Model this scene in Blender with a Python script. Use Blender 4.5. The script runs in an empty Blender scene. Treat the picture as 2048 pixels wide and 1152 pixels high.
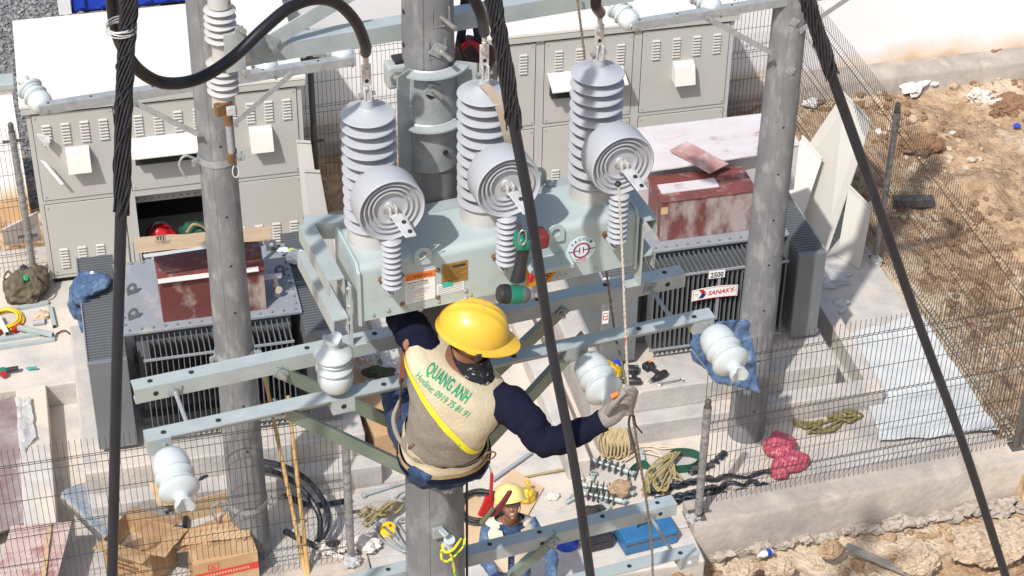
import bpy, bmesh, math, random
from mathutils import Vector, Matrix, noise
from mathutils.bvhtree import BVHTree
random.seed(7)
V = Vector
R_ = math.radians
sc = bpy.context.scene
col = sc.collection
# ------------------------------------------------------------------ camera
TH, YAW, ROLL, FPX, HC = R_(35.8), R_(14.0), R_(0.87), 70 / 36 * 2048, 12.7
cf = V((math.sin(YAW) * math.cos(TH), math.cos(YAW) * math.cos(TH), -math.sin(TH)))
r0 = V((math.cos(YAW), -math.sin(YAW), 0)); u0 = r0.cross(cf)
cr = math.cos(ROLL) * r0 + math.sin(ROLL) * u0; cu = cr.cross(cf)
CAM = V((0, 0, HC))
cd = bpy.data.cameras.new('camera'); cam = bpy.data.objects.new('camera', cd); col.objects.link(cam)
cd.sensor_width = 36; cd.lens = 70; cd.clip_start = .1; cd.clip_end = 600
cam.matrix_world = Matrix(((cr.x, cu.x, -cf.x, CAM.x), (cr.y, cu.y, -cf.y, CAM.y), (cr.z, cu.z, -cf.z, CAM.z), (0, 0, 0, 1)))
sc.camera = cam
# ------------------------------------------------------------------ light
SUN = V((0.52, 0.585, -1.0)).normalized()        # direction the light travels
wd = bpy.data.worlds.new('World'); sc.world = wd; wd.use_nodes = True
nt = wd.node_tree; bg = nt.nodes['Background']
sk = nt.nodes.new('ShaderNodeTexSky'); sk.sky_type = 'NISHITA'; sk.sun_disc = False
sk.sun_elevation = math.asin(-SUN.z); sk.sun_rotation = math.atan2(-SUN.x, -SUN.y)
sk.air_density = 1.3; sk.dust_density = 3.0
nt.links.new(sk.outputs[0], bg.inputs[0]); bg.inputs[1].default_value = 0.145
sd = bpy.data.lights.new('sun', 'SUN'); sd.energy = 4.1; sd.angle = R_(1.0); sd.color = (1, .975, .935)
so = bpy.data.objects.new('sun', sd); col.objects.link(so)
so.rotation_euler = SUN.to_track_quat('-Z', 'Y').to_euler()
sc.view_settings.view_transform = 'Standard'; sc.view_settings.look = 'None'
sc.view_settings.gamma = 1; sc.view_settings.use_curve_mapping = False
sc.view_settings.exposure = 0.02

# ------------------------------------------------------------------ surveying helpers
def ray(px, py): return cf + cr * ((px - 1024) / FPX) - cu * ((py - 576) / FPX)
def G(px, py, z=0.0):
    d = ray(px, py); return CAM + d * ((z - HC) / d.z)
def VY(px, py, y):
    d = ray(px, py); return CAM + d * (y / d.y)
YP = 6.8; XP = VY(862, 500, YP).x; PH = R_(7.1)
LF = Matrix.Translation((XP, YP, 0)) @ Matrix.Rotation(PH, 4, 'Z')   # frame of the near pole: a along the arms, b away, z up
LFi = LF.inverted()
Bv = V((-math.sin(PH), math.cos(PH), 0))
def LB(px, py, b):
    d = ray(px, py); t = (b - (CAM - V((XP, YP, 0))).dot(Bv)) / d.dot(Bv); return LFi @ (CAM + d * t)
def LZ(px, py, z): return LFi @ G(px, py, z)
WF = Matrix.Identity(4)

# ------------------------------------------------------------------ materials
MATS = {}
def mat(name, c1, c2=None, scale=6.0, rough=.6, metal=0.0, bump=0.0, bscale=None, lo=.35, hi=.65, stretch=(1, 1, 1),
        c3=None, s3=2.0, lo3=.5, hi3=.62, detail=6, spec=.5, alpha=1.0, trans=0.0, rvar=0.0, sss=0.0, coat=0.0):
    if name in MATS: return MATS[name]
    m = bpy.data.materials.new(name); m.use_nodes = True; t = m.node_tree; N = t.nodes; L = t.links
    p = N['Principled BSDF']; p.inputs['Roughness'].default_value = rough; p.inputs['Metallic'].default_value = metal
    p.inputs['Specular IOR Level'].default_value = spec; p.inputs['Alpha'].default_value = alpha
    p.inputs['Transmission Weight'].default_value = trans; p.inputs['Coat Weight'].default_value = coat
    if sss: p.inputs['Subsurface Weight'].default_value = sss; p.inputs['Subsurface Radius'].default_value = (.01, .004, .002)
    p.inputs['Base Color'].default_value = (*c1, 1)
    tc = N.new('ShaderNodeTexCoord'); mp = N.new('ShaderNodeMapping'); mp.inputs['Scale'].default_value = stretch
    L.new(tc.outputs['Object'], mp.inputs[0])
    def nz(s, lo_, hi_, det=detail):
        n = N.new('ShaderNodeTexNoise'); n.inputs['Scale'].default_value = s; n.inputs['Detail'].default_value = det
        n.inputs['Roughness'].default_value = .62
        L.new(mp.outputs[0], n.inputs['Vector']); r = N.new('ShaderNodeMapRange')
        r.inputs[1].default_value = lo_; r.inputs[2].default_value = hi_; L.new(n.outputs['Fac'], r.inputs[0]); return n, r
    last = None
    if c2:
        n, r = nz(scale, lo, hi)
        mx = N.new('ShaderNodeMix'); mx.data_type = 'RGBA'
        mx.inputs[6].default_value = (*c1, 1); mx.inputs[7].default_value = (*c2, 1); L.new(r.outputs[0], mx.inputs[0]); last = mx
        if rvar:
            rr = N.new('ShaderNodeMapRange'); rr.inputs[3].default_value = rough - rvar; rr.inputs[4].default_value = rough + rvar
            L.new(r.outputs[0], rr.inputs[0]); L.new(rr.outputs[0], p.inputs['Roughness'])
    if c3:
        n, r = nz(s3, lo3, hi3)
        mx = N.new('ShaderNodeMix'); mx.data_type = 'RGBA'
        if last: L.new(last.outputs[2], mx.inputs[6])
        else: mx.inputs[6].default_value = (*c1, 1)
        mx.inputs[7].default_value = (*c3, 1); L.new(r.outputs[0], mx.inputs[0]); last = mx
    if last: L.new(last.outputs[2], p.inputs['Base Color'])
    if bump:
        n = N.new('ShaderNodeTexNoise'); n.inputs['Scale'].default_value = bscale or scale * 3; n.inputs['Detail'].default_value = 8
        L.new(mp.outputs[0], n.inputs['Vector'])
        b = N.new('ShaderNodeBump'); b.inputs['Strength'].default_value = min(1, bump); b.inputs['Distance'].default_value = .02 * max(1, bump)
        L.new(n.outputs['Fac'], b.inputs['Height']); L.new(b.outputs[0], p.inputs['Normal'])
    MATS[name] = m; return m
conc = mat('concrete_floor', (.56, .525, .485), (.40, .375, .35), 2.2, .9, bump=.35, bscale=30, c3=(.60, .525, .445), s3=.9, lo3=.48, hi3=.6)
conc_dark = mat('concrete_plinth', (.47, .44, .41), (.36, .345, .33), 3.0, .9, bump=.35, bscale=26, c3=(.55, .49, .43), s3=1.4)
conc_kerb = mat('concrete_kerb', (.42, .365, .315), (.26, .235, .215), 2.6, .92, bump=.5, bscale=18, c3=(.50, .425, .355), s3=1.3, lo3=.5, hi3=.6)
poleconc = mat('spun_concrete', (.205, .208, .215), (.150, .153, .160), 4.0, .8, bump=.10, bscale=90, stretch=(1.3, 1.3, .6), c3=(.27, .27, .268), s3=7, lo3=.5, hi3=.66)
galv = mat('galvanised', (.43, .47, .475), (.345, .39, .39), 9, .45, metal=.12, bump=.05, bscale=40, rvar=.08, c3=(.39, .44, .415), s3=2)
galv_d = mat('galvanised_weathered', (.37, .39, .405), (.27, .29, .30), 14, .5, metal=.15, bump=.08, bscale=60, rvar=.1)
galv_g = mat('galvanised_green_tinge', (.25, .31, .265), (.18, .235, .195), 5, .42, metal=.3, bump=.04, bscale=40, rvar=.08)
steel = mat('bolt_steel', (.55, .54, .51), (.42, .41, .39), 30, .38, metal=.75)
tinned = mat('tinned_lug', (.62, .62, .61), (.50, .50, .49), 25, .36, metal=.3)
copper_w = mat('weathered_bronze', (.30, .17, .08), (.19, .11, .06), 30, .5, metal=.55)
silic = mat('grey_silicone', (.425, .438, .468), (.39, .402, .43), 3, .42, spec=.4, bump=.03, bscale=20)
porc_g = mat('grey_porcelain', (.50, .49, .48), (.45, .44, .43), 4, .28)
porc = mat('white_porcelain', (.53, .575, .58), (.50, .545, .555), 3, .18, spec=.55)
tankm = mat('pale_green_enamel', (.42, .49, .49), (.40, .468, .467), 2.0, .36, bump=.03, bscale=60, c3=(.34, .385, .37), s3=5, lo3=.56, hi3=.78)
cabm = mat('beige_cabinet_paint', (.47, .457, .425), (.45, .437, .405), 1.2, .5, bump=.02, bscale=80)
cab_sunlit = mat('beige_paint_sunlit', (.70, .67, .61), (.67, .64, .58), .8, .5, bump=.02, bscale=60, c3=(.64, .60, .54), s3=5, lo3=.62, hi3=.75)  # same beige cabinet paint, lightened to put sunlit tops into the colour
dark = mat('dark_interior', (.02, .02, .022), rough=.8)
blackm = mat('black_plastic', (.018, .018, .02), (.03, .03, .033), 8, .45)
rubber = mat('black_cable_sheath', (.016, .019, .026), (.026, .030, .040), 18, .36, spec=.35, bump=.06, bscale=50, stretch=(1, 1, .2), c3=(.10, .112, .135), s3=26, lo3=.64, hi3=.74)
gripm = mat('black_grip_rods', (.018, .020, .026), (.035, .038, .046), 30, .34, spec=.4)
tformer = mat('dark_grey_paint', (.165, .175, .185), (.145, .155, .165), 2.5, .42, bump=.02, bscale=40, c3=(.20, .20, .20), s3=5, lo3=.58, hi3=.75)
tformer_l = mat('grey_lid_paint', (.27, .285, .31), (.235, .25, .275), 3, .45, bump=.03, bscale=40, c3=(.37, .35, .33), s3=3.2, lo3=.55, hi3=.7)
redply = mat('worn_red_plywood', (.17, .052, .046), (.13, .045, .042), 4, .6, bump=.2, bscale=40, c3=(.38, .31, .295), s3=3.6, lo3=.42, hi3=.60, stretch=(1.2, 1.2, .55))
redply2 = mat('red_plywood', (.20, .058, .048), (.15, .048, .043), 4, .5, bump=.15, bscale=40, c3=(.36, .26, .24), s3=5.0, lo3=.54, hi3=.70)
paleply = mat('faded_plywood', (.60, .565, .555), (.54, .48, .48), 4, .7, bump=.15, bscale=40, stretch=(.6, 1.4, 1), c3=(.33, .21, .22), s3=4.4, lo3=.58, hi3=.70)
redboard = mat('muddy_red_board', (.32, .15, .14), (.42, .29, .28), 5, .7, bump=.15, bscale=30, c3=(.52, .42, .40), s3=4, lo3=.52, hi3=.66)
cardb = mat('cardboard', (.50, .315, .165), (.44, .27, .135), 5, .85, bump=.12, bscale=25, c3=(.55, .38, .22), s3=3)
cardb_l = mat('pale_cardboard', (.60, .43, .27), (.54, .38, .23), 5, .85, bump=.08, bscale=25)
redprint = mat('red_print', (.62, .07, .035), (.55, .06, .03), 10, .7)
denim = mat('denim', (.075, .13, .235), (.042, .078, .155), 22, .9, bump=.3, bscale=120, c3=(.17, .24, .35), s3=9, lo3=.5, hi3=.66)
denim_d = mat('dark_denim', (.022, .05, .12), (.014, .03, .075), 26, .9, bump=.35, bscale=140, c3=(.06, .11, .21), s3=14, lo3=.54, hi3=.68)
navy = mat('navy_knit', (.0075, .008, .021), (.011, .012, .03), 14, .95, bump=.25, bscale=90, spec=.12)
vestm = mat('beige_vest_cloth', (.60, .52, .37), (.54, .46, .32), 9, .85, bump=.2, bscale=70)
meshm = mat('brown_grey_mesh_cloth', (.30, .265, .22), (.24, .21, .17), 60, .9, bump=.4, bscale=220)
yellow_r = mat('yellow_reflective_tape', (.85, .78, .04), (.80, .70, .03), 12, .45)
helm = mat('yellow_helmet', (.74, .47, .05), (.70, .43, .045), 5, .33, bump=.015, bscale=60, c3=(.66, .41, .09), s3=11, lo3=.56, hi3=.76, coat=.1)
helm_l = mat('pale_yellow_helmet', (.83, .68, .26), (.80, .64, .22), 5, .35)
skin = mat('skin', (.30, .145, .085), (.25, .115, .068), 20, .5, bump=.08, bscale=90, sss=.08)
glove = mat('grey_glove_knit', (.30, .275, .255), (.245, .225, .21), 22, .9, bump=.3, bscale=150)
webbing = mat('tan_webbing', (.40, .30, .15), (.34, .25, .12), 40, .85, bump=.2, bscale=160)
olive = mat('olive_canvas', (.115, .095, .06), (.075, .065, .045), 12, .9, bump=.35, bscale=60, c3=(.16, .13, .085), s3=10)
green_t = mat('tool_green', (.012, .17, .105), (.02, .21, .13), 20, .4)
green_s = mat('dark_green_webbing', (.012, .075, .05), (.02, .10, .065), 30, .7, bump=.2)
ropem = mat('hemp_rope', (.30, .245, .175), (.21, .17, .12), 60, .9, bump=.5, bscale=130)
ropew = mat('white_rope_red_fleck', (.58, .53, .46), (.46, .41, .35), 70, .9, bump=.5, bscale=130, c3=(.55, .09, .05), s3=48, lo3=.60, hi3=.64)
whitep = mat('white_plastic', (.78, .78, .77), (.72, .72, .71), 6, .35)
stick = mat('sticker_white', (.80, .80, .78), rough=.5)
orange = mat('orange_print', (.78, .20, .03), rough=.5)
yelpl = mat('yellow_plastic', (.80, .55, .02), (.76, .50, .02), 8, .35)
yelbag = mat('thin_yellow_bag', (.80, .56, .04), (.72, .46, .03), 14, .3, trans=.25, bump=.3, bscale=30)
redbag = mat('thin_red_bag', (.66, .13, .19), (.55, .08, .13), 14, .35, trans=.2, bump=.3, bscale=30)
plastic = mat('clear_film', (.82, .82, .81), (.74, .74, .74), 14, .22, trans=.55, bump=.5, bscale=22)
foil = mat('silver_foil', (.80, .80, .79), (.66, .66, .66), 22, .22, metal=.85, bump=.6, bscale=24)
bluem = mat('blue_plastic', (.012, .05, .42), (.016, .06, .46), 5, .4)
bluebox = mat('blue_toolbox_paint', (.025, .12, .27), (.035, .15, .32), 8, .45, bump=.05)
soil = mat('orange_soil', (.475, .33, .205), (.30, .19, .112), 5.0, .95, bump=2.2, bscale=22, lo=.40, hi=.60, c3=(.57, .46, .335), s3=1.0, lo3=.50, hi3=.58, detail=10)
soil_p = mat('pale_dry_soil', (.52, .41, .30), (.38, .28, .19), 6.5, .95, bump=1.0, bscale=16)
soil_d = mat('brown_clay', (.27, .155, .085), (.19, .11, .065), 5, .95, bump=1.0, bscale=16)
gravelm = mat('grey_gravel', (.22, .215, .21), (.075, .075, .08), 26, .9, bump=1.0, bscale=34, lo=.42, hi=.6)
wirem = mat('fence_wire', (.055, .060, .056), (.085, .08, .07), 8, .5, metal=.3)
postm = mat('fence_post_paint', (.085, .082, .076), (.13, .12, .11), 8, .55, metal=.2)
wallw = mat('white_wall_paint', (.80, .78, .79), (.76, .74, .75), .8, .85, bump=.03, bscale=30)
bamboo = mat('bamboo', (.56, .37, .15), (.48, .30, .11), 9, .5, bump=.1, bscale=30, stretch=(3, 3, .4), c3=(.34, .22, .10), s3=5, lo3=.62, hi3=.74)
brass = mat('brass_plate', (.42, .28, .085), (.36, .23, .065), 30, .4, metal=.5)
ink = mat('black_ink', (.02, .02, .02), rough=.6)
ink_g = mat('grey_small_print', (.20, .20, .21), rough=.6)
ink_r = mat('red_ink', (.52, .02, .03), rough=.6)
ink_m = mat('maroon_ink', (.27, .01, .045), rough=.6)
ink_green = mat('green_ink', (.0, .32, .14), rough=.7)
paleblue = mat('pale_blue_sticker', (.62, .76, .83), rough=.5)
teal = mat('teal_sticker', (.05, .45, .35), rough=.5)
redm = mat('red_paint', (.46, .012, .018), (.38, .01, .015), 10, .35)
brown_tape = mat('rust_strap', (.26, .09, .045), (.20, .07, .04), 12, .8)
yg = mat('yellow_wire', (.78, .66, .03), rough=.4)
ygg = mat('green_wire', (.02, .34, .07), rough=.4)
ceram = mat('brick_red', (.33, .15, .10), (.42, .26, .2), 9, .9, bump=.4)
woodg = mat('grey_timber', (.30, .27, .235), (.22, .20, .175), 8, .85, bump=.3, bscale=30, stretch=(.4, 4, 4))
woodl = mat('pale_timber', (.60, .42, .24), (.52, .35, .19), 6, .8, bump=.2, stretch=(.4, 4, 4))
paper = mat('crumpled_paper', (.72, .66, .60), (.6, .53, .47), 12, .9, bump=.5)
beigep = mat('beige_sheet_panel', (.55, .525, .475), (.53, .505, .455), 1.5, .55)
bandana = mat('black_white_bandana', (.012, .012, .018), (.5, .5, .52), 45, .9, lo=.60, hi=.63)
khaki = mat('khaki_sling', (.36, .29, .14), (.29, .23, .10), 24, .85, bump=.3, bscale=90)

# ------------------------------------------------------------------ mesh helpers
class MB:
    def __init__(s): s.v = []; s.f = []
    def add(s, vs, fs):
        o = len(s.v); s.v += [V(p) for p in vs]; s.f += [tuple(i + o for i in f) for f in fs]; return s
    def hexa(s, p):   # p: 8 points bottom 4 (ccw), top 4
        return s.add(p, [(3, 2, 1, 0), (4, 5, 6, 7), (0, 1, 5, 4), (1, 2, 6, 5), (2, 3, 7, 6), (3, 0, 4, 7)])
    def box(s, lo, hi):
        a, b, c = lo; d, e, f = hi
        return s.hexa([(a, b, c), (d, b, c), (d, e, c), (a, e, c), (a, b, f), (d, b, f), (d, e, f), (a, e, f)])
    def cbox(s, c, sz, rz=0, m=None):
        M_ = m or Matrix.Rotation(rz, 3, 'Z'); c = V(c); x, y, z = (k / 2 for k in sz)
        return s.hexa([c + M_ @ V(p) for p in ((-x, -y, -z), (x, -y, -z), (x, y, -z), (-x, y, -z), (-x, -y, z), (x, -y, z), (x, y, z), (-x, y, z))])
    def bar(s, p, q, w, h, up=(0, 0, 1)):   # rectangular bar p->q: w across, h along up; centred
        p, q, up = V(p), V(q), V(up); d = (q - p).normalized(); x = d.cross(up)
        x = (x.normalized() if x.length > 1e-6 else V((1, 0, 0))); u = x.cross(d); x *= w / 2; u *= h / 2
        return s.hexa([p - x - u, p + x - u, q + x - u, q - x - u, p - x + u, p + x + u, q + x + u, q - x + u])
    def tube(s, pts, r, n=8, cap=True, close=False):
        pts = [V(p) for p in pts]; m = len(pts); rs = r if isinstance(r, (list, tuple)) else [r] * m
        vs = []; pu = None
        for i in range(m):
            if close: d = pts[(i + 1) % m] - pts[i - 1]
            else: d = pts[min(i + 1, m - 1)] - pts[max(i - 1, 0)]
            d = d.normalized() if d.length > 1e-9 else V((0, 0, 1))
            if pu is None: pu = d.orthogonal().normalized()
            pu = pu - d * pu.dot(d); pu = pu.normalized() if pu.length > 1e-6 else d.orthogonal().normalized()
            w = d.cross(pu)
            vs += [pts[i] + (pu * math.cos(2 * math.pi * k / n) + w * math.sin(2 * math.pi * k / n)) * rs[i] for k in range(n)]
        fs = []
        for i in range(m if close else m - 1):
            j = (i + 1) % m
            fs += [(i * n + k, i * n + (k + 1) % n, j * n + (k + 1) % n, j * n + k) for k in range(n)]
        if cap and not close: fs += [tuple(range(n - 1, -1, -1)), tuple((m - 1) * n + k for k in range(n))]
        return s.add(vs, fs)
    def lathe(s, prof, o=(0, 0, 0), ax=(0, 0, 1), n=32, cap=True):   # prof: (radius, height) pairs
        o, ax = V(o), V(ax).normalized(); u = ax.orthogonal().normalized(); w = ax.cross(u)
        vs = [o + ax * h + (u * math.cos(2 * math.pi * k / n) + w * math.sin(2 * math.pi * k / n)) * r for r, h in prof for k in range(n)]
        fs = [(i * n + k, i * n + (k + 1) % n, (i + 1) * n + (k + 1) % n, (i + 1) * n + k) for i in range(len(prof) - 1) for k in range(n)]
        if cap: fs += [tuple(range(n - 1, -1, -1)), tuple((len(prof) - 1) * n + k for k in range(n))]
        return s.add(vs, fs)
    def prism(s, poly, ex):   # polygon (list of 3d points) extruded by vector ex
        n = len(poly); ex = V(ex); a = [V(p) for p in poly]
        return s.add(a + [p + ex for p in a], [tuple(range(n - 1, -1, -1)), tuple(range(n, 2 * n))] + [(i, (i + 1) % n, n + (i + 1) % n, n + i) for i in range(n)])
    def loft(s, secs, n=20, cap=True, e=1.0):   # secs: (centre, U vector, V vector)
        vs = []
        for c, u, w in secs:
            c, u, w = V(c), V(u), V(w)
            for k in range(n):
                t = 2 * math.pi * k / n; cx, sx = math.cos(t), math.sin(t)
                vs.append(c + u * math.copysign(abs(cx) ** e, cx) + w * math.copysign(abs(sx) ** e, sx))
        m = len(secs)
        fs = [(i * n + k, i * n + (k + 1) % n, (i + 1) * n + (k + 1) % n, (i + 1) * n + k) for i in range(m - 1) for k in range(n)]
        if cap: fs += [tuple(range(n - 1, -1, -1)), tuple((m - 1) * n + k for k in range(n))]
        return s.add(vs, fs)
    def sheet(s, c, nx=14, ny=10, amp=.02, fr=4.0, th=.004, seed=0.0, drop=None, rag=0.0):   # crumpled sheet between 4 corners p00,p10,p11,p01
        p00, p10, p11, p01 = (V(p) for p in c); nrm = (p10 - p00).cross(p01 - p00).normalized()
        g = []
        for j in range(ny + 1):
            for i in range(nx + 1):
                u, w = i / nx, j / ny
                p = p00 * (1 - u) * (1 - w) + p10 * u * (1 - w) + p11 * u * w + p01 * (1 - u) * w
                q = V((p.x * fr + seed, p.y * fr, p.z * fr + seed * 1.7))
                p = p + nrm * (noise.noise(q) * amp + abs(noise.noise(q * 2.3)) * amp * .6)
                if rag:
                    p = p + ((p10 - p00) * noise.noise(q * 1.7 + V((5, 0, 0))) + (p01 - p00) * noise.noise(q * 1.7 + V((0, 9, 0)))) * rag
                if drop: p = p + drop(u, w)
                g.append(p)
        k = len(g); W = nx + 1
        fs = [(j * W + i, j * W + i + 1, (j + 1) * W + i + 1, (j + 1) * W + i) for j in range(ny) for i in range(nx)]
        vs = g + [p - nrm * th for p in g]
        fs2 = [tuple(i + k for i in reversed(f)) for f in fs]
        rim = [i for i in range(W)] + [j * W + nx for j in range(1, ny + 1)] + [ny * W + i for i in range(nx - 1, -1, -1)] + [j * W for j in range(ny - 1, 0, -1)]
        fs3 = [(rim[(q + 1) % len(rim)], rim[q], rim[q] + k, rim[(q + 1) % len(rim)] + k) for q in range(len(rim))]
        return s.add(vs, fs + fs2 + fs3)
    def lump(s, c, rad, amp=.25, fr=6.0, seed=0.0, sub=3, flat=None):   # crumpled / rocky body
        bm = bmesh.new(); bmesh.ops.create_icosphere(bm, subdivisions=sub, radius=1)
        c = V(c); vs = []
        for w in bm.verts:
            d = w.co.normalized(); q = V((d.x * rad[0], d.y * rad[1], d.z * rad[2]))
            k = 1 + amp * noise.noise(q * fr + V((seed, seed * 2, 0))) - amp * .9 * abs(noise.noise(q * fr * 2.1 + V((0, seed, 3)))) + amp * .4 * noise.noise(q * fr * 4.5 + V((seed, 1, 3)))
            q = q * k
            if flat is not None and q.z < flat: q.z = flat + (q.z - flat) * .1
            vs.append(c + q)
        fs = [tuple(x.index for x in f.verts) for f in bm.faces]; bm.free()
        return s.add(vs, fs)
    def disp(s, amp, fr, seed=0.0, ridge=False):   # push vertices by noise along their averaged normal
        nn = [V((0, 0, 0)) for _ in s.v]
        for f in s.f:
            if len(f) > 4: continue
            a, b, c = s.v[f[0]], s.v[f[1]], s.v[f[2]]; k = (b - a).cross(c - a)
            for i in f: nn[i] += k
        for i, p in enumerate(s.v):
            if nn[i].length > 0:
                q = p * fr + V((seed, seed, seed)); h = noise.noise(q)
                if ridge: h = .6 - 2 * abs(h) + .5 * noise.noise(q * 2.2)
                s.v[i] = p + nn[i].normalized() * h * amp
        return s
    def build(s, name, m, parent=None, fr=WF, smooth=35, bev=0.0, sub=0, mesh_only=False):
        me = bpy.data.meshes.new(name)
        o = bpy.data.objects.new(name, me); col.objects.link(o)
        w = [fr @ p for p in s.v]
        if parent is None:
            x = [p.x for p in w]; y = [p.y for p in w]; z = min(p.z for p in w)
            o.location = ((min(x) + max(x)) / 2, (min(y) + max(y)) / 2, z); inv = Matrix.Translation(-o.location)
        else:
            top = parent if parent.parent is None else parent.parent
            inv = (top.matrix_basis).inverted() if top.parent is None else top.parent.matrix_basis.inverted()
            o.parent = parent
        me.from_pydata([tuple(inv @ p) for p in w], [], s.f)
        me.validate(); me.update()
        if smooth:
            me.shade_smooth(); me.set_sharp_from_angle(angle=R_(smooth))
        me.materials.append(m)
        if bev:
            b = o.modifiers.new('bevel', 'BEVEL'); b.width = bev; b.segments = 2; b.limit_method = 'ANGLE'; b.angle_limit = R_(35); b.harden_normals = False
        if sub:
            b = o.modifiers.new('sub', 'SUBSURF'); b.levels = sub; b.render_levels = sub
        return o
USED = set()
def tag(o, label, cat, group=None):
    o['label'] = label; o['category'] = cat
    if group: o['group'] = group
    return o
def struct(o): o['kind'] = 'structure'; return o
def stuff(o): o['kind'] = 'stuff'; return o
def thing(name, label, cat, loc=(0, 0, 0), rz=0.0, group=None):
    o = bpy.data.objects.new(name, None); col.objects.link(o); o.empty_display_size = .05
    o.location = loc; o.rotation_euler = (0, 0, rz); return tag(o, label, cat, group)
def dup(o, parent=None):
    c = o.copy(); col.objects.link(c)
    if parent: c.parent = parent
    for ch in o.children: dup(ch, c)
    return c
def meshpart(name, me, parent, loc=(0, 0, 0)):
    o = bpy.data.objects.new(name, me); col.objects.link(o); o.parent = parent; o.location = loc; return o
def spl(pts, n=10):   # Catmull-Rom through points
    P = [V(p) for p in pts]; P = [P[0] * 2 - P[1]] + P + [P[-1] * 2 - P[-2]]; out = []
    for i in range(1, len(P) - 2):
        a, b, c, d = P[i - 1:i + 3]
        for k in range(n):
            t = k / n
            out.append(.5 * ((2 * b) + (c - a) * t + (2 * a - 5 * b + 4 * c - d) * t * t + (3 * b - a - 3 * c + d) * t ** 3))
    out.append(P[-2]); return out
def text_mb(body, size, o, xd, yd, bold=.0, align='LEFT', sx=1.0, shear=0.0):
    cu_ = bpy.data.curves.new('txt', 'FONT'); cu_.body = body; cu_.size = size; cu_.align_x = align; cu_.resolution_u = 2
    cu_.offset = bold * size; cu_.shear = shear; cu_.space_line = .95
    ob = bpy.data.objects.new('txt', cu_); col.objects.link(ob)
    dg = bpy.context.evaluated_depsgraph_get(); me = bpy.data.meshes.new_from_object(ob.evaluated_get(dg))
    o, xd, yd = V(o), V(xd).normalized(), V(yd).normalized()
    b = MB(); b.add([o + xd * (v.co.x * sx) + yd * v.co.y for v in me.vertices], [tuple(p.vertices) for p in me.polygons])
    bpy.data.objects.remove(ob); bpy.data.curves.remove(cu_); bpy.data.meshes.remove(me); return b
def remeshed(b, vox, smooth=3):
    me = bpy.data.meshes.new('tmp'); me.from_pydata([tuple(p) for p in b.v], [], b.f); me.update()
    bm = bmesh.new(); bm.from_mesh(me); bmesh.ops.recalc_face_normals(bm, faces=bm.faces); bm.to_mesh(me); bm.free()
    o = bpy.data.objects.new('tmp', me); col.objects.link(o)
    r = o.modifiers.new('r', 'REMESH'); r.mode = 'VOXEL'; r.voxel_size = vox
    if smooth:
        k = o.modifiers.new('s', 'SMOOTH'); k.iterations = smooth; k.factor = .5
    dg = bpy.context.evaluated_depsgraph_get(); e = bpy.data.meshes.new_from_object(o.evaluated_get(dg))
    out = MB(); out.add([v.co.copy() for v in e.vertices], [tuple(p.vertices) for p in e.polygons])
    bpy.data.objects.remove(o); bpy.data.meshes.remove(me); bpy.data.meshes.remove(e); return out

# ================================================================== THE SETTING
def soil_h(x, y):
    if x > 8.4 and y > 12.9: b = -.06
    elif y < 13.1: b = -.42 if x > 4.9 else -.16
    else: b = -.06
    if 2.0 < x < 4.9 and y < 13.1: b = -.14
    p = V((x, y, 0)); f = .30 if (1.9 < x < 5.0 and y < 13.2) else 1.0
    h = noise.fractal(p * .9 + V((3, 1, 0)), 1.0, 2.1, 5) * .09 + abs(noise.noise(p * 3.1)) * .06 + noise.noise(p * 9) * .035 - abs(noise.noise(p * 6.1)) * .05 + abs(noise.noise(p * 17)) * .028
    if x > 9.2 and y > 16.5: h += max(0, noise.noise(p * 1.3 + V((7.3, 2.2, 0)))) * .22
    return b + h * f
b = MB(); S_ = .045; nx, ny = int(15.6 / S_), int(11.6 / S_); x0, y0 = -2.6, 9.6
for j in range(ny + 1):
    for i in range(nx + 1):
        x, y = x0 + i * S_, y0 + j * S_
        z = soil_h(x, y)
        if -2.2 < x < 8.36 and 13.02 < y < 18.95: z = -.6
        if y > 20.55: z = min(z, 0)
        b.v.append(V((x, y, z)))
W = nx + 1
b.f = [(j * W + i, j * W + i + 1, (j + 1) * W + i + 1, (j + 1) * W + i) for j in range(ny) for i in range(nx)]
struct(b.build('soil_ground', soil, smooth=80))
b = MB(); b.add([(-150, -60, -.62), (150, -60, -.62), (150, 250, -.62), (-150, 250, -.62)], [(0, 1, 2, 3)]); struct(b.build('terrain', soil))
# clods and crumbs of earth, too many to count
b = MB(); rn = random.Random(3)
ico = bmesh.new(); bmesh.ops.create_icosphere(ico, subdivisions=1, radius=1)
iv = [v.co.copy() for v in ico.verts]; jf = [tuple(v.index for v in f.verts) for f in ico.faces]; ico.free()
def clod(b, c, r, sq=.6, sd=0):
    k = rn.random() * 50
    vs = [c + V((p.x * r * (1 + .5 * noise.noise(p * 1.7 + V((k, 0, 0)))), p.y * r * (1 + .5 * noise.noise(p * 1.7 + V((0, k, 0)))), p.z * r * sq)) for p in iv]
    b.add(vs, jf)
for _ in range(7000):
    if rn.random() < .6: x, y = 8.5 + rn.random() * 4.2, 13.0 + rn.random() * 7.3
    else: x, y = 3.6 + rn.random() * 6.5, 11.0 + rn.random() * 1.9
    if noise.noise(V((x * 1.1, y * 1.1, 4))) < -.05: continue
    r = .010 + .065 * rn.random() ** 4
    clod(b, V((x, y, soil_h(x, y) + r * .2)), r)
cl = stuff(b.build('soil_clods', soil, smooth=0)); tag(cl, 'loose crumbs and clods of orange earth strewn outside the fence', 'soil')
b = MB()
for _ in range(2200):
    x, y = 8.6 + rn.random() * 4, 13.2 + rn.random() * 7
    if noise.noise(V((x * .8, y * .8, 9))) < -.05: continue
    r = .012 + .06 * rn.random() ** 2.5
    clod(b, V((x, y, soil_h(x, y) + r * .2)), r)
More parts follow.
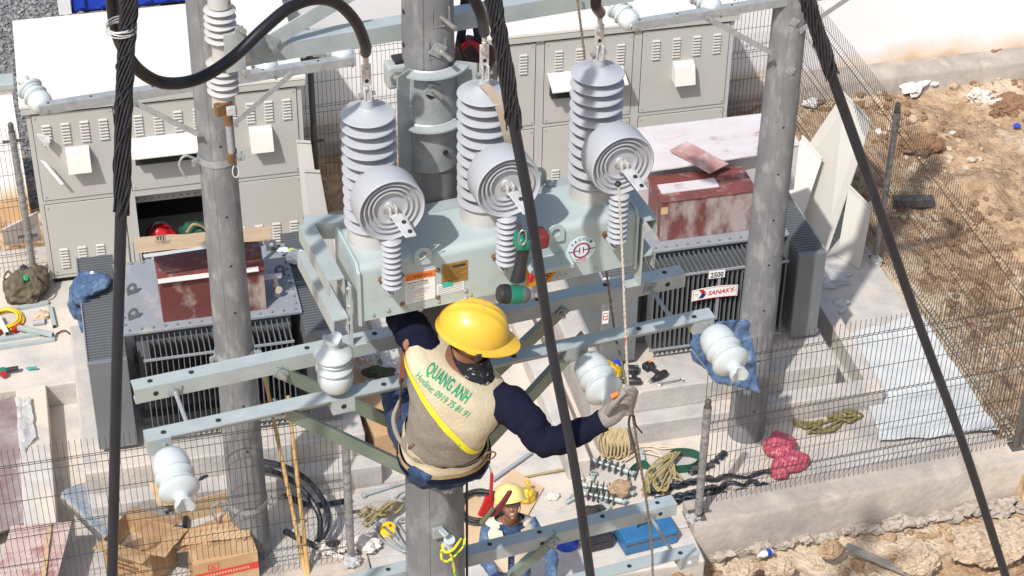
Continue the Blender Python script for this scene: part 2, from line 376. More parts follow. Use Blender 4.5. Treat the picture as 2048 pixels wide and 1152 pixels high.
tag(stuff(b.build('clay_lumps', soil_d, smooth=0)), 'dark brown clay lumps scattered over the dug earth at right', 'soil')
def rock(px, py, rad, label, m=soil_p, seed=1.0, z=None, amp=.35):
    p = G(px, py, -.2 if z is None else z)
    o = MB().lump(p, rad, amp, 5, seed, 5).disp(.022, 22, seed, True).disp(.010, 55, seed).build('dry_clod', m, smooth=30); tag(o, label, 'clod', 'big dry clods of earth'); return o
rock(1838, 1118, (.21, .17, .13), 'rounded pale dry clod of earth beside the weathered plank', seed=3)
rock(1985, 1085, (.42, .28, .14), 'largest flat pale slab of dry earth, bottom right corner by the cable', seed=8, amp=.25)
rock(1560, 1135, (.14, .10, .08), 'small cracked clod below the front kerb, left of the plank', seed=5)
rock(1480, 1140, (.17, .11, .07), 'low crumbly clod below the bottle in the soil', seed=6)
rock(1660, 1098, (.12, .09, .07), 'small brown clod right under the front kerb beside the plank end', seed=7, m=soil)
rock(1975, 120, (.35, .26, .20), 'dark mound of dug clay at the top right near the wall', m=soil_d, seed=11, z=.05)
rock(2020, 215, (.30, .24, .14), 'low brown clay heap at the right edge below the torn sacks', m=soil_d, seed=12, z=.0)
rock(1845, 290, (.32, .2, .12), 'brown clay heap beyond the side fence', m=soil_d, seed=13, z=0)
# torn mortar lip along the kerb foot
b = MB()
for i in range(46):
    x = 5.2 + i * .072 + rn.random() * .08; k = rn.random()
    b.lump((x, 12.90 + rn.random() * .10, -.36 + rn.random() * .07), (.05 + .09 * k, .05 + .03 * k, .03 + .03 * k), .8, 14, i, 3)
tag(b.build('mortar_spill', mat('rough_mortar', (.44, .385, .33), (.34, .28, .225), 9, .95, bump=.8, bscale=30), smooth=40), 'rough grey mortar spilled along the foot of the front kerb', 'mortar')

# concrete floor, plinths and kerbs
b = MB(); b.box((-.12, 13.25, -.5), (8.36, 19.0, 0)); b.box((1.99, 13.02, -.5), (4.99, 13.249, 0)); b.box((-2.2, 16.45, -.5), (-.121, 19.0, 0.002)); b.box((-2.2, 13.25, -.5), (-.121, 16.449, -.26))
struct(b.build('concrete_floor', conc, bev=.012, smooth=0))
b = MB(); b.box((1.95, 12.55, -.55), (5.0, 13.019, -.006)); struct(b.build('entrance_slab', conc, bev=.02, smooth=0))
kr = thing('kerb', 'long concrete kerb under the front mesh fence, right of the gap', 'kerb', (6.7, 13.1, -.5))
b = MB(); yk = lambda x: 12.93 + (x - 5.6) * .055
n = 40
vs = []
for i in range(n + 1):
    x = 5.0 + 3.5 * i / n; w = .012 * noise.noise(V((x * 4, 0, 0)))
    for (dy, z) in ((-.01 + w, -.6), (.0 + w, .06), (.03, .1 + w * .3), (.36, .1), (.37, -.5)): vs.append((x, yk(x) + dy, z + (0 if z < 0 else .006 * noise.noise(V((x * 7, dy, 1))))))
b.add(vs, [(i * 5 + k, (i + 1) * 5 + k, (i + 1) * 5 + k + 1, i * 5 + k + 1) for i in range(n) for k in range(4)] + [(4, 3, 2, 1, 0), tuple(n * 5 + k for k in range(5))])
b.build('kerb_beam', conc_kerb, kr, smooth=50)
kl = thing('kerb', 'concrete kerb under the left front mesh fence', 'kerb', (0, 13.1, -.5))
MB().box((-2.2, 12.95, -.5), (1.98, 13.30, .04)).build('kerb_beam', conc_kerb, kl, bev=.015, smooth=0)
def plinth(x0, x1, y0, y1, lab):
    t = thing('transformer_plinth', lab, 'plinth', ((x0 + x1) / 2, (y0 + y1) / 2, 0), group='stepped transformer plinths')
    MB().box((x0, y0, -.3), (x1, y1, .5)).build('plinth_block', conc_dark, t, bev=.015, smooth=0)
    MB().box((x0 + .02, y0 - .20, -.3), (x1 + (.45 if x0 > 3 else .12), y0 - .003, .25)).build('front_step', conc_dark, t, bev=.015, smooth=0)
plinth(-.45, 2.18, 14.42, 16.75, 'stepped concrete plinth under the left transformer')
plinth(4.42, 6.98, 14.46, 17.0, 'stepped concrete plinth under the right transformer')
tag(MB().box((4.05, 13.9, -.2), (4.27, 17.3, .22)).build('trench_kerb', conc, bev=.012, smooth=0), 'concrete trench kerb running back beside the right plinth', 'kerb')
tag(MB().box((-1.06, 14.0, -.4), (-.76, 16.447, .03)).build('trench_wall', conc, bev=.012, smooth=0), 'low concrete dividing wall at the left edge of the yard', 'wall')
tag(MB().box((-2.2, 13.31, -.4), (-1.5, 16.447, -.05)).build('trench_wall', conc_dark, bev=.012, smooth=0), 'concrete trench side behind the muddy boards at the far left', 'wall')
tag(MB().box((2.6, 14.65, -.1), (2.8, 17.6, .20)).build('trench_kerb', conc, bev=.012, smooth=0), 'concrete trench kerb between the two transformers, behind the worker', 'kerb')
tag(MB().box((7.285, 14.4615, -.1), (7.43, 17.2, .25)).build('trench_kerb', conc, bev=.012, smooth=0), 'concrete trench kerb right of the right transformer plinth', 'kerb')
# brick step in front of the entrance slab
st = thing('brick_step', 'worn brick step below the entrance slab by the ground worker', 'step', (4.1, 12.4, -.15))
rb = random.Random(5)
for r in range(3):
    for c in range(6):
        x = 3.5 + c * .215 + (.1 if r % 2 else 0); y = 12.18 + r * .115
        MB().cbox((x, y, -.085 - rb.random() * .012), (.2, .098, .07), rb.uniform(-.03, .03)).build('brick', ceram, st, bev=.006, smooth=0)
# perimeter wall
wall_m = mat('stained_white_wall', (.84, .83, .84))
t_ = wall_m.node_tree; N = t_.nodes; L = t_.links; p_ = N['Principled BSDF']; p_.inputs['Roughness'].default_value = .85
tc = N.new('ShaderNodeTexCoord'); sx = N.new('ShaderNodeSeparateXYZ'); L.new(tc.outputs['Object'], sx.inputs[0])
nz = N.new('ShaderNodeTexNoise'); nz.inputs['Scale'].default_value = 1.1; nz.inputs['Detail'].default_value = 8; L.new(tc.outputs['Object'], nz.inputs[0])
ad = N.new('ShaderNodeMath'); ad.operation = 'MULTIPLY_ADD'; ad.inputs[1].default_value = .75; L.new(nz.outputs['Fac'], ad.inputs[0]); L.new(sx.outputs[2], ad.inputs[2])
rm = N.new('ShaderNodeMapRange'); rm.inputs[1].default_value = .50; rm.inputs[2].default_value = .86; L.new(ad.outputs[0], rm.inputs[0])
rp = N.new('ShaderNodeValToRGB'); rp.color_ramp.elements[0].color = (.60, .40, .23, 1); rp.color_ramp.elements[1].color = (.86, .85, .86, 1); rp.color_ramp.elements.new(.35).color = (.74, .62, .50, 1)
L.new(rm.outputs[0], rp.inputs[0]); L.new(rp.outputs[0], p_.inputs['Base Color'])
pw = thing('perimeter_wall', 'white rendered boundary wall splashed with orange mud, at the back', 'wall', (6, 20.6, 0))
MB().box((1.2, 20.5, -.2), (18, 20.7, 1.32)).build('wall_face', wall_m, pw, smooth=0)
b = MB(); n = 90; vs = []
for i in range(n + 1):
    x = 1.2 + 16.8 * i / n; k = .03 * noise.noise(V((x * 3, 1, 0))) + .02 * noise.noise(V((x * 9, 1, 0)))
    for dy, z in ((-.30, -.3), (-.29, .16 + k * .5), (-.26, .20 + k), (.0, .25 + k * .4), (.01, -.3)): vs.append((x, 20.5 + dy + (k if dy > -.28 and dy < 0 else 0), z))
b.add(vs, [(i * 5 + k, (i + 1) * 5 + k, (i + 1) * 5 + k + 1, i * 5 + k + 1) for i in range(n) for k in range(4)])
b.build('footing', conc_kerb, pw, smooth=50)
wl2 = thing('perimeter_wall', 'white wall behind the fence at the left edge', 'wall', (-3, 19.9, 0))
MB().box((-8, 19.75, -.2), (-.78, 19.9, 1.62)).build('wall_face', wall_m, wl2, smooth=0)
MB().box((-8, 19.70, 1.621), (-.74, 19.95, 1.70)).build('coping', galv, wl2, bev=.01, smooth=0)
# things beyond the wall
sh = thing('shed', 'low white shed with dark roof behind the boundary wall', 'shed', (3.6, 23.5, 0))
MB().box((1.7, 22.0, -.2), (8.5, 25.5, 1.72)).build('wall', wallw, sh, smooth=0)
b = MB()
for i in range(34): b.box((1.6 + i * .21, 21.9, 1.72), (1.6 + i * .21 + .19, 25.7, 1.80 + (i % 2) * .012))
b.build('roof', mat('dark_roof_sheet', (.035, .032, .034), (.05, .046, .046), 3, .6), sh, smooth=0)
gv = MB(); gp = MB().box((-9, 19.95, -.3), (1.15, 32, -.02))
struct(gp.build('gravel_bed', gravelm, smooth=0))
for _ in range(2600):
    x, y = -1.9 + rn.random() * 2.0, 20.0 + rn.random() * 5.6
    r = .018 + .022 * rn.random(); clod(gv, V((x, y, -.005)), r, .7)
tag(stuff(gv.build('gravel', mat('gravel_stone', (.30, .29, .285), (.13, .13, .135), 5, .85), smooth=0)), 'grey crushed stone gravel behind the left cabinet', 'gravel')
bc = thing('container', 'royal blue ribbed container behind the left cabinet', 'container', (.9, 25.2, 0))
b = MB().box((-.02, 24.5, 0), (2.6, 26.6, 1.5)).build('body', bluem, bc, bev=.03, smooth=0)
for i in range(9): MB().box((.05 + i * .29, 24.44, .08), (.15 + i * .29, 24.498, 1.4)).build('rib', bluem, bc, bev=.01, smooth=0)
MB().box((-.20, 24.45, 0), (-.03, 24.6, 1.5)).build('corner_post', whitep, bc, bev=.01, smooth=0)
gb = thing('green_bin', 'dark green bin behind the left cabinet roof', 'bin', (2.05, 21.6, 0))
MB().prism([V((1.85, 21.35, 0)), V((2.3, 21.35, 0)), V((2.36, 21.35, 1.55)), V((1.8, 21.35, 1.55))], (0, .5, 0)).build('body', mat('bin_green', (.01, .10, .035), rough=.45), gb, bev=.02, smooth=0)
MB().box((1.77, 21.3, 1.553), (2.39, 21.9, 1.62)).build('lid', MATS['bin_green'], gb, bev=.02, smooth=0)

# ------------------------------------------------------------------ switch cabinets
def louvers(x, z, w, parent, n=7, dz=.037, y=0.0):
    b = MB()
    for k in range(n):
        zz = z - k * dz
        b.prism([V((x, y, zz)), V((x, y - .020, zz - .014)), V((x, y - .020, zz - .021)), V((x, y, zz - .023))], (w, 0, 0))
    stuff(b.build('louvre_slots', cabm, parent, CF, smooth=0))
def hood(x, z, parent, w=.24, h=.25):
    MB().prism([V((x, 0, z)), V((x, -.10, z - .035)), V((x, -.16, z - h)), V((x, 0, z - h + .02))], (w, 0, 0)).build('vent_hood', cab_sunlit, parent, CF, bev=.004, smooth=0)
def door(x0, x1, z0, z1, parent, low=False):
    o = MB().box((x0, -.012, z0), (x1, .0, z1)).build('door', cabm, parent, CF, bev=.003, smooth=0)
    MB().box((x0 - .007, -.003, z0 - .007), (x1 + .007, .0 - .0005, z1 + .007)).build('door_gap', dark, parent, CF, smooth=0)
    b = MB()
    for xx in (x0 + .03, x1 - .03):
        for zz in (z0 + .04, z1 - .04): b.lathe([(.009, 0), (.009, .006), (.004, .009)], (xx, -.012, zz), (0, -1, 0), 8)
    stuff(b.build('screws', steel, o, CF))
    w = x1 - x0
    for k in range(4):
        xx = x0 + w * (.12 + .235 * k) - .0
        louvers(xx - .012, (z0 + .34 if low else z1 - .12), .088, o, y=-.0125)
    return o
def cabinet(lab, loc, bays, opened):
    global CF
    t = thing('switch_cabinet', lab, 'cabinet', loc); CF = Matrix.Translation(loc)
    Wd = sum(bays); D = 1.78; Hh = 2.17
    # carcass: side, back and top walls, with an open bay where the photo shows one
    MB().box((0, .001, .08), (.04, D, Hh)).build('side_panel', cabm, t, CF, smooth=0)
    MB().box((Wd - .04, .001, .08), (Wd, D, Hh)).build('side_panel', cabm, t, CF, smooth=0)
    MB().box((.041, D - .04, .08), (Wd - .041, D, Hh)).build('back_panel', cabm, t, CF, smooth=0)
    MB().box((.041, .03, .08), (Wd - .041, D - .041, .12)).build('floor_panel', cabm, t, CF, smooth=0)
    MB().box((.03, .05, -.02), (Wd - .03, D - .05, .079)).build('base_gap_shade', dark, t, CF, smooth=0)  # dark block standing in for the shaded gap under the cabinet
    f = MB(); x = 0
    zm = 1.06
    for i, w in enumerate(bays):
        a, c = x, x + w
        for (p, q) in (((a + (.0405 if i == 0 else 0), .0, .08), (a + .07, .04, Hh)), ((c - .07, .0, .08), (c - (.0405 if i == len(bays) - 1 else .001), .04, Hh))): f.box(p, q)
        f.box((a + .071, .0, Hh - .07), (c - .071, .04, Hh)); f.box((a + .071, 0, zm - .05), (c - .071, .04, zm + .05)); f.box((a + .071, 0, .081), (c - .071, .04, .16))
        x = c
    f.build('frame', cabm, t, CF, smooth=0)
    x = 0
    for i, w in enumerate(bays):
        a, c = x + .055, x + w - .055
        dz = .0
        d = door(a, c, zm + .035, Hh - .035, t)
        if i in (0, 2): hood(a + (c - a) * .36, 1.72, d)
        else:
            MB().prism([V((a + .03, -.012, 1.74)), V((a + .03, -.26, 1.64)), V((a + .03, -.26, 1.622)), V((a + .03, -.012, 1.72))], (c - a - .14, 0, 0)).build('awning', cab_sunlit, d, CF, bev=.003, smooth=0)
            MB().box((a + .06, -.11, 1.46), (c - .14, -.0125, 1.64)).build('dark_box', dark, d, CF, smooth=0)  # plain dark box below the awning
        if i != opened: door(a, c, .13, zm - .025, t, True)
        else:
            o = MB().box((a - .01, .35, .70), (c + .01, .38, .78)).build('cross_rail', cabm, t, CF, smooth=0)
            bb = MB()
            for k in range(11): bb.lathe([(.008, 0), (.008, .03)], (a + .05 + k * (c - a - .1) / 10, .349, .74), (0, -1, 0), 8)
            stuff(bb.build('bolts', steel, o, CF))
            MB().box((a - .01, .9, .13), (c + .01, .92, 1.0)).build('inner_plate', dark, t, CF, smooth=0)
        x += w
    ov = .05
    b = MB().box((-ov, -ov, Hh + .074), (Wd + ov, D + .05, Hh + .115)); r = b.build('roof', cab_sunlit, t, CF, bev=.006, smooth=0)
    MB().box((-ov + .008, -ov + .008, Hh + .001), (Wd + ov - .008, D + .04, Hh + .073)).build('eaves_trim', cabm, r, CF, smooth=0)
    return t
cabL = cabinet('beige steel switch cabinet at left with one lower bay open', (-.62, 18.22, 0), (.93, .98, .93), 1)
cabR = cabinet('beige steel switch cabinet behind the right transformer, all doors shut', (3.84, 18.62, 0), (1.08, 1.12, 1.12), -1)
b = thing('tool_bag', 'red canvas bag inside the open bay of the left cabinet', 'bag', (.62, 18.5, .12))
MB().lump((.62, 18.52, .27), (.17, .13, .16), .3, 7, 2, 3).build('bag_body', redm, b)
MB().tube(spl([(.5, 18.45, .38), (.56, 18.42, .5), (.68, 18.42, .5), (.74, 18.45, .38)]), .012, 6).build('strap', blackm, b)
b = thing('tool_bag', 'dark green tool bag with yellow strap in the open cabinet bay', 'bag', (1.0, 18.5, .12))
MB().lump((1.0, 18.56, .25), (.2, .13, .14), .35, 8, 5, 3).build('bag_body', green_s, b)
MB().tube(spl([(.9, 18.43, .34), (.98, 18.40, .45), (1.1, 18.42, .36), (1.14, 18.41, .2)]), .015, 6).build('strap', webbing, b)
# loose cabinet panels leaning between the cabinets and against the side fence
def panel(name, pts, th, lab, m=beigep, group=None, lip=True):
    t = thing(name, lab, 'panel', sum((V(p) for p in pts), V()) / 4, group=group)
    P = [V(p) for p in pts]; nrm = (P[1] - P[0]).cross(P[3] - P[0]).normalized()
    MB().prism(P, nrm * th).build('sheet', m, t, bev=.002, smooth=0)
    if lip:
        for i in (0, 2):
            MB().bar(P[i] + nrm * (th + .012), P[i + 1] + nrm * (th + .012), .024, .02, nrm).build('folded_edge', m, t, smooth=0)
    return t
gl = 'loose cabinet panels'
panel('sheet_panel', [G(1583, 395, .0) + V((-.15, .1, 0)), V((7.86, 16.95, 0)), VY(1745, 243, 17.6), VY(1690, 185, 18.15)], .02, 'tall cream sheet panel leaning on the right side fence', group=gl)
panel('sheet_panel', [V((7.30, 17.6, 0)), V((7.62, 17.32, 0)), VY(1645, 318, 17.75), VY(1606, 272, 18.0)], .02, 'short cream sheet panel leaning left of the tallest one by the right pole', group=gl)
panel('sheet_panel', [V((7.98, 16.92, 0)), V((8.13, 16.62, 0)), VY(1745, 415, 16.95), VY(1700, 370, 17.3)], .02, 'narrow cream panel standing right of the tallest one, near the wrapped post', group=gl)
panel('sheet_panel', [V((2.12, 17.55, 0)), V((2.33, 17.5, 0)), VY(622, 282, 17.95), VY(593, 280, 18.0)], .02, 'narrow grey panel propped against the left cabinet corner', m=cabm, group=gl)
panel('sheet_panel', [V((2.15, 17.1, 0)), V((2.42, 17.05, 0)), VY(640, 340, 17.3), VY(608, 338, 17.35)], .02, 'grey channel panel standing in front of the propped one, between cabinet and recloser', m=cabm, group=gl)

# ------------------------------------------------------------------ mesh fences
def fence(p0, p1, z0, z1, lab, sp=.05, folds=(.12, .50, .88), seed=0):
    p0, p1 = V((*p0, 0)), V((*p1, 0)); Lg = (p1 - p0).length; d = (p1 - p0) / Lg; nrm = V((-d.y, d.x, 0)); Hh = z1 - z0
    t = thing('mesh_fence', lab, 'fence', (p0 + p1) / 2 + V((0, 0, z0)), group='welded mesh fence panels')
    prof = [(0, 0)]
    for f in folds: prof += [(f * Hh - .05, 0), (f * Hh, .035), (f * Hh + .05, 0)]
    prof.append((Hh, 0)); b = MB(); n = int(Lg / sp)
    wob = lambda s, z: nrm * (.012 * noise.noise(V((s * .8, z, seed))))
    for i in range(n + 1):
        s = min(Lg, i * sp); b.tube([p0 + d * s + nrm * o + V((0, 0, z0 + z)) + wob(s, z) for z, o in prof], .0031, 4, False)
    stuff(b.build('upright_wires', wirem, t, smooth=0))
    hb = MB()
    zs = []
    for f in folds: zs += [(f * Hh - .05, .004), (f * Hh, .039), (f * Hh + .05, .004)]
    zs += [(.31 * Hh, .004), (.69 * Hh, .004)]
    for z, o in zs:
        hb.tube([p0 + d * (Lg * k / 12) + nrm * (o + .0) + V((0, 0, z0 + z)) + wob(Lg * k / 12, z) for k in range(13)], .003, 4, False)
    stuff(hb.build('cross_wires', wirem, t, smooth=0))
    return t
fence((8.40, 13.35), (8.40, 20.2), .02, 1.93, 'long mesh fence panel running back along the right side')
fence((5.10, 13.16), (8.36, 13.32), .12, 2.0, 'mesh fence panel on the kerb in front of the right pole', seed=3)
fence((-2.2, 13.16), (1.80, 13.2), .06, 1.93, 'mesh fence panel at the bottom left in front of the cartons', seed=5)
fence((2.15, 19.75), (8.38, 19.95), .0, 1.85, 'mesh fence along the back between the cabinets and the white wall', seed=7)
fence((-2.4, 18.5), (-.72, 18.5), .0, 1.85, 'short mesh fence at the left edge beside the left cabinet', seed=9)
def post(p, z0, z1, lab, m=postm, wrap=False, clamps=(.3, .85), r=.03, dirv=(1, 0, 0), lean=(0, 0)):
    p = V((*p, z0)); q = V((p.x + lean[0], p.y + lean[1], z1)); t = thing('fence_post', lab, 'post', p, group='fence posts')
    MB().tube([p, q], r, 14).build('shaft', m, t)
    MB().lathe([(r * 1.05, 0), (r * 1.05, .01), (r * .6, .03)], q, (0, 0, 1), 14).build('cap', m, t)
    MB().cbox(p + V((0, 0, .006)), (.13, .13, .012)).build('base_plate', m, t, smooth=0)
    for c in clamps:
        o = p.lerp(q, c); b = MB().lathe([(r + .006, -.018), (r + .006, .018)], o, (0, 0, 1), 14)
        for s in (-1, 1): b.bar(o + V(dirv) * (s * r), o + V(dirv) * (s * (r + .075)), .008, .036)
        b.build('clamp', postm, t, smooth=30)
    if wrap:
        b = MB(); n = 40; pts = []
        for i in range(n + 1):
            k = i / n; pts.append(p.lerp(q, .04 + .92 * k))
        b.tube(pts, [r + .006 + .010 * abs(noise.noise(V((i * .55, 3, p.x)))) for i in range(n + 1)], 12, False)
        b.build('film_wrap', mat('post_film', (.36, .35, .34), (.17, .165, .16), 16, .25, trans=.15, bump=.6, bscale=30, stretch=(1, 1, 2)), t)
    return t
post((5.07, 13.02), .10, 1.48, 'film wrapped fence post on the kerb below the denim jacket', wrap=True, clamps=(.06, .45))
post((1.82, 13.2), .02, 1.50, 'film wrapped fence post beside the coiled cables, left of the near pole', wrap=True, clamps=(.42,))
post((8.42, 13.30), .1, 1.95, 'fence post at the right front corner of the yard', clamps=(.06, .9), r=.035)
post((8.36, 16.75), .0, 1.98, 'film wrapped fence post in the right side fence', wrap=True, clamps=(.45, .9), dirv=(0, 1, 0))
post((2.52, 19.70), .0, 1.90, 'dark square fence post behind the left bushing', clamps=(.28, .85), r=.036)
post((-.79, 18.42), .0, 1.93, 'film wrapped fence post left of the left cabinet', wrap=True, clamps=(.28, .9))
for k, p in ((0, (5.04, 13.0)), (1, (8.34, 16.7)), (2, (1.83, 13.15))):
    tag(MB().lump((p[0], p[1], .1 if k != 1 else .02), (.09, .08, .06), .7, 14, k * 3, 3).build('plastic_film_scrap', plastic), ['crumpled clear film around the foot of the front post on the kerb', 'clear film hanging round the foot of the side fence post', 'clear film round the foot of the post by the cables'][k], 'film', 'film scraps at the post feet')

# ================================================================== TRANSFORMERS
def transformer(x0, y0, lab, detail):
    t = thing('power_transformer', lab, 'transformer', (x0 + 1.13, y0 + .95, .5), group='oil filled transformers')
    F = Matrix.Translation((x0, y0, .5))
    MB().box((.45, .45, .10), (1.90, 1.45, 1.07)).build('tank', tformer, t, F, bev=.01, smooth=0)
    for yy in (.35, 1.35): MB().box((.42, yy, 0), (1.93, yy + .16, .099)).build('skid', tformer, t, F, bev=.006, smooth=0)
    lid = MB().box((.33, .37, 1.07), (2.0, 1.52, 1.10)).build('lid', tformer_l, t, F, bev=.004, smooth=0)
    b = MB()
    for i in range(15):
        for yy in (.41, 1.48): b.lathe([(.014, 0), (.014, .012), (.007, .02)], (.40 + i * .11, yy, 1.10), (0, 0, 1), 6)
    for i in range(9):
        for xx in (.37, 1.96): b.lathe([(.014, 0), (.014, .012), (.007, .02)], (xx, .50 + i * .115, 1.10), (0, 0, 1), 6)
    stuff(b.build('lid_bolts', tformer, lid, F))
    # front fins (each a thin plate standing out from the tank)
    fm = MB().box((0, 0, .16), (.007, .36, 1.04)); f0 = fm.build('fin', tformer, t, Matrix.Translation((x0 + .50, y0 + .02, .5)), smooth=0)
    for k in range(1, 28): o = f0.copy(); col.objects.link(o); o.location = (.05 * k, 0, 0)
    b = f0.copy(); col.objects.link(b); b.location = (0, 1.56, 0)
    for k in range(1, 28): o = f0.copy(); col.objects.link(o); o.location = (.05 * k, 1.56, 0)
    for z in (1.035, .155): MB().box((.49, .005, z - .011), (1.87, .02, z + .011)).build('fin_rail', tformer_l, t, F, smooth=0)
    # side radiators
    for s, xa, xb in ((0, .0, .345), (1, 1.985, 2.26)):
        f1 = MB().box((xa, 0, .10), (xb, .008, 1.07)).build('fin', tformer, t, Matrix.Translation((x0, y0 + .09, .5)), smooth=0)
        for k in range(1, 40): o = f1.copy(); col.objects.link(o); o.location = (0, .042 * k, 0)
        MB().box((xa - .006, .02, .06), (xb + .004, .075, 1.076)).build('end_plate', tformer, t, F, bev=.008, smooth=0)
        e = xa - .012 if s == 0 else xb
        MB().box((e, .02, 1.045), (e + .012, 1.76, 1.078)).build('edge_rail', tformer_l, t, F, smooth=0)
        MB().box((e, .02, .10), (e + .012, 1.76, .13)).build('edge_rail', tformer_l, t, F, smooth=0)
    return t, F, lid
def lug(t, F, x, y, rz=0.0):
    M_ = F @ Matrix.Translation((x, y, 1.10)) @ Matrix.Rotation(rz, 4, 'Z')
    pts = [V((-.05, 0, 0))]; 
    outer = [V((.0 + .052 * math.cos(R_(a)), 0, .07 + .052 * math.sin(R_(a)))) for a in range(180, -1, -20)]
    inner = [V((.0 + .024 * math.cos(R_(a)), 0, .068 + .024 * math.sin(R_(a)))) for a in range(0, 360, 30)]
    b = MB(); n = 24
    def ringpt(a):
        c, s = math.cos(a), math.sin(a)
        r = .052
        return V((r * c, 0, .07 + r * s)) if s >= 0 else V((max(-.052, min(.052, .07 * c / max(.25, -s))), 0, 0 if s < -.6 else .07 + .07 * s / .6))
    O = [ringpt(2 * math.pi * k / n) for k in range(n)]; I = [V((.025 * math.cos(2 * math.pi * k / n), 0, .068 + .025 * math.sin(2 * math.pi * k / n))) for k in range(n)]
    d = V((0, .016, 0)); vs = O + I + [p + d for p in O] + [p + d for p in I]
    fs = []
    for k in range(n):
        j = (k + 1) % n
        fs += [(k, j, n + j, n + k), (2 * n + j, 2 * n + k, 3 * n + k, 3 * n + j), (j, k, 2 * n + k, 2 * n + j), (n + k, n + j, 3 * n + j, 3 * n + k)]
    b.add(vs, fs); b.build('lifting_lug', tformer, t, M_, smooth=40)
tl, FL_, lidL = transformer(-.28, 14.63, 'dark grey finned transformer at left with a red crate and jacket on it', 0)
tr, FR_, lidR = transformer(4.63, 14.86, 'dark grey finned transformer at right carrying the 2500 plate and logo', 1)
for x, y, rz in ((.46, .58, .35), (.48, .98, .35), (1.88, .98, .1), (1.86, 1.42, .1)): lug(tl, FL_, x, y, rz)
for x, y in ((1.9, .9), (.48, 1.4)): lug(tr, FR_, x, y, .2)
# oil valve on the left lid
vl = MB().lathe([(.04, 0), (.04, .012), (.022, .02), (.022, .09), (.034, .10), (.034, .12), (.022, .13), (.022, .17), (.03, .18), (.03, .2)], (1.80, .68, 1.10), (0, 0, 1), 16)
vl.lathe([(.02, 0), (.02, .05), (.036, .052), (.036, .066)], (1.80, .66, 1.20), (.3, -.9, .1), 14)
vl.build('oil_valve', mat('cream_valve_paint', (.62, .57, .47), (.5, .45, .36), 20, .5), lidL, FL_)
vl = MB().bar((1.70, .72, 1.29), (1.86, .66, 1.33), .05, .035); vl.build('valve_handle', whitep, lidL, FL_, bev=.006)
MB().lathe([(.035, 0), (.035, .02), (.022, .03), (.022, .30), (.032, .31), (.032, .33)], (1.72, 1.22, 1.10), (0, 0, 1), 14).build('vent_pipe', tformer, lidL, FL_)
# plates on the right transformer's front
def plate_on(parent, px, py, w, h, y, m, F=WF, name='plate', rot=0.0, tilt=0.0):
    c = VY(px, py, y); xd = V((math.cos(rot), 0, math.sin(rot))); zd = V((-math.sin(rot), 0, math.cos(rot)))
    p = [c - xd * w / 2 - zd * h / 2, c + xd * w / 2 - zd * h / 2, c + xd * w / 2 + zd * h / 2, c - xd * w / 2 + zd * h / 2]
    o = MB().prism(p, (0, .006, 0)).build(name, m, parent, smooth=0); return o, c, xd, zd
yf = 14.86 - .012
o, c, xd, zd = plate_on(tr, 1434, 549, .165, .085, yf, stick, name='rating_plate')
text_mb('2500', .085, c - zd * .030 - V((0, .002, 0)), xd, zd, .022, 'CENTER', .78).build('lettering', ink, o, smooth=0)
b = MB(); n = 24
c = VY(1430, 585, yf - .01)
pts = []
w, h = .47, .125
for k in range(13): u = -1 + 2 * k / 12; pts.append(c + V((u * w / 2, 0, -h / 2 - .012 * u * u)))
for k in range(13): u = 1 - 2 * k / 12; pts.append(c + V((u * w / 2, 0, h / 2 + .02 * (1 - u * u) - .012)))
lg = MB().prism(pts, (0, .008, 0)).build('logo_plate', stick, tr, smooth=0)
rim = [p + (c - p) * .05 + V((0, -.001, 0)) for p in pts]; MB().tube(rim, .0022, 4, close=True).build('logo_border', ink_r, lg)
text_mb('SANAKY', .072, c + V((-.075, -.003, -.022)), (1, 0, .03), (0, 0, 1), .018, sx=.95, shear=.25).build('lettering', ink_r, lg, smooth=0)
for k, m in ((-1, mat('navy_ink', (.01, .02, .12))), (1, ink_r)):
    q = c + V((-.135, -.003, .004)); MB().prism([q + V((0, 0, .002 * k)), q + V((.045, 0, .006 * k)), q + V((.015, 0, .05 * k)), q + V((-.035, 0, .05 * k))], (0, .001, 0)).build('emblem', m, lg, smooth=0)
MB().lathe([(.017, 0), (.017, .002)], c + V((-.125, -.004, 0)), (0, -1, 0), 16).build('emblem_disc', MATS['navy_ink'], lg)
for s in (-1, 1): MB().tube([c + V((s * .19, -.003, 0)) + V((math.cos(2 * math.pi * k / 12) * .014, 0, math.sin(2 * math.pi * k / 12) * .010)) for k in range(12)], .0015, 4, close=True).build('emblem_ring', ink_g, lg)
MB().cbox(V((VY(1434, 620, yf).x, yf + .012, 1.2)), (.03, .006, .5)).build('plate_strap', tformer_l, tr, smooth=0)
for px, py in ((1212, 568), (1211, 635)):   # rotated 123 stickers on the left end plate
    c = VY(px, py, 14.86 + .014); o = MB().prism([c + V((-.032, 0, -.075)), c + V((.032, 0, -.075)), c + V((.032, 0, .075)), c + V((-.032, 0, .075))], (0, .003, 0)).build('sticker', stick, tr, smooth=0)
    text_mb('123', .075, c + V((-.026, -.002, .066)), (0, 0, -1), (1, 0, 0), .015, sx=.92).build('lettering', ink_r, o, smooth=0)
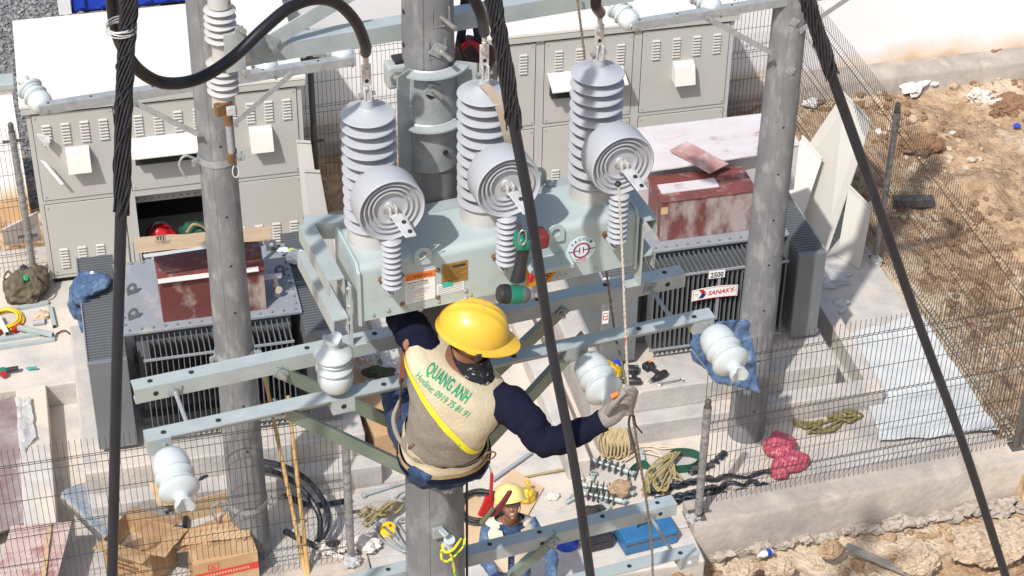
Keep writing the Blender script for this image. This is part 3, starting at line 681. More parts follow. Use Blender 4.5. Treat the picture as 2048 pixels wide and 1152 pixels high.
# ------------------------------------------------------------------ crates on the transformers
def crate(name, x0, x1, y0, y1, z0, z1, lab, m1, m2, lean=0.0, lid=True):
    t = thing(name, lab, 'crate', ((x0 + x1) / 2, (y0 + y1) / 2, z0), group='plywood crates over the bushings')
    e = .014
    MB().box((x0, y0, z0), (x1, y0 + e, z1)).build('front_board', m1, t, bev=.003, smooth=0)
    MB().box((x0, y1 - e, z0), (x1, y1, z1)).build('back_board', m1, t, smooth=0)
    MB().box((x0, y0 + e + .001, z0), (x0 + e, y1 - e - .001, z1)).build('side_board', m2, t, bev=.003, smooth=0)
    MB().box((x1 - e, y0 + e + .001, z0), (x1, y1 - e - .001, z1)).build('side_board', m2, t, bev=.003, smooth=0)
    if lid: MB().box((x0 - .012, y0 - .015, z1 + .001), (x1 + .012, y1 + .01, z1 + .016)).build('top_board', m2, t, bev=.003, smooth=0)
    return t
cL = crate('crate', .44, 1.40, 15.10, 15.62, 1.602, 2.06, 'red plywood crate with pale scuffs on the left transformer', mat('red_crate_left', (.15, .045, .04), (.115, .036, .034), 3, .5, bump=.15, bscale=40, c3=(.38, .31, .27), s3=3.0, lo3=.52, hi3=.64, stretch=(1, 1, .7)), redply2)
MB().prism([V((.43, 15.05, 2.078)), V((1.35, 15.05, 2.078)), V((1.35, 15.09, 2.10)), V((.43, 15.09, 2.10))], (0, 0, .006)).build('ledge_strip', paleply, cL, smooth=0)
cb = thing('cardboard_sheet', 'orange brown cardboard sheet with metal edge lying on the left red crate', 'cardboard', (.9, 15.3, 2.1))
MB().sheet([VY(275, 505, 15.0), VY(540, 478, 15.05), VY(545, 452, 15.55), VY(268, 478, 15.5)], 16, 6, .015, 5, .008).build('sheet', cardb_l, cb)
MB().sheet([VY(288, 516, 14.98), VY(420, 496, 15.0), VY(420, 490, 15.03), VY(286, 509, 15.01)], 12, 2, .006, 7, .004).build('metal_edge', galv, cb)
o = VY(312, 492, 15.2); MB().tube([o + V((0, 0, .035)), o + V((.09, .0, .05)), o + V((.1, .1, .04)), o + V((.015, .1, .03))], .003, 4, close=True).build('printed_mark', ink, cb)
for k in range(3): MB().box((o.x + .02 + k * .024, o.y + .015, o.z + .045), (o.x + .034 + k * .024, o.y + .075, o.z + .048)).build('printed_mark', ink, cb)
b = thing('plastic_bag', 'knotted white plastic bag with green logo on the left transformer', 'bag', G(588, 512, 1.66))
MB().lump(G(590, 512, 1.66), (.10, .075, .07), .5, 10, 4, 3).build('bag', whitep, b); MB().lump(G(566, 500, 1.7), (.06, .03, .035), .6, 16, 9, 3).build('knot', whitep, b)
MB().lump(G(583, 498, 1.72), (.028, .02, .006), .2, 16, 2, 2).build('logo_patch', mat('lime_print', (.45, .6, .05), rough=.5), b)
cR = crate('crate', 5.33, 6.29, 15.38, 15.82, 1.602, 2.06, 'scuffed red plywood crate on the right transformer', redply, redply2)
MB().box((5.32, 15.372, 1.92), (5.39, 15.379, 2.0)).build('raw_edge', woodl, cR, smooth=0)
MB().box((5.36, 15.50, 2.077), (5.95, 15.66, 2.084)).build('tape_strip', paleply, cR, smooth=0)
crate('crate', 5.10, 6.95, 15.98, 16.62, 1.602, 2.14, 'long pale faded crate behind the red one on the right transformer', paleply, paleply, lid=True)
t = thing('plywood_board', 'wide white stained plywood sheet on top of the long pale crate', 'board', (6.1, 16.3, 2.16))
MB().sheet([G(1285, 345, 2.17), G(1525, 308, 2.17), G(1535, 245, 2.17), G(1280, 283, 2.17)], 12, 4, .006, 3, .014).build('board', paleply, t)
t = thing('plywood_board', 'small tilted red brown board lying on the white stained sheet', 'board', (6.0, 16, 2.2))
MB().sheet([G(1340, 300, 2.22), G(1420, 346, 2.16), G(1458, 327, 2.19), G(1372, 282, 2.24)], 10, 4, .004, 4, .014).build('board', redboard, t)

# ================================================================== POLES
def conc_pole(x, y, ztop, taper, rb, lab):
    t = thing('concrete_pole', lab, 'pole', (x, y, 0), group='spun concrete poles')
    rt = rb - taper * ztop; b = MB(); n = 28; ring = []
    zs = [ztop * k / 24 for k in range(25)]
    b.loft([((x, y, z), (rb + (rt - rb) * z / ztop, 0, 0), (0, rb + (rt - rb) * z / ztop, 0)) for z in zs], 32)
    b.build('shaft', poleconc, t, smooth=50)
    for a in (-112, 68):
        q = R_(a); MB().tube([V((x + (rb + (rt - rb) * z / ztop) * math.cos(q), y + (rb + (rt - rb) * z / ztop) * math.sin(q), z)) for z in (0, ztop)], .0035, 5).build('mould_seam', poleconc, t)
    return t, (lambda z: rb + (rt - rb) * z / ztop)
pL, rL = conc_pole(.962, 13.6, 7.5, .0068, .178, 'grey concrete pole at left, in front of the left transformer')
pR, rR = conc_pole(5.955, 14.2, 7.5, .0068, .182, 'grey concrete pole at right, rising behind the front fence')
pC, rC = conc_pole(XP, YP, 10.4, .0128, .218, 'near concrete pole in the middle that carries the recloser')
def hole(t, x, y, z, r, ang=-100):
    q = R_(ang); d = V((math.cos(q), math.sin(q), 0)); p = V((x, y, z)) + d * (r - .002)
    MB().lathe([(.011, 0), (.011, .0035)], p, d, 10).build('bolt_hole', dark, t)
for py in (275, 415, 512, 605, 697, 790, 880):
    p = VY(441 + (py - 384) * .091, py, 13.6); hole(pL, .962, 13.6, p.z, rL(p.z), -82)
for py in (237, 330, 421, 510, 600, 700, 800):
    p = VY(1543 - (py - 384) * .1, py, 14.2); hole(pR, 5.955, 14.2, p.z, rR(p.z), -95)
for px, py in ((1590, 44), (1582, 141)):
    p = VY(px, py, 14.05); MB().cbox(p, (.07, .012, .07), m=Matrix.Rotation(.5, 3, 'Y')).build('washer_plate', galv_d, pR, smooth=0); MB().lathe([(.014, 0), (.014, .03)], p, (0.1, -1, 0), 6).build('bolt', steel, pR)
def strap_clamp(x, y, z, r, lab, tail=True):
    t = thing('pole_clamp', lab, 'clamp', (x, y, z), group='galvanised pole clamps')
    b = MB(); n = 40
    prof = [(r + .003, -.03), (r + .008, -.03), (r + .008, .03), (r + .003, .03), (r + .003, -.03)]
    b.lathe(prof, (x, y, z), (0, 0, 1), n, False); b.build('band', galv_d, t)
    for s in (-1, 1):
        q = R_(-90 + s * 68); d = V((math.cos(q), math.sin(q), 0)); c = V((x, y, z)) + d * (r + .04)
        MB().cbox(c, (.07, .012, .06), q).build('ear', galv_d, t, smooth=0)
        MB().tube([c + V((-.02, -.06, .0)), c + V((.02, .08, 0))], .008, 8).build('bolt', steel, t)
    if tail:
        c = V((x - r - .03, y - .05, z)); b = MB().tube(spl([c + V((0, 0, .02)), c + V((-.08, -.02, .07)), c + V((-.13, -.03, .0)), c + V((-.09, -.05, -.12))]), .011, 6); b.build('open_hook', galv_d, t)
    return t
z = VY(430, 335, 13.42).z; strap_clamp(.962, 13.6, z, rL(z), 'galvanised clamp with hanging hook on the left pole below the fuse tube')
z = VY(465, 728, 13.42).z; strap_clamp(.962, 13.6, z, rL(z), 'galvanised clamp on the left pole at transformer height', False)
z = VY(505, 1025, 13.42).z; strap_clamp(.962, 13.6, z, rL(z), 'galvanised clamp low on the left pole by the cartons')
# ------------------------------------------------------------------ insulators
def saddle(b, o, ax, r, h, wdir, n=20):
    o, ax, wdir = V(o), V(ax).normalized(), V(wdir).normalized(); w2 = ax.cross(wdir); vs = []; rings = [(r * .80, 0), (r * .74, h * .28), (r, h * .55), (r, h), (r * .75, h), (r * .5, h), (r * .25, h), (.0005, h)]
    for (rr, hh) in rings:
        for k in range(n):
            a = 2 * math.pi * k / n; x, y = rr * math.cos(a), rr * math.sin(a)
            g = (1 - min(1, abs(x) / (r * .62)) ** 2) * h * .36 if hh >= h * .99 else 0
            vs.append(o + wdir * x + w2 * y + ax * (hh - g))
    b.add(vs, [(i * n + k, i * n + (k + 1) % n, (i + 1) * n + (k + 1) % n, (i + 1) * n + k) for i in range(len(rings) - 1) for k in range(n)])
PIN = [(.020, 0), (.040, .003), (.056, .012), (.066, .030), (.071, .055), (.071, .078), (.066, .092), (.057, .098), (.056, .102), (.072, .106), (.076, .112), (.075, .118), (.060, .130), (.056, .138), (.057, .142), (.067, .145), (.069, .150), (.066, .155), (.056, .160), (.056, .164), (.074, .168), (.079, .174), (.078, .181), (.066, .192), (.046, .203), (.033, .210), (.028, .217)]
def pin_insulator(o, ax, wdir, lab, fr=WF, s=1.0, group='white pin insulators'):
    o = V(o); ax = V(ax).normalized(); t = thing('pin_insulator', lab, 'insulator', fr @ o, group=group)
    MB().lathe([(.011 * s, -.05 * s), (.011 * s, .02 * s)], o, ax, 10).build('spindle', steel, t, fr)
    MB().lathe([(.026 * s, -.012 * s), (.026 * s, -.0005 * s)], o, ax, 6).build('nut', steel, t, fr)
    b = MB().lathe([(r * s, h * s) for r, h in PIN], o, ax, 36, False); b.build('body', porc, t, fr, smooth=48)
    b = MB(); saddle(b, o + ax * .217 * s, ax, .038 * s, .048 * s, wdir); b.build('head', porc, t, fr, smooth=50)
    return t
# ------------------------------------------------------------------ arms on the two far poles
def angle(b, p, q, w, th, up, out):   # L section: vertical leg towards -out, flat leg on top going along out
    p, q, up, out = V(p), V(q), V(up), V(out)
    b.hexa([p, q, q + out * th, p + out * th, p + up * w, q + up * w, q + out * th + up * w, p + out * th + up * w])
    b.hexa([p + out * (th + .0002) + up * (w - th), q + out * (th + .0002) + up * (w - th), q + out * w + up * (w - th), p + out * w + up * (w - th), p + out * (th + .0002) + up * (w - .0003), q + out * (th + .0002) + up * (w - .0003), q + out * w + up * (w - .0003), p + out * w + up * (w - .0003)])
def topholes(t, fr, pts, r=.011, nrm=(0, 0, 1)):
    for p in pts: MB().lathe([(r, -.004), (r, .0012)], p, nrm, 14).build('bolt_hole', dark, t, fr)
def far_arm(pts, lab, braces, ins, inlab):
    p, q = V(pts[0]), V(pts[1]); d = (q - p).normalized(); n = V((-d.y, d.x, 0))
    t = thing('crossarm', lab, 'crossarm', (p + q) / 2, group='crossarms on the far poles')
    b = MB(); angle(b, p - V((0, 0, .075)), q - V((0, 0, .075)), .075, .007, (0, 0, 1), n); b.build('angle_bar', galv_d, t, smooth=0)
    topholes(t, WF, [p.lerp(q, k) + n * .04 for k in (.03, .16, .35, .5, .7, .88)])
    for a, c in braces:
        MB().bar(a, c, .008, .045, (0, 0, 1)).build('brace', galv_d, t, smooth=0)
        for e in (a, c): MB().lathe([(.013, 0), (.013, .025)], V(e) - n * .005, -n, 6).build('bolt', steel, t)
    for k, l in zip(ins, inlab): 
        o = p.lerp(q, k) + V((0, 0, -.05)) + n * .05
        pi = pin_insulator(o, V((-.40, .80, .30)), d, l, s=1.30, group='insulators on the far crossarms'); ax_ = V((-.40, .80, .30)).normalized(); MB().lathe([(.052, -.008), (.052, .012)], o, ax_, 20).build('base_ring', porc, pi); MB().lathe([(.040, -.0095), (.040, -.0085)], o, ax_, 20).build('base_socket', dark, pi)
        MB().lathe([(.013, 0), (.013, .02)], p.lerp(q, k) + V((0, 0, -.045)), -n, 6).build('bolt', steel, t)
la, lb_ = VY(78, 214, 13.42), VY(712, 115, 13.74)
far_arm((la, lb_), 'galvanised crossarm on the left pole above the cabinet roof', ((VY(268, 205, 13.44), VY(395, 268, 13.44)), (VY(585, 146, 13.60), VY(468, 248, 13.50))), (.02, .73, .98), ('white insulator at the left end of the left pole crossarm', 'white insulator beside the black jumper cable on the left pole crossarm', 'white insulator at the right end of the left pole crossarm'))
ra, rb_ = VY(1265, 47, 13.98), VY(1830, -45, 14.16)
far_arm((ra, rb_), 'galvanised crossarm on the right pole at the top edge', ((VY(1412, 35, 14.0), VY(1540, 104, 14.02)), (VY(1700, -6, 14.1), VY(1600, 62, 14.06))), (.015, .30, .97), ('white insulator at the left end of the right pole crossarm', 'white insulator on the right pole crossarm cut by the top edge', 'white insulator at the outer end of the right pole crossarm'))

# ================================================================== NEAR POLE: ARMS
ZA = 7.385
def LW(a, b, z): return LF @ V((a, b, z))
def near_arm(lab, p, q, back, mat_, holes, ends, fholes=()):
    p, q = V(p), V(q); t = thing('crossarm', lab, 'crossarm', LF @ ((p + q) / 2), PH, group='crossarms on the near pole')
    d = (q - p).normalized(); n = V((-d.y, d.x, 0)) * (1 if back else -1)
    b = MB(); angle(b, p - V((0, 0, .075)), q - V((0, 0, .075)), .075, .0075, (0, 0, 1), n); b.build('angle_bar', mat_, t, LF, smooth=0)
    if back:   # welded bottom flange and end web make this one read as a boxed channel
        MB().hexa([p + n * .008 + V((0, 0, -.075)), q + n * .008 + V((0, 0, -.075)), q + n * .05 + V((0, 0, -.075)), p + n * .05 + V((0, 0, -.075)), p + n * .008 + V((0, 0, -.068)), q + n * .008 + V((0, 0, -.068)), q + n * .05 + V((0, 0, -.068)), p + n * .05 + V((0, 0, -.068))]).build('bottom_flange', mat_, t, LF, smooth=0)
    topholes(t, LF, [p.lerp(q, k) + n * .042 for k in holes], .012)
    topholes(t, LF, [p.lerp(q, k) + V((0, 0, -.04)) for k in fholes], .012, -n)
    return t, p, q, n
A1, pa, qa, na = near_arm('long upper rear crossarm of galvanised angle behind the worker', (-1.29, .135, ZA), (1.28, .13, ZA), True, galv, (.03, .1, .30, .42, .60, .72, .85, .965), (), (.035, .56, .965))
B1, pb, qb, nb = near_arm('long upper front crossarm carrying four white insulators', (-1.31, -.135, ZA), (1.265, -.145, ZA), False, galv, (.03, .12, .40, .55, .63, .86, .965), ())
def endbox(t, o, w=.10, name='insulator_bracket'):   # short welded plate under the front edge of the arm
    o = V(o); MB().box((o.x - w / 2, o.y - .002, o.z - .078), (o.x + w / 2, o.y + .007, o.z - .0005)).build(name, galv, t, LF, smooth=0)
    MB().box((o.x - w / 2, o.y + .0072, o.z - .078), (o.x - w / 2 + .006, o.y + .067, o.z - .008)).build(name, galv, t, LF, smooth=0)
yb = -.215
for a in (-1.26, -.47, .60, 1.21): endbox(B1, (a, yb, ZA))
MB().lathe([(.012, 0), (.012, .0015)], (-.47, yb - .002, ZA - .042), (0, -1, 0), 14).build('bolt_hole', dark, B1, LF)
pin_insulator((-.47 + -.02, -.180, ZA + .03), (-.02, 0, 1), (1, .1, 0), 'white pin insulator standing upright on the front crossarm', LF, 1.06)
pin_insulator((-1.24, yb - .045, ZA - .045), (.02, -1, -.22), (1, 0, 0), 'white pin insulator at the left end of the front crossarm, pointing out', LF, 1.10)
pin_insulator((.625, yb - .045, ZA - .045), (.02, -1, -.16), (1, 0, 0), 'white pin insulator on the front crossarm between the worker and his rope', LF, 1.10)
pin_insulator((1.23, yb - .045, ZA - .045), (.02, -1, -.16), (1, 0, 0), 'white pin insulator at the right end of the front crossarm, over the denim', LF, 1.10)
def tie(t, a, z, y0=.135, y1=-.135, name='tie_rod'):
    MB().tube([(a, y0 - .001, z), (a, y1 + .002, z)], .0095, 10).build(name, galv_d, t, LF)
    for y, s in ((y0 - .006, 1), (y1 + .004, -1)):
        MB().cbox((a, y, z), (.055, .006, .055), m=Matrix.Rotation(.25, 3, 'Y')).build('washer', galv_d, t, LF, smooth=0)
        MB().lathe([(.017, 0), (.017, .014)], (a, y - .004, z), (0, -1, 0), 6).build('nut', steel, t, LF)
tie(A1, -1.12, ZA - .04); tie(A1, 1.10, ZA - .04)
def brace(t, p, q, w=.055):
    p, q = V(p), V(q); b = MB(); d = (q - p).normalized()
    b.bar(p - d * .03, q + d * .04, .007, w, (0, 0, 1)); b.bar(p - d * .03 + V((0, .022, .022)), q + d * .04 + V((0, .022, .022)), .036, .006, (0, 0, 1)); b.build('brace', galv_g, t, LF, smooth=0)
    for e in (p, q):
        MB().lathe([(.026, 0), (.026, .004)], e + V((0, -.005, 0)), (0, -1, 0), 20).build('washer', galv_d, t, LF)
        MB().lathe([(.015, .004), (.015, .018), (.010, .019), (.010, .035)], e + V((0, -.005, 0)), (0, -1, 0), 6).build('bolt', steel, t, LF)
zb = LB(885, 972, -.16).z
za = LB(885, 972, -.16)
q0 = LB(565, 748, .13); brace(A1, q0, (0.0, .145, zb + .04)); q1 = LB(1122, 625, .13); brace(A1, q1, (0.03, .148, zb + .04))
q0 = LB(560, 792, -.15); brace(B1, (q0.x, -.152, ZA - .045), (za.x + .0, -.165, zb)); q1 = LB(1160, 690, -.15); brace(B1, (q1.x, -.152, ZA - .045), (za.x + .02, -.175, zb + .002))
# lower pair
def bz(px, py, b):   # height at which the ray meets depth b
    return LB(px, py, b)
r_ = LB(1353, 1018, .14); l_ = LB(925, 1102, .14); ZB = (r_.z + l_.z) / 2
A2, pa2, qa2, na2 = near_arm('lower rear crossarm on the near pole, above the ground worker', (-1.28, .14, ZB), (r_.x, .135, ZB), True, galv, (.03, .30, .42, .62, .72, .85, .965), (), (.72, .965))
fr_ = LB(1400, 1105, -.23)
B2, pb2, qb2, nb2 = near_arm('lower front crossarm at the bottom edge', (-1.30, -.15, ZB), (fr_.x, -.155, ZB), False, galv, (.03, .12, .55, .64, .86, .965), ())
endbox(B2, (fr_.x - .055, -.232, ZB)); MB().lathe([(.012, 0), (.012, .0015)], (fr_.x - .055, -.234, ZB - .042), (0, -1, 0), 14).build('bolt_hole', whitep, B2, LF)
q = LB(1300, 1035, .14); tie(A2, q.x, ZB - .045, .14, -.15)
q1 = LB(1105, 1078, .13); brace(A2, (q1.x, .131, ZB - .04), (.02, .15, ZB - .62)); brace(B2, (-.8, -.17, ZB - .045), (-.02, -.185, ZB - .62))
# upper arm with its rising brace
ua, ub = LB(486, 104, .16), LB(800, 48, .16); zu = (ua.z + ub.z) / 2 + .01
A3 = thing('crossarm', 'top crossarm of the near pole holding the fuse cutout', 'crossarm', LW(-.1, .16, zu), PH, group='crossarms on the near pole')
b = MB(); angle(b, (ua.x, .15, zu - .075), (.95, .15, zu - .075), .075, .0075, (0, 0, 1), V((0, 1, 0))); b.build('angle_bar', galv, A3, LF, smooth=0)
q = LB(537, 86, .14); e = LB(706, -14, .14); MB().bar((q.x, .142, q.z), (e.x, .142, e.z), .008, .062, (0, 0, 1)).build('brace', galv, A3, LF, smooth=0)
MB().cbox((q.x, .134, q.z), (.065, .006, .065), m=Matrix.Rotation(.6, 3, 'Y')).build('washer', galv_d, A3, LF, smooth=0); MB().lathe([(.012, 0), (.012, .06)], (q.x, .131, q.z), (.15, -1, 0), 10).build('bolt', steel, A3, LF)
# fuse cutout on the arm's left end
q = LB(440, 40, .02); q2 = LB(447, 195, .02)
cx, cb_, = q.x, .02
fc = thing('fuse_cutout', 'grey ribbed fuse cutout hanging beside the left pole, with bronze tube', 'cutout', LF @ V((q2.x, .02, q2.z)), PH)
def ribs(b, o, ax, n, r0, r1, pitch, first=0.0):
    prof = [(r0, first)]
    for k in range(n):
        h = first + k * pitch; prof += [(r0, h + pitch * .22), (r1, h + pitch * .34), (r1 + .002, h + pitch * .46), (r1, h + pitch * .56), (r0, h + pitch * .82)]
    b.lathe(prof, o, ax, 32)
axc = (q - q2).normalized(); Lc = (q - q2).length
b = MB(); ribs(b, q2, axc, 5, .036, .060, .030, .02); b.build('lower_stack', porc_g, fc, LF, smooth=50)
b = MB(); ribs(b, q2 + axc * .245, axc, 5, .036, .060, .030, 0); b.build('upper_stack', porc_g, fc, LF, smooth=50)
MB().lathe([(.036, .16), (.036, .25)], q2, axc, 28).build('middle_body', porc_g, fc, LF)
MB().lathe([(.045, -.035), (.045, .022)], q2, axc, 28).build('end_cap', porc_g, fc, LF); MB().lathe([(.045, .395), (.042, .45), (.03, .46)], q2, axc, 28).build('end_cap', porc_g, fc, LF)
m_ = LB(462, 95, -.02); MB().box((m_.x - .03, -.05, m_.z - .09), (m_.x + .045, .02, m_.z + .07)).build('bracket_box', galv, fc, LF, smooth=0)
s_ = LB(482, 100, -.07); MB().box((s_.x - .016, -.07, s_.z - .13), (s_.x + .016, -.062, s_.z + .10)).build('bracket_strap', galv_d, fc, LF, bev=.002, smooth=0)
for dz in (-.09, .09): MB().lathe([(.011, 0), (.011, .045)], (s_.x, -.07, s_.z + dz), (.2, -1, .2), 8).build('bolt', steel, fc, LF)
MB().bar((m_.x + .046, .0, m_.z + .02), (ua.x + .02, .148, zu - .03), .03, .05).build('mount_arm', galv, fc, LF, smooth=0)
h_ = LB(452, 215, -.02); MB().cbox((h_.x - .01, h_.y, h_.z), (.07, .03, .05), .3).build('hinge', copper_w, fc, LF, bev=.004); MB().cbox((h_.x + .012, h_.y - .03, h_.z), (.035, .02, .035)).build('hinge_clamp', tinned, fc, LF, bev=.003)
t0, t1 = LB(456, 235, -.04), LB(463, 305, -.05); MB().tube([t0, t1], .014, 12).build('fuse_tube', galv_d, fc, LF); MB().tube([t0 + V((0, 0, .015)), t0 - (t0 - t1) * .18], .018, 12).build('tube_ferrule', copper_w, fc, LF)
t2 = LB(470, 330, -.055); MB().tube(spl([t1, LB(462, 318, -.05), t2]), [.017] * 11 + [.017 - .0012 * k for k in range(10)], 10).build('tube_tail', copper_w, fc, LF)
MB().tube([t2 + V((.012 * math.sin(2 * math.pi * k / 16), 0, -.03 + .028 * math.cos(2 * math.pi * k / 16))) for k in range(16)], .002, 5, close=True).build('pull_ring', whitep, fc, LF)
b = MB().bar(LB(452, 0, .0), LB(448, 14, .0), .03, .03); b.build('top_contact', copper_w, fc, LF, bev=.003)
# ------------------------------------------------------------------ pole ironwork
pb_ = thing('pole_bracket', 'welded galvanised half collar bolted to the near pole above the recloser', 'bracket', LW(0, -.1, 8.4), PH)
z1, z0 = LB(870, 152, -.15).z, LB(870, 262, -.15).z
rp_ = rC(8.5)
def arc(r, a0, a1, z, n=14): return [V((r * math.cos(R_(a0 + (a1 - a0) * k / n)), r * math.sin(R_(a0 + (a1 - a0) * k / n)), z)) for k in range(n + 1)]
def arcplate(r0, r1, a0, a1, za_, zb_, name, m=galv, n=14):
    I0, O0, I1, O1 = arc(r0, a0, a1, za_, n), arc(r1, a0, a1, za_, n), arc(r0, a0, a1, zb_, n), arc(r1, a0, a1, zb_, n); b = MB(); N_ = n + 1
    vs = I0 + O0 + I1 + O1; fs = []
    for k in range(n):
        fs += [(k, k + 1, N_ + k + 1, N_ + k), (2 * N_ + k + 1, 2 * N_ + k, 3 * N_ + k, 3 * N_ + k + 1), (N_ + k, N_ + k + 1, 3 * N_ + k + 1, 3 * N_ + k), (k + 1, k, 2 * N_ + k, 2 * N_ + k + 1)]
    fs += [(0, N_, 3 * N_, 2 * N_), (n, 2 * N_ + n, 3 * N_ + n, N_ + n)]
    b.add(vs, fs); return b.build(name, m, pb_, LF, smooth=30)
arcplate(rp_ + .004, rp_ + .010, -150, -30, z0 - .22, z1 - .001, 'back_plate', galv_d)
arcplate(rp_ + .011, rp_ + .065, -138, -42, z1 - .008, z1, 'top_flange'); arcplate(rp_ + .011, rp_ + .060, -138, -42, z0 - .004, z0 + .004, 'bottom_flange')
MB().tube(arc(rp_ + .017, -135, -45, z1 + .002), .006, 6).build('weld_bead', tinned, pb_, LF); MB().tube(arc(rp_ + .017, -135, -45, z0 + .006), .006, 6).build('weld_bead', tinned, pb_, LF)
for s, ang in ((-1, -146), (1, -34)):
    q = R_(ang); d = V((math.cos(q), math.sin(q), 0)); c = d * (rp_ + .01)
    MB().hexa([c + d * 0 + V((0, 0, z0 - .22)), c + d * .075 + V((0, 0, z0 - .22)), c + d * .075 + V((s * .007, 0, z0 - .22)), c + V((s * .007, 0, z0 - .22)), c + V((0, 0, z1)), c + d * .075 + V((0, 0, z1)), c + d * .075 + V((s * .007, 0, z1)), c + V((s * .007, 0, z1))]).build('side_web', galv, pb_, LF, smooth=0)
o = LB(868, 192, -.15); MB().lathe([(.019, 0), (.019, .003)], (o.x, -rp_ - .009, o.z - .01), (0, -1, 0), 18).build('bolt_hole', dark, pb_, LF)
MB().cbox((o.x, -rp_ - .014, o.z + .015), (.05, .006, .05), m=Matrix.Rotation(.5, 3, 'Y')).build('washer', galv_d, pb_, LF, smooth=0); MB().tube([(o.x, -rp_ - .01, o.z + .015), (o.x + .02, -rp_ - .085, o.z + .015)], .010, 10).build('bolt', steel, pb_, LF)
o = LB(905, 310, -.15); MB().lathe([(.012, 0), (.012, .003)], (o.x - .02, -rp_ - .013, o.z), (0, -1, 0), 12).build('slot', dark, pb_, LF)
for px, py, z in ((838, 208, 0),):   # clamp half with through bolt at left
    o = LB(px, py, -.06); MB().prism([o + V((-.06, 0, -.07)), o + V((.0, -.03, -.05)), o + V((.0, -.03, .06)), o + V((-.05, 0, .10)), o + V((-.08, .02, .05))], (0.004, .008, 0)).build('clamp_wing', galv, pb_, LF, smooth=0)
    MB().tube([o + V((-.07, .0, 0)), o + V((.085, -.02, 0))], .010, 10).build('bolt', steel, pb_, LF); MB().lathe([(.018, 0), (.018, .018)], o + V((.055, -.016, 0)), (1, -.13, 0), 6).build('nut', steel, pb_, LF)
    MB().cbox(o + V((.045, -.015, 0)), (.006, .06, .06)).build('washer', galv_d, pb_, LF, smooth=0)
o = LB(790, 150, .0); MB().box((o.x - .035, -.02, o.z - .055), (o.x + .045, .05, o.z + .05)).build('clamp_block', galv, pb_, LF, bev=.012, smooth=0); MB().lathe([(.03, 0), (.03, .006), (.016, .007), (.016, .024)], (o.x, -.021, o.z), (0, -1, 0), 6).build('bolt', steel, pb_, LF)
MB().cbox((o.x + .03, .02, o.z + .058), (.06, .06, .012)).build('rubber_pad', blackm, pb_, LF)
for px, py, w in ((884, 38, 0), (876, 100, 1)):
    o = LB(px, py, -.11); r = rC(o.z)
    for (x0, x1, za_, zb2) in ((-.037, .037, -.04, -.034), (-.037, -.032, -.0335, .04), (.032, .037, -.0335, .04)):
        MB().box((o.x + x0, -r - .002, o.z + za_), (o.x + x1, -r + .02, o.z + zb2)).build('bolt_pocket_lip', poleconc, pC, LF, bev=.002, smooth=0)
    if w: MB().cbox((o.x, -r - .006, o.z), (.055, .006, .055), m=Matrix.Rotation(.6, 3, 'Y')).build('washer', galv_d, pC, LF, smooth=0); MB().lathe([(.015, 0), (.015, .014)], (o.x, -r - .009, o.z), (0, -1, 0), 6).build('nut', steel, pC, LF)
    MB().tube([(o.x, -r + .01, o.z), (o.x + .025, -r - .085, o.z - .005)], .0095, 10).build('bolt', steel, pC, LF)
for px, py in ((803, 22), (803, 88), (806, 250)): 
    o = LB(px, py, .0); hole(pC, XP, YP, o.z, rC(o.z), 180 + 12)
# ================================================================== RECLOSER
RF = LF @ Matrix.Translation((.027, .085, -.062))
ZT0, ZT1 = 8.02, 8.285
rc = thing('recloser', 'three phase vacuum recloser with pale green tank and grey bushings', 'recloser', LW(.1, -.37, ZT0), PH)
a0, a1, bf, bb_ = -.475, .70, -.548, -.25
b = MB(); prof = [(bf, ZT0)] + [(bf + .035 - .035 * math.cos(R_(k)), ZT1 - .035 + .035 * math.sin(R_(k))) for k in range(0, 91, 15)] + [(bb_ - .02, ZT1), (bb_, ZT1 - .02), (bb_, ZT0)]
b.prism([V((a0, y, z)) for y, z in prof], (a1 - a0, 0, 0)); tank = b.build('tank', tankm, rc, RF, smooth=35)
for a, n in ((a0 - .012, 0), (a1, 1)):
    sc_ = 1.03; b = MB().prism([V((a, bf - .012 if k in (0, 1) else y, z + (.012 if k not in (0, len(prof) - 1) else -.012))) for k, (y, z) in enumerate(prof)], (.012, 0, 0)); b.build('end_flange', tankm, rc, RF, smooth=35)
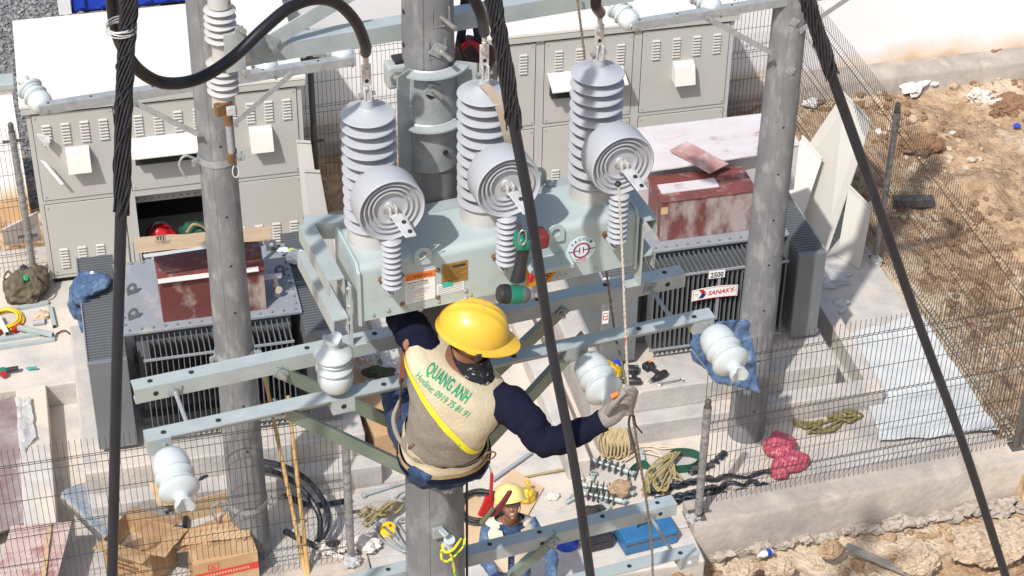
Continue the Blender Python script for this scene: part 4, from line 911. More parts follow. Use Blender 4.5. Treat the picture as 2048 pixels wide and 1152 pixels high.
# front lip with rivets
for k in range(9):
    a = a0 + .05 + k * .137; MB().lathe([(.007, 0), (.007, .004), (.003, .007)], (a, bf, ZT0 + .022), (0, -1, 0), 10).build('rivet', steel, tank, RF)
PH_A = [LB(743, 500, -.36).x, LB(968, 465, -.36).x, LB(1187, 432, -.36).x]
sheds_b = MB(); 
def bushing(a):
    o = V((a, -.365, ZT1)); bs = MB().lathe([(.098, -.002), (.098, .008), (.092, .05), (.088, .066), (.076, .072), (.062, .078)], o, (0, 0, 1), 44).build('bushing_base', porc_g, rc, RF)
    prof = [(.062, .075)]
    z = .10
    for k in range(10):
        prof += [(.055, z - .012), (.103, z - .022), (.1085, z - .0185), (.1065, z - .0125), (.055, z + .003)]; z += .049
    prof += [(.055, z - .014), (.104, z - .023), (.1075, z - .0205), (.105, z - .0165), (.045, z - .002), (.028, z + .012), (.024, z + .034), (.024, z + .046), (.001, z + .047)]
    MB().lathe(prof, o, (0, 0, 1), 44).build('shed_stack', silic, bs, RF, smooth=40)
    zt = ZT1 + z + .04
    tp = MB().lathe([(.016, 0), (.016, .035)], (a, -.365, zt), (0, 0, 1), 12).build('stud', tinned, rc, RF)
    for s in (-1, 1): MB().box((a + s * .008 - (.008 if s < 0 else 0), -.385, zt + .005), (a + s * .008 + (.008 if s > 0 else 0), -.345, zt + .065)).build('clamp_jaw', tinned, tp, RF, bev=.003)
    MB().lathe([(.009, -.035), (.009, .03)], (a, -.372, zt + .03), (1, 0, 0), 8).build('clamp_bolt', steel, tp, RF)
    MB().box((a - .019, -.369, zt + .06), (a + .019, -.361, zt + .155)).build('lug_plate', tinned, tp, RF, bev=.003)
    MB().lathe([(.008, 0), (.008, .0015)], (a, -.3695, zt + .085), (0, -1, 0), 12).build('lug_hole', dark, tp, RF)
    MB().lathe([(.018, 0), (.018, .004), (.012, .005), (.012, .016)], (a, -.3695, zt + .128), (0, -1, 0), 6).build('lug_bolt', steel, tp, RF)
    MB().lathe([(.010, 0), (.011, .012), (.009, .014), (.011, .03), (.009, .032), (.011, .048), (.010, .06)], (a, -.365, zt + .153), (0, 0, 1), 12).build('crimp', mat('crimp_brass', (.50, .43, .33), (.62, .58, .52), 40, .35, metal=.3), tp, RF)
    # horizontal interrupter with ringed cup
    zc = LB(775, 425, -.66).z
    o = V((a, -.36, zc)); ax = V((0, -1, 0))
    it = MB().lathe([(.06, .03), (.07, .06), (.078, .13), (.105, .14), (.126, .16), (.134, .185), (.135, .275), (.133, .288), (.128, .292), (.1245, .288), (.121, .270), (.111, .268), (.1085, .280), (.1045, .281), (.1015, .266), (.092, .263), (.0895, .276), (.0855, .277), (.0825, .262), (.073, .259), (.0705, .272), (.0665, .273), (.0635, .256), (.02, .257), (.016, .262), (.001, .263)], o, ax, 56).build('interrupter', silic, rc, RF, smooth=28)
    e = o + ax * .262
    MB().lathe([(.014, 0), (.014, .03)], e, ax, 12).build('stud', tinned, it, RF)
    for s in (-1, 1): MB().box((e.x + s * .0075 - (.009 if s < 0 else 0), e.y - .05, e.z - .02), (e.x + s * .0075 + (.009 if s > 0 else 0), e.y - .012, e.z + .022)).build('clamp_jaw', tinned, it, RF, bev=.003)
    MB().lathe([(.009, -.032), (.009, .02)], e + V((0, -.03, .002)), (1, 0, 0), 8).build('clamp_bolt', steel, it, RF)
    MB().hexa([e + V((-.006, -.045, -.012)), e + V((.044, -.045, -.012)), e + V((.058, -.145, -.055)), e + V((.014, -.145, -.055)), e + V((-.018, -.045, -.005)), e + V((.026, -.045, -.005)), e + V((.058, -.145, -.048)), e + V((.014, -.145, -.048))]).build('pad', tinned, it, RF, bev=.002, smooth=0)
    nrm = V((0, -.4, 1)).normalized()
    for k in (.40, .82): c = e + V((.012 + .024 * k + .006, -.045 - .1 * k, -.005 - .043 * k + .001)); MB().lathe([(.009, -.003), (.009, .0012)], c, V((0, -.395, .92)), 12).build('pad_hole', dark, it, RF)
    # standing sensor insulator under the cup
    zb = LB(771, 578, -.64).z; o = V((a - .004, -.635, zb)); prof = [(.018, 0)]
    n = 9; pt = (zc - .128 - zb) / n
    for k in range(n): prof += [(.022, k * pt + .002), (.040, k * pt + .006), (.041, k * pt + .0085), (.038, k * pt + .011), (.022, k * pt + pt * .75)]
    ss = MB().lathe(prof + [(.022, n * pt), (.001, n * pt)], o, (0, 0, 1), 32).build('sensor_insulator', silic, rc, RF, smooth=40)
    MB().tube(spl([o + V((.0, 0, .005)), o + V((.0, 0, -.035)), o + V((-.004, .012, -.05)), o + V((-.012, .035, -.04)), o + V((-.02, .075, -.015))]), .008, 8).build('cable_elbow', galv_d, ss, RF)
    MB().lathe([(.014, 0), (.014, .02)], o + V((-.02, .076, -.013)), (0, -1, 0), 10).build('gland', copper_w, ss, RF)
    return zt + .21
for a in PH_A: ZTERM = bushing(a)
zc_ = LB(775, 425, -.66).z
# lifting eyes
def eye(a, bq, z, nm='lifting_eye'):
    n = 20; O, I = [], []
    for k in range(n):
        t = 2 * math.pi * k / n; c, s = math.cos(t), math.sin(t)
        O.append(V((.036 * c, 0, .045 + .036 * s)) if s > 0 else V((.036 * (1 if c > 0 else -1) if abs(s) < .75 else .036 * c / .66, 0, max(0, .045 + .06 * s))))
        I.append(V((.018 * c, 0, .046 + .018 * s)))
    d = V((0, .009, 0)); o = V((a, bq, z)); b = MB(); vs = [o + p for p in O + I] + [o + p + d for p in O + I]; fs = []
    for k in range(n):
        j = (k + 1) % n; fs += [(k, j, n + j, n + k), (2 * n + j, 2 * n + k, 3 * n + k, 3 * n + j), (j, k, 2 * n + k, 2 * n + j), (n + k, n + j, 3 * n + j, 3 * n + k)]
    b.add(vs, fs); b.build(nm, tankm, rc, RF, smooth=40)
for px, py in ((847, 530), (1116, 484)): q = LB(px, py, bf - .012); eye(q.x, bf - .012, q.z)
q = LB(1080, 410, -.22); eye(q.x, -.215, ZT1 - .01)
# warning label, brass plate, side label, vacuum disc
def face(px, py, dy=.003): q = LB(px, py, bf - dy); return V((q.x, bf - dy, q.z))
X_, Z_ = V((1, 0, 0)), V((0, 0, 1))
def label(pxs, m, name, d=.0025):
    P = [face(*p, dy=d) for p in pxs]; x0 = (P[0].x + P[3].x) / 2; x1 = (P[1].x + P[2].x) / 2; z0 = (P[0].z + P[1].z) / 2; z1 = (P[2].z + P[3].z) / 2
    o = MB().box((x0, bf - d, z0), (x1, bf - .0002, z1)).build(name, m, rc, RF, smooth=0); return o, x0, x1, z0, z1
wl_, x0, x1, z0, z1 = label(((811, 610), (871, 597), (871, 537), (810, 552)), stick, 'warning_label')
hh = z1 - z0; ww = x1 - x0; yb2 = bf - .0030
MB().box((x0, yb2 - .0004, z1 - hh * .235), (x1, bf - .0026, z1 + .0002)).build('orange_band', orange, wl_, RF, smooth=0)
def ltext(s, sz, x, z, m, par, bold=.0, sx=1.0, y=None, al='LEFT'): text_mb(s, sz, (x, (yb2 - .0006) if y is None else y, z), X_, Z_, bold, al, sx).build('lettering', m, par, RF, smooth=0)
ltext('WARNING', hh * .17, x0 + ww * .24, z1 - hh * .185, ink, wl_, .012, .70)
tri = [V((x0 + ww * .06, yb2 - .0006, z1 - hh * .19)), V((x0 + ww * .21, yb2 - .0006, z1 - hh * .19)), V((x0 + ww * .135, yb2 - .0006, z1 - hh * .05))]; MB().tube(tri, .0012, 4, close=True).build('warning_triangle', ink, wl_, RF)
ltext('Hazardous Voltage', hh * .105, x0 + ww * .03, z1 - hh * .345, ink, wl_, .006, .80)
ltext('Can Cause Severe Injury\nor Death', hh * .085, x0 + ww * .03, z1 - hh * .43, ink, wl_, .002, .78)
ltext('Never rely on the open position of\nthe yellow operating handle or the\ncontact position indicator; it\ndoes not ensure that the line is\nde-energized.\nAlways establish a visible\ndisconnect.\nFollow all established safety\npractices.', hh * .052, x0 + ww * .03, z1 - hh * .575, ink_g, wl_, 0, .95)
ltext('20', hh * .06, x0 + ww * .5, z0 + hh * .02, ink_g, wl_)
bp, x0, x1, z0, z1 = label(((884, 570), (937, 562), (937, 520), (884, 531)), brass, 'brass_plate')
for k in range(9):
    zz = z1 - (z1 - z0) * (.12 + .09 * k); MB().box((x0 + .008, yb2 - .0005, zz - .0015), (x1 - .008 - .012 * ((k * 7) % 3), yb2, zz + .0012)).build('etched_line', mat('etch', (.16, .10, .03), rough=.6), bp, RF, smooth=0)
MB().box((x0 + (x1 - x0) * .42, yb2 - .001, z1 - .022), (x1 - .01, yb2 - .0004, z1 - .014)).build('stamped_bar', ink, bp, RF, smooth=0)
sl, x0, x1, z0, z1 = label(((875, 592), (929, 582), (929, 562), (875, 571)), stick, 'side_label')
for k in range(5): zz = z1 - (z1 - z0) * (.15 + .18 * k); MB().box((x0 + .004, yb2 - .0005, zz - .0011), (x1 - .006, yb2, zz + .0008)).build('print_line', ink_g, sl, RF, smooth=0)
ts, x0, x1, z0, z1 = label(((886, 577), (907, 573), (907, 563), (886, 568)), teal, 'teal_sticker', .0045)
for px, py in ((803, 551), (876, 540), (804, 609), (876, 595), (932, 582), (933, 597), (775, 622), (841, 620), (1123, 555)):
    c = face(px, py, 0); MB().lathe([(.010, 0), (.010, .004), (.005, .008)], c, (0, -1, 0), 12).build('screw', copper_w if px in (803, 876, 804) else steel, rc, RF)
c = face(1167, 498, .0); vd = MB().lathe([(.062, 0), (.062, .0025)], c, (0, -1, 0), 40).build('vacuum_disc', paleblue, rc, RF)
ccx = V((c.x, bf - .0034, c.z)); MB().tube([ccx + V((.034 * math.cos(2 * math.pi * k / 28), 0, .034 * math.sin(2 * math.pi * k / 28) - .004)) for k in range(28)], .0032, 5, close=True).build('emblem_ring', ink_m, vd, RF)
for s in (-1, 1):
    MB().box((ccx.x + s * .035 - .026, bf - .0036, ccx.z - .006), (ccx.x + s * .035 + .026, bf - .0026, ccx.z - .002)).build('emblem_bar', ink_m, vd, RF, smooth=0)
    MB().box((ccx.x + s * .008 - .0022, bf - .0036, ccx.z - .018), (ccx.x + s * .008 + .0022, bf - .0026, ccx.z + .010)).build('emblem_bar', ink_m, vd, RF, smooth=0)
for k, ch in enumerate('VACUUM'):
    t = R_(142 - k * 20.5); p = ccx + V((.0455 * math.cos(t), -.0004, .0455 * math.sin(t) - .001)); text_mb(ch, .020, p, (math.sin(t), 0, -math.cos(t)), (math.cos(t), 0, math.sin(t)), .012, 'CENTER', .9).build('lettering', ink, vd, RF, smooth=0)
for k in range(3): MB().box((ccx.x - .028 + k * .004, bf - .0036, ccx.z - .046 - k * .005), (ccx.x + .028 - k * .004, bf - .003, ccx.z - .0445 - k * .005)).build('print_line', ink_r, vd, RF, smooth=0)
# operating handle under its hood
h0, h1 = face(1050, 535), face(1140, 503)
MB().prism([V((h0.x, bf - .0005, h0.z + .035)), V((h0.x, bf - .075, h0.z + .02)), V((h0.x, bf - .075, h0.z - .0)), V((h0.x, bf - .068, h0.z - .0)), V((h0.x, bf - .066, h0.z + .014)), V((h0.x, bf - .0005, h0.z + .026))], (h1.x - h0.x, 0, 0)).build('handle_hood', tankm, rc, RF, bev=.002, smooth=0)
hd = MB().prism([V((h0.x + .005, bf - .03, h0.z + .012)), V((h1.x - .03, bf - .03, h0.z + .012)), V((h1.x - .085, bf - .03, h0.z - .075)), V((h0.x + .005, bf - .03, h0.z - .085))], (0, .006, 0)).build('operating_handle', mat('amber_handle', (.62, .26, .01), (.56, .22, .01), 8, .45), rc, RF, smooth=0)
text_mb('ZERO', .034, (h0.x + .085, bf - .0312, h0.z - .075), (.62, 0, .78), (-.78, 0, .62), .012).build('lettering', ink, hd, RF, smooth=0)
MB().prism([V((h1.x - .05, bf - .05, h0.z - .01)), V((h1.x - .01, bf - .05, h0.z + .004)), V((h1.x - .012, bf - .05, h0.z - .012)), V((h1.x - .022, bf - .05, h0.z - .022)), V((h1.x - .055, bf - .05, h0.z - .026))], (0, .012, 0)).build('handle_grip', yelpl, hd, RF, bev=.003)
# support frame: side rails, rear cross beam and slanting links
def rail(p, q, w=.065, h=.07, name='side_rail'):
    p, q = V(p), V(q); d = (q - p).normalized(); x = d.cross(V((0, 0, 1))).normalized(); b = MB()
    b.bar(p, q, w, .006); b.bar(p - x * (w / 2 - .003) - V((0, 0, h / 2 + .0032)), q - x * (w / 2 - .003) - V((0, 0, h / 2 + .0032)), .006, h); b.bar(p + x * (w / 2 - .003) - V((0, 0, h / 2 + .0032)), q + x * (w / 2 - .003) - V((0, 0, h / 2 + .0032)), .006, h)
    return b.build(name, galv, rc, RF, smooth=0)
zr = LB(696, 560, -.57).z + .002; za2 = zr - .195
xl = LB(672, 560, -.57).x; 
q0 = LZ(648, 440, zr); rail((xl, bf - .01, zr), (xl - .005, q0.y, zr)); q1 = LZ(696, 388, zr)
rail((xl - .005, q0.y + .035, zr - .001), (-.17, -.245, zr + .0), name='slanting_link')
rail((xl + .01, bf - .01, za2), (xl + .005, -.05, za2))
xr = a1 + .062; rail((xr, bf - .01, zr - .02), (xr, -.14, zr - .02)); rail((xr, bf - .01, za2), (xr, -.10, za2)); rail((xr, -.105, zr - .021), (.40, -.245, zr - .001), name='slanting_link')
rail((-.30, -.248, zr + .03), (.42, -.248, zr + .03), .07, .075, 'rear_beam')
q = LB(1088, 300, -.165); MB().lathe([(.014, 0), (.014, .016)], (q.x, -.248, zr + .034), (0, 0, 1), 6).build('bolt', steel, rc, RF)
for s, xx in ((-1, a0 - .045), (1, a1 + .028)):
    MB().box((xx - .004, bf - .02, ZT0 - .10), (xx + .004, bf + .035, zr - .035)).build('end_bracket', galv, rc, RF, smooth=0)
    MB().box((xx + .0042 if s < 0 else xx - .0602, bf - .02, ZT0 - .10), (xx + .0602 if s < 0 else xx - .0042, bf + .03, ZT0 - .094)).build('bracket_foot', galv, rc, RF, bev=.002, smooth=0)
    for z in (zr - .06, za2 - .03, za2 + .05): MB().lathe([(.009, 0), (.009, .012)], (xx, bf - .0, z), (s, 0, 0), 6).build('bolt', steel, rc, RF)
q = LB(820, 660, -.50); MB().tube([LB(845, 495, -.55), LB(836, 510, -.57) + V((.09, 0, .03)), face(838, 522, .016)], .0018, 5).build('seal_wire', steel, rc, RF)
MB().bar((.0 - .1, -.20, ZT0 + .05), (-.1, -.12, 7.5), .02, .005, (1, 0, 0)).build('earth_strap', brown_tape, rc, RF)

# ================================================================== CABLES, JUMPERS, ROPES
def helix(path, r, turns, phase):
    P = [V(p) for p in path]; n = len(P); out = []; pu = None
    for i in range(n):
        d = (P[min(i + 1, n - 1)] - P[max(i - 1, 0)]).normalized()
        if pu is None: pu = d.orthogonal().normalized()
        pu = (pu - d * pu.dot(d)).normalized(); w = d.cross(pu); a = phase + turns * 2 * math.pi * i / (n - 1)
        out.append(P[i] + (pu * math.cos(a) + w * math.sin(a)) * r)
    return out
def line_cable(lab, px, grip_y, b0, foot, rad=.0205):
    t = thing('insulated_cable', lab, 'cable', LF @ LB(*px[-1], b0), group='thick black drop cables')
    P = spl([LB(x, y, b0) for x, y in px] + ([LFi @ V(foot)] if foot else []), 8)
    MB().tube(P, rad, 14).build('sheath', rubber, t, LF, smooth=60)
    top = [LB(x, y, b0) for x, y in px]; gp = spl([p for p, q in zip(top, px) if q[1] <= grip_y], 26)
    b = MB(); Lg = sum((gp[i + 1] - gp[i]).length for i in range(len(gp) - 1))
    for k in range(13):
        e = len(gp) - (k * 5) % 9
        b.tube(helix(gp, rad + .0038, Lg / .62, 2 * math.pi * k / 13)[:e], .0044, 5)
    stuff(b.build('grip_rods', gripm, t, LF, smooth=60)); 
    for k in (5, 9, 12): 
        h = helix(gp, rad + .0085, Lg / .30, k); MB().tube(h[int(len(h) * .15 * (k % 4)):], .003, 5).build('tie_strand', gripm, t, LF)
    return t
BC = -.92
line_cable('left thick black cable hanging in front of the left cabinet', [(268, -260), (262, -100), (258, 0), (252, 100), (247, 220), (242, 430), (233, 760), (224, 1160), (214, 1500)], 430, BC, None)
line_cable('middle thick black cable passing in front of the worker arm', [(950, -260), (972, -100), (986, 0), (1006, 110), (1030, 260), (1062, 430), (1102, 690), (1150, 940), (1182, 1160), (1230, 1500)], 262, BC, None)
line_cable('right thick black cable slanting across the dug soil', [(1530, -260), (1580, -100), (1614, 0), (1665, 155), (1745, 380), (1835, 640), (1930, 900), (2014, 1160), (2110, 1450)], 160, BC, None)
def jumper(lab, pts, r=.0215, mark=True):
    t = thing('jumper_cable', lab, 'cable', LF @ V(pts[-1]), group='black jumper cables'); P = spl(pts, 10)
    MB().tube(P, r, 16).build('sheath', mat('smooth_cable_sheath', (.010, .010, .012), (.016, .016, .019), 10, .35, spec=.35), t, LF, smooth=60); return t
jp = [(222, -60), (224, -10), (230, 45), (246, 95), (280, 142), (330, 166), (395, 158), (462, 118), (530, 55), (580, 15), (632, -2), (676, 8), (712, 45), (730, 88)]
n = len(jp); OFF = V((.027, .085, -.062)); J = [LB(x, y, -.86 + (.86 - .28) * (k / n) ** 1.3) for k, (x, y) in enumerate(jp)] + [V((PH_A[0], -.365, ZTERM - .005)) + OFF]
jumper('black jumper cable looping from the left cable to the left bushing', J)
q = V((PH_A[1], -.365, ZTERM - .005)) + OFF; jumper('black jumper cable dropping onto the middle bushing', [LB(925, -60, -.45), LB(945, -10, -.42), LB(962, 30, -.39), q])
q = V((PH_A[2], -.365, ZTERM - .005)) + OFF; jumper('short black jumper cable above the right bushing', [LB(1196, -60, -.38), LB(1194, -20, -.37), LB(1192, 10, -.366), q])
tw = thing('tie_wire', 'twisted silver tie wire holding the jumper to the left cable', 'wire', LF @ LB(246, 50, BC))
for k in range(6):
    c = (LB(240, 48 + k * 2.2, BC) + LB(246, 50 + k * 2, -.89)) / 2; b = MB(); e = .05
    MB().tube([c + V((.048 * math.cos(2 * math.pi * i / 20), .046 * math.sin(2 * math.pi * i / 20), .006 * math.sin(2 * math.pi * i / 20 + k * 1.3))) for i in range(20)], .0022, 5, close=True).build('strand', tinned, tw, LF)
def rope(lab, P, r, m, turns=16, name='rope', cat='rope', group=None):
    P = [V(p) for p in P]; t = thing(name, lab, cat, P[-1], group=group); S = spl(P, 14); Lg = sum((S[i + 1] - S[i]).length for i in range(len(S) - 1))
    for k in range(3): MB().tube(helix(S, r * .52, Lg * turns, 2 * math.pi * k / 3), r * .56, 6).build('strand', m, t, smooth=60)
    return t
Hd = LF @ LB(1257, 790, -.885)
rope('white red flecked rope from the right bushing pad down to the gloved hand', [LF @ LB(1237, 372, -.70), LF @ LB(1243, 470, -.74), LF @ LB(1250, 640, -.82), Hd], .0062, ropew)
tag(MB().lump(LF @ LB(1236, 368, -.70), (.014, .014, .012), .3, 40, 1, 2).build('knot', blackm), 'black knot tying the white rope to the right bushing pad', 'knot')
rope('brown rope below the gloved hand running down past the lower arms', [Hd + V((.008, 0, -.01)), LF @ LB(1276, 900, -.80), LF @ LB(1294, 1010, -.62), LF @ LB(1304, 1100, -.5), LF @ LB(1306, 1250, -.45)], .0070, ropem)
rope('brown hoist rope passing behind the right bushing and crossarms', [LF @ LB(1152, -20, .1), LF @ LB(1160, 40, .1), LF @ LB(1170, 125, .1), LF @ LB(1196, 400, .08), LF @ LB(1226, 640, .03), LF @ LB(1240, 710, -.4), LF @ LB(1253, 770, -.86)], .0068, ropem)
t = thing('webbing_strap', 'khaki webbing strap draped over the middle bushing top', 'strap', LF @ V((PH_A[1], -.45, 8.7)))
c0 = V((PH_A[1], -.365, ZT1)); ring = [V((PH_A[1] - .012, -.39, ZT1 + .623)), V((PH_A[1] + .01, -.44, ZT1 + .603)), V((PH_A[1] + .03, -.478, ZT1 + .553)), V((PH_A[1] + .045, -.50, ZT1 + .468)), V((PH_A[1] + .062, -.505, ZT1 + .398))]
b = MB(); S = spl(ring, 8); wv = V((.021, 0, 0)); vs = [];
for p in S: vs += [p - wv, p + wv, p + wv + V((0, .003, -.002)), p - wv + V((0, .003, -.002))]
b.add(vs, [(i * 4 + k, i * 4 + (k + 1) % 4, i * 4 + 4 + (k + 1) % 4, i * 4 + 4 + k) for i in range(len(S) - 1) for k in range(4)]); b.build('strap', mat('strap_khaki', (.36, .29, .22), (.31, .25, .19), 20, .85), t, RF)
# dark bag and straps hanging behind the pole
t = thing('hanging_bag', 'dark bag with red trim and navy straps hanging behind the near pole', 'bag', LF @ LB(950, 110, .35))
MB().lump(LB(948, 112, .36), (.11, .07, .09), .35, 9, 3, 3).build('bag_body', mat('dark_maroon', (.06, .02, .02), rough=.7), t, LF)
MB().tube(spl([LB(920, 100, .28), LB(935, 86, .26), LB(955, 92, .26), LB(970, 120, .28)]), .012, 8).build('red_trim', redm, t, LF)
for x0, x1 in ((935, 918), (940, 960), (930, 922)): MB().bar(LB(x0, -15, .25), LB(x1, 92, .29), .035, .004, (0, 1, 0)).build('strap', mat('navy_strap', (.012, .018, .04), rough=.8), t, LF, smooth=0)
MB().lump(LB(958, 150, .36), (.09, .06, .08), .3, 9, 6, 3).build('canvas_pocket', mat('grey_canvas', (.33, .29, .25), (.27, .24, .2), 20, .9), t, LF)
for k in range(5): MB().tube(spl([LB(915 + k * 3, 80 + 8 * k, .24), LB(925 + k * 5, 120 + 4 * k, .24), LB(935 + k * 6, 165, .26)]), .006, 6).build('cable', blackm, t, LF)
# ------------------------------------------------------------------ impact wrench hanging on the recloser
it = thing('impact_wrench', 'green cordless impact wrench hanging from the recloser front', 'power tool', LF @ LB(1035, 590, -.66), PH)
w0 = LB(1050, 482, -.63); MB().cbox(w0 + V((.02, 0, 0)), (.125, .075, .06), m=Matrix.Rotation(.12, 3, 'Y')).build('battery', green_t, it, LF, bev=.014, smooth=30)
MB().cbox(w0 + V((.06, -.005, .005)), (.055, .08, .063), m=Matrix.Rotation(.12, 3, 'Y')).build('battery_end', mat('dark_red', (.17, .02, .02), rough=.5), it, LF, bev=.012, smooth=30)
h1 = LB(1035, 560, -.655); MB().loft([(w0.lerp(h1, k), V((.032 - .008 * math.sin(k * 3), 0, 0)), V((0, .026, 0))) for k in [i / 8 for i in range(9)]], 14).build('handle', blackm, it, LF)
bd0, bd1 = LB(1002, 588, -.665), LB(1068, 590, -.675); dd = (bd1 - bd0)
MB().lathe([(.028, 0), (.037, .01), (.039, .07), (.033, .085), (.027, .11), (.02, .118)], bd0, dd, 24).build('motor_housing', green_t, it, LF); MB().lathe([(.030, -.012), (.038, -.004), (.040, .016), (.0395, .03)], bd0, dd, 24).build('rear_cap', blackm, it, LF); MB().lathe([(.034, .082), (.036, .09), (.029, .112), (.022, .118)], bd0, dd, 24).build('nose_cap', mat('tool_grey', (.10, .11, .11), rough=.4), it, LF)
MB().lathe([(.02, .112), (.02, .13), (.012, .131), (.012, .155)], bd0, dd, 12).build('anvil', steel, it, LF)
MB().lathe([(.0385, .012), (.0405, .014), (.0405, .028), (.0385, .030)], bd0, dd, 24).build('rubber_ring', blackm, it, LF)
MB().cbox(LB(1062, 556, -.68), (.02, .018, .035)).build('trigger', redm, it, LF, bev=.005)
MB().tube([LB(1045, 475, -.70) + V((.016 * math.cos(2 * math.pi * k / 16), 0, .034 * math.sin(2 * math.pi * k / 16))) for k in range(16)], .0035, 6, close=True).build('carabiner', steel, it, LF)
MB().bar(LB(1036, 445, -.66), LB(1044, 468, -.695), .02, .004, (0, 1, 0)).build('lanyard', blackm, it, LF)

# ================================================================== WORKER ON THE POLE
wk = thing('person', 'worker in yellow helmet and beige vest seen from behind on the pole', 'person', LF @ LB(890, 930, -.4))
Hp = LB(888, 898, -.40); SL, SR = LB(830, 690, -.44), LB(1000, 792, -.58); MS = (SL + SR) / 2
us = (SR - SL).normalized(); uh = V((.98, -.12, -.14)).normalized(); NK = LB(940, 730, -.49)
def spine(t):
    p = Hp.lerp(MS, t); return p + V((-.015, -.02, 0)) * math.sin(min(1, max(0, t)) * math.pi) * 1.6
TS = [(-.22, .158, .125), (-.1, .178, .138), (0, .180, .135), (.15, .170, .125), (.3, .164, .122), (.5, .178, .130), (.7, .205, .134), (.85, .232, .126), (.95, .238, .108), (1.03, .212, .090), (1.10, .140, .072), (1.16, .085, .062)]
def interp(t):
    for (t0, a, c), (t1, a2, c2) in zip(TS, TS[1:]):
        if t <= t1: k = (t - t0) / (t1 - t0); k = max(0, k); return a + (a2 - a) * k, c + (c2 - c) * k
    return TS[-1][1:]
def sect(t, off=0.0, n=56, wr=.0, wf=9.0, wt=1.0, sl=0.0):
    if sl:
        return [sect(t - sl * math.cos(2 * math.pi * k / n), off, n, wr, wf, wt)[k] for k in range(n)]
    tt = max(0, min(1, t)); um = V((.74, -.30, -.60)).normalized(); u = (uh.lerp(um, tt / .5) if tt < .5 else um.lerp(us, (tt - .5) / .5)).normalized(); c = spine(t)
    if t > .9: c = c.lerp(NK + V((0, 0, 0)), min(1, (t - .9) / .26) * .75)
    ax = (spine(t + .05) - spine(t - .05)).normalized(); u = (u - ax * u.dot(ax)).normalized() if t < .2 else u
    v = u.cross(ax).normalized()
    if v.y > 0: v = -v
    a, d = interp(t); out = []
    for k in range(n):
        th = 2 * math.pi * k / n; cx, sx = math.cos(th), math.sin(th); e = .86
        p = u * (math.copysign(abs(cx) ** e, cx) * (a + off)) + v * (math.copysign(abs(sx) ** e, sx) * (d + off)); q = c + p
        if wr:
            w = noise.noise(V((q.x * wf, q.z * wf * wt, q.y * wf))) * wr + (.5 - abs(noise.noise(V((q.x * wf * 1.6 + 4, q.z * wf * 2.2 * wt, q.y * wf + 2))))) * wr * 1.1
            q = q + p.normalized() * w
        out.append(q)
    return out
def slab(t0, t1, m, off, wr, wf=9, wt=1.0, n=56, cap=False, s0=0.0, s1=0.0):
    b = MB(); vs = []
    for i in range(m + 1): vs += sect(t0 + (t1 - t0) * i / m, off if not callable(off) else off(i / m), n, wr, wf, wt, s0 + (s1 - s0) * i / m)
    b.add(vs, [(i * n + k, i * n + (k + 1) % n, (i + 1) * n + (k + 1) % n, (i + 1) * n + k) for i in range(m) for k in range(n)])
    if cap: b.f += [tuple(range(n - 1, -1, -1)), tuple(m * n + k for k in range(n))]
    return b
EL, WR, HN = LB(1092, 884, -.78), LB(1204, 842, -.862), LB(1242, 812, -.885)
hc = LB(946, 660, -.505)
fd = V((.86, -.42, -.26)).normalized(); upv = V((.16, -.12, 1)); upv = (upv - fd * upv.dot(fd)).normalized(); sd_ = fd.cross(upv)
body = MB(); body.add(slab(-.2, 1.14, 14, -.01, 0, n=24, cap=True).v, slab(-.2, 1.14, 14, -.01, 0, n=24, cap=True).f)
body.tube([NK + V((0, 0, -.05)), NK, hc + V((0, 0, -.02))], [.058, .054, .055], 16)
body.lump(hc + fd * .01 - upv * .02, (.085, .085, .105), 0, 1, 0, 3)
body.lump(hc + fd * .075 - upv * .055, (.05, .05, .06), 0, 1, 0, 2); body.lump(hc + fd * .112 - upv * .05, (.016, .014, .022), 0, 1, 0, 2)
for s in (-1, 1): body.lump(hc + sd_ * .078 * s - upv * .05 - fd * .01, (.016, .016, .028), 0, 1, 0, 2)
body.tube([SR, EL, WR], [.05, .042, .030], 12); LA = SL + V((.02, .26, -.04)); body.tube([SL, LA, LA + V((.08, .12, .12))], [.05, .042, .032], 12)
KN = {}
for s in (-1, 1):
    h = Hp + uh * .085 * s + V((0, .02, -.04)); kn = V((.11 * s - .02, .12, Hp.z - .06)); ft = V((.06 * s - .01, .27, Hp.z - .42)); KN[s] = (h, kn, ft); body.tube([h, kn, ft], [.08, .06, .045], 12)
remeshed(body, .014, 2).build('body', skin, wk, LF, smooth=80)
# shirt sleeves
def sleeve(P, R, name, m, wr=.008, n=26, seed=0.0):
    S = spl(P, 14); rr = []
    for i in range(len(S)):
        k = i / (len(S) - 1) * (len(R) - 1); j = min(int(k), len(R) - 2); rr.append(R[j] + (R[j + 1] - R[j]) * (k - j))
    b = MB().tube(S, rr, n); b.disp(wr, 16, seed, True); return b.build(name, m, wk, LF, smooth=80)
sleeve([SR - us * .02 + V((0, .01, -.03)), SR + V((.035, -.05, -.035)), SR.lerp(EL, .55) + V((.01, -.01, .0)), EL, EL.lerp(WR, .55) + V((0, -.008, -.006)), WR + (WR - EL) * .02], [.072, .084, .075, .066, .060, .050, .043], 'right_sleeve', navy, .010)
sleeve([SL + us * .07 + V((0, .04, -.02)), SL + V((.015, .08, .01)), SL.lerp(LA, .65) + V((.02, 0, 0)), LA, LA + V((.08, .10, .1))], [.07, .078, .066, .056, .045], 'left_sleeve', navy, .009, seed=3.0)
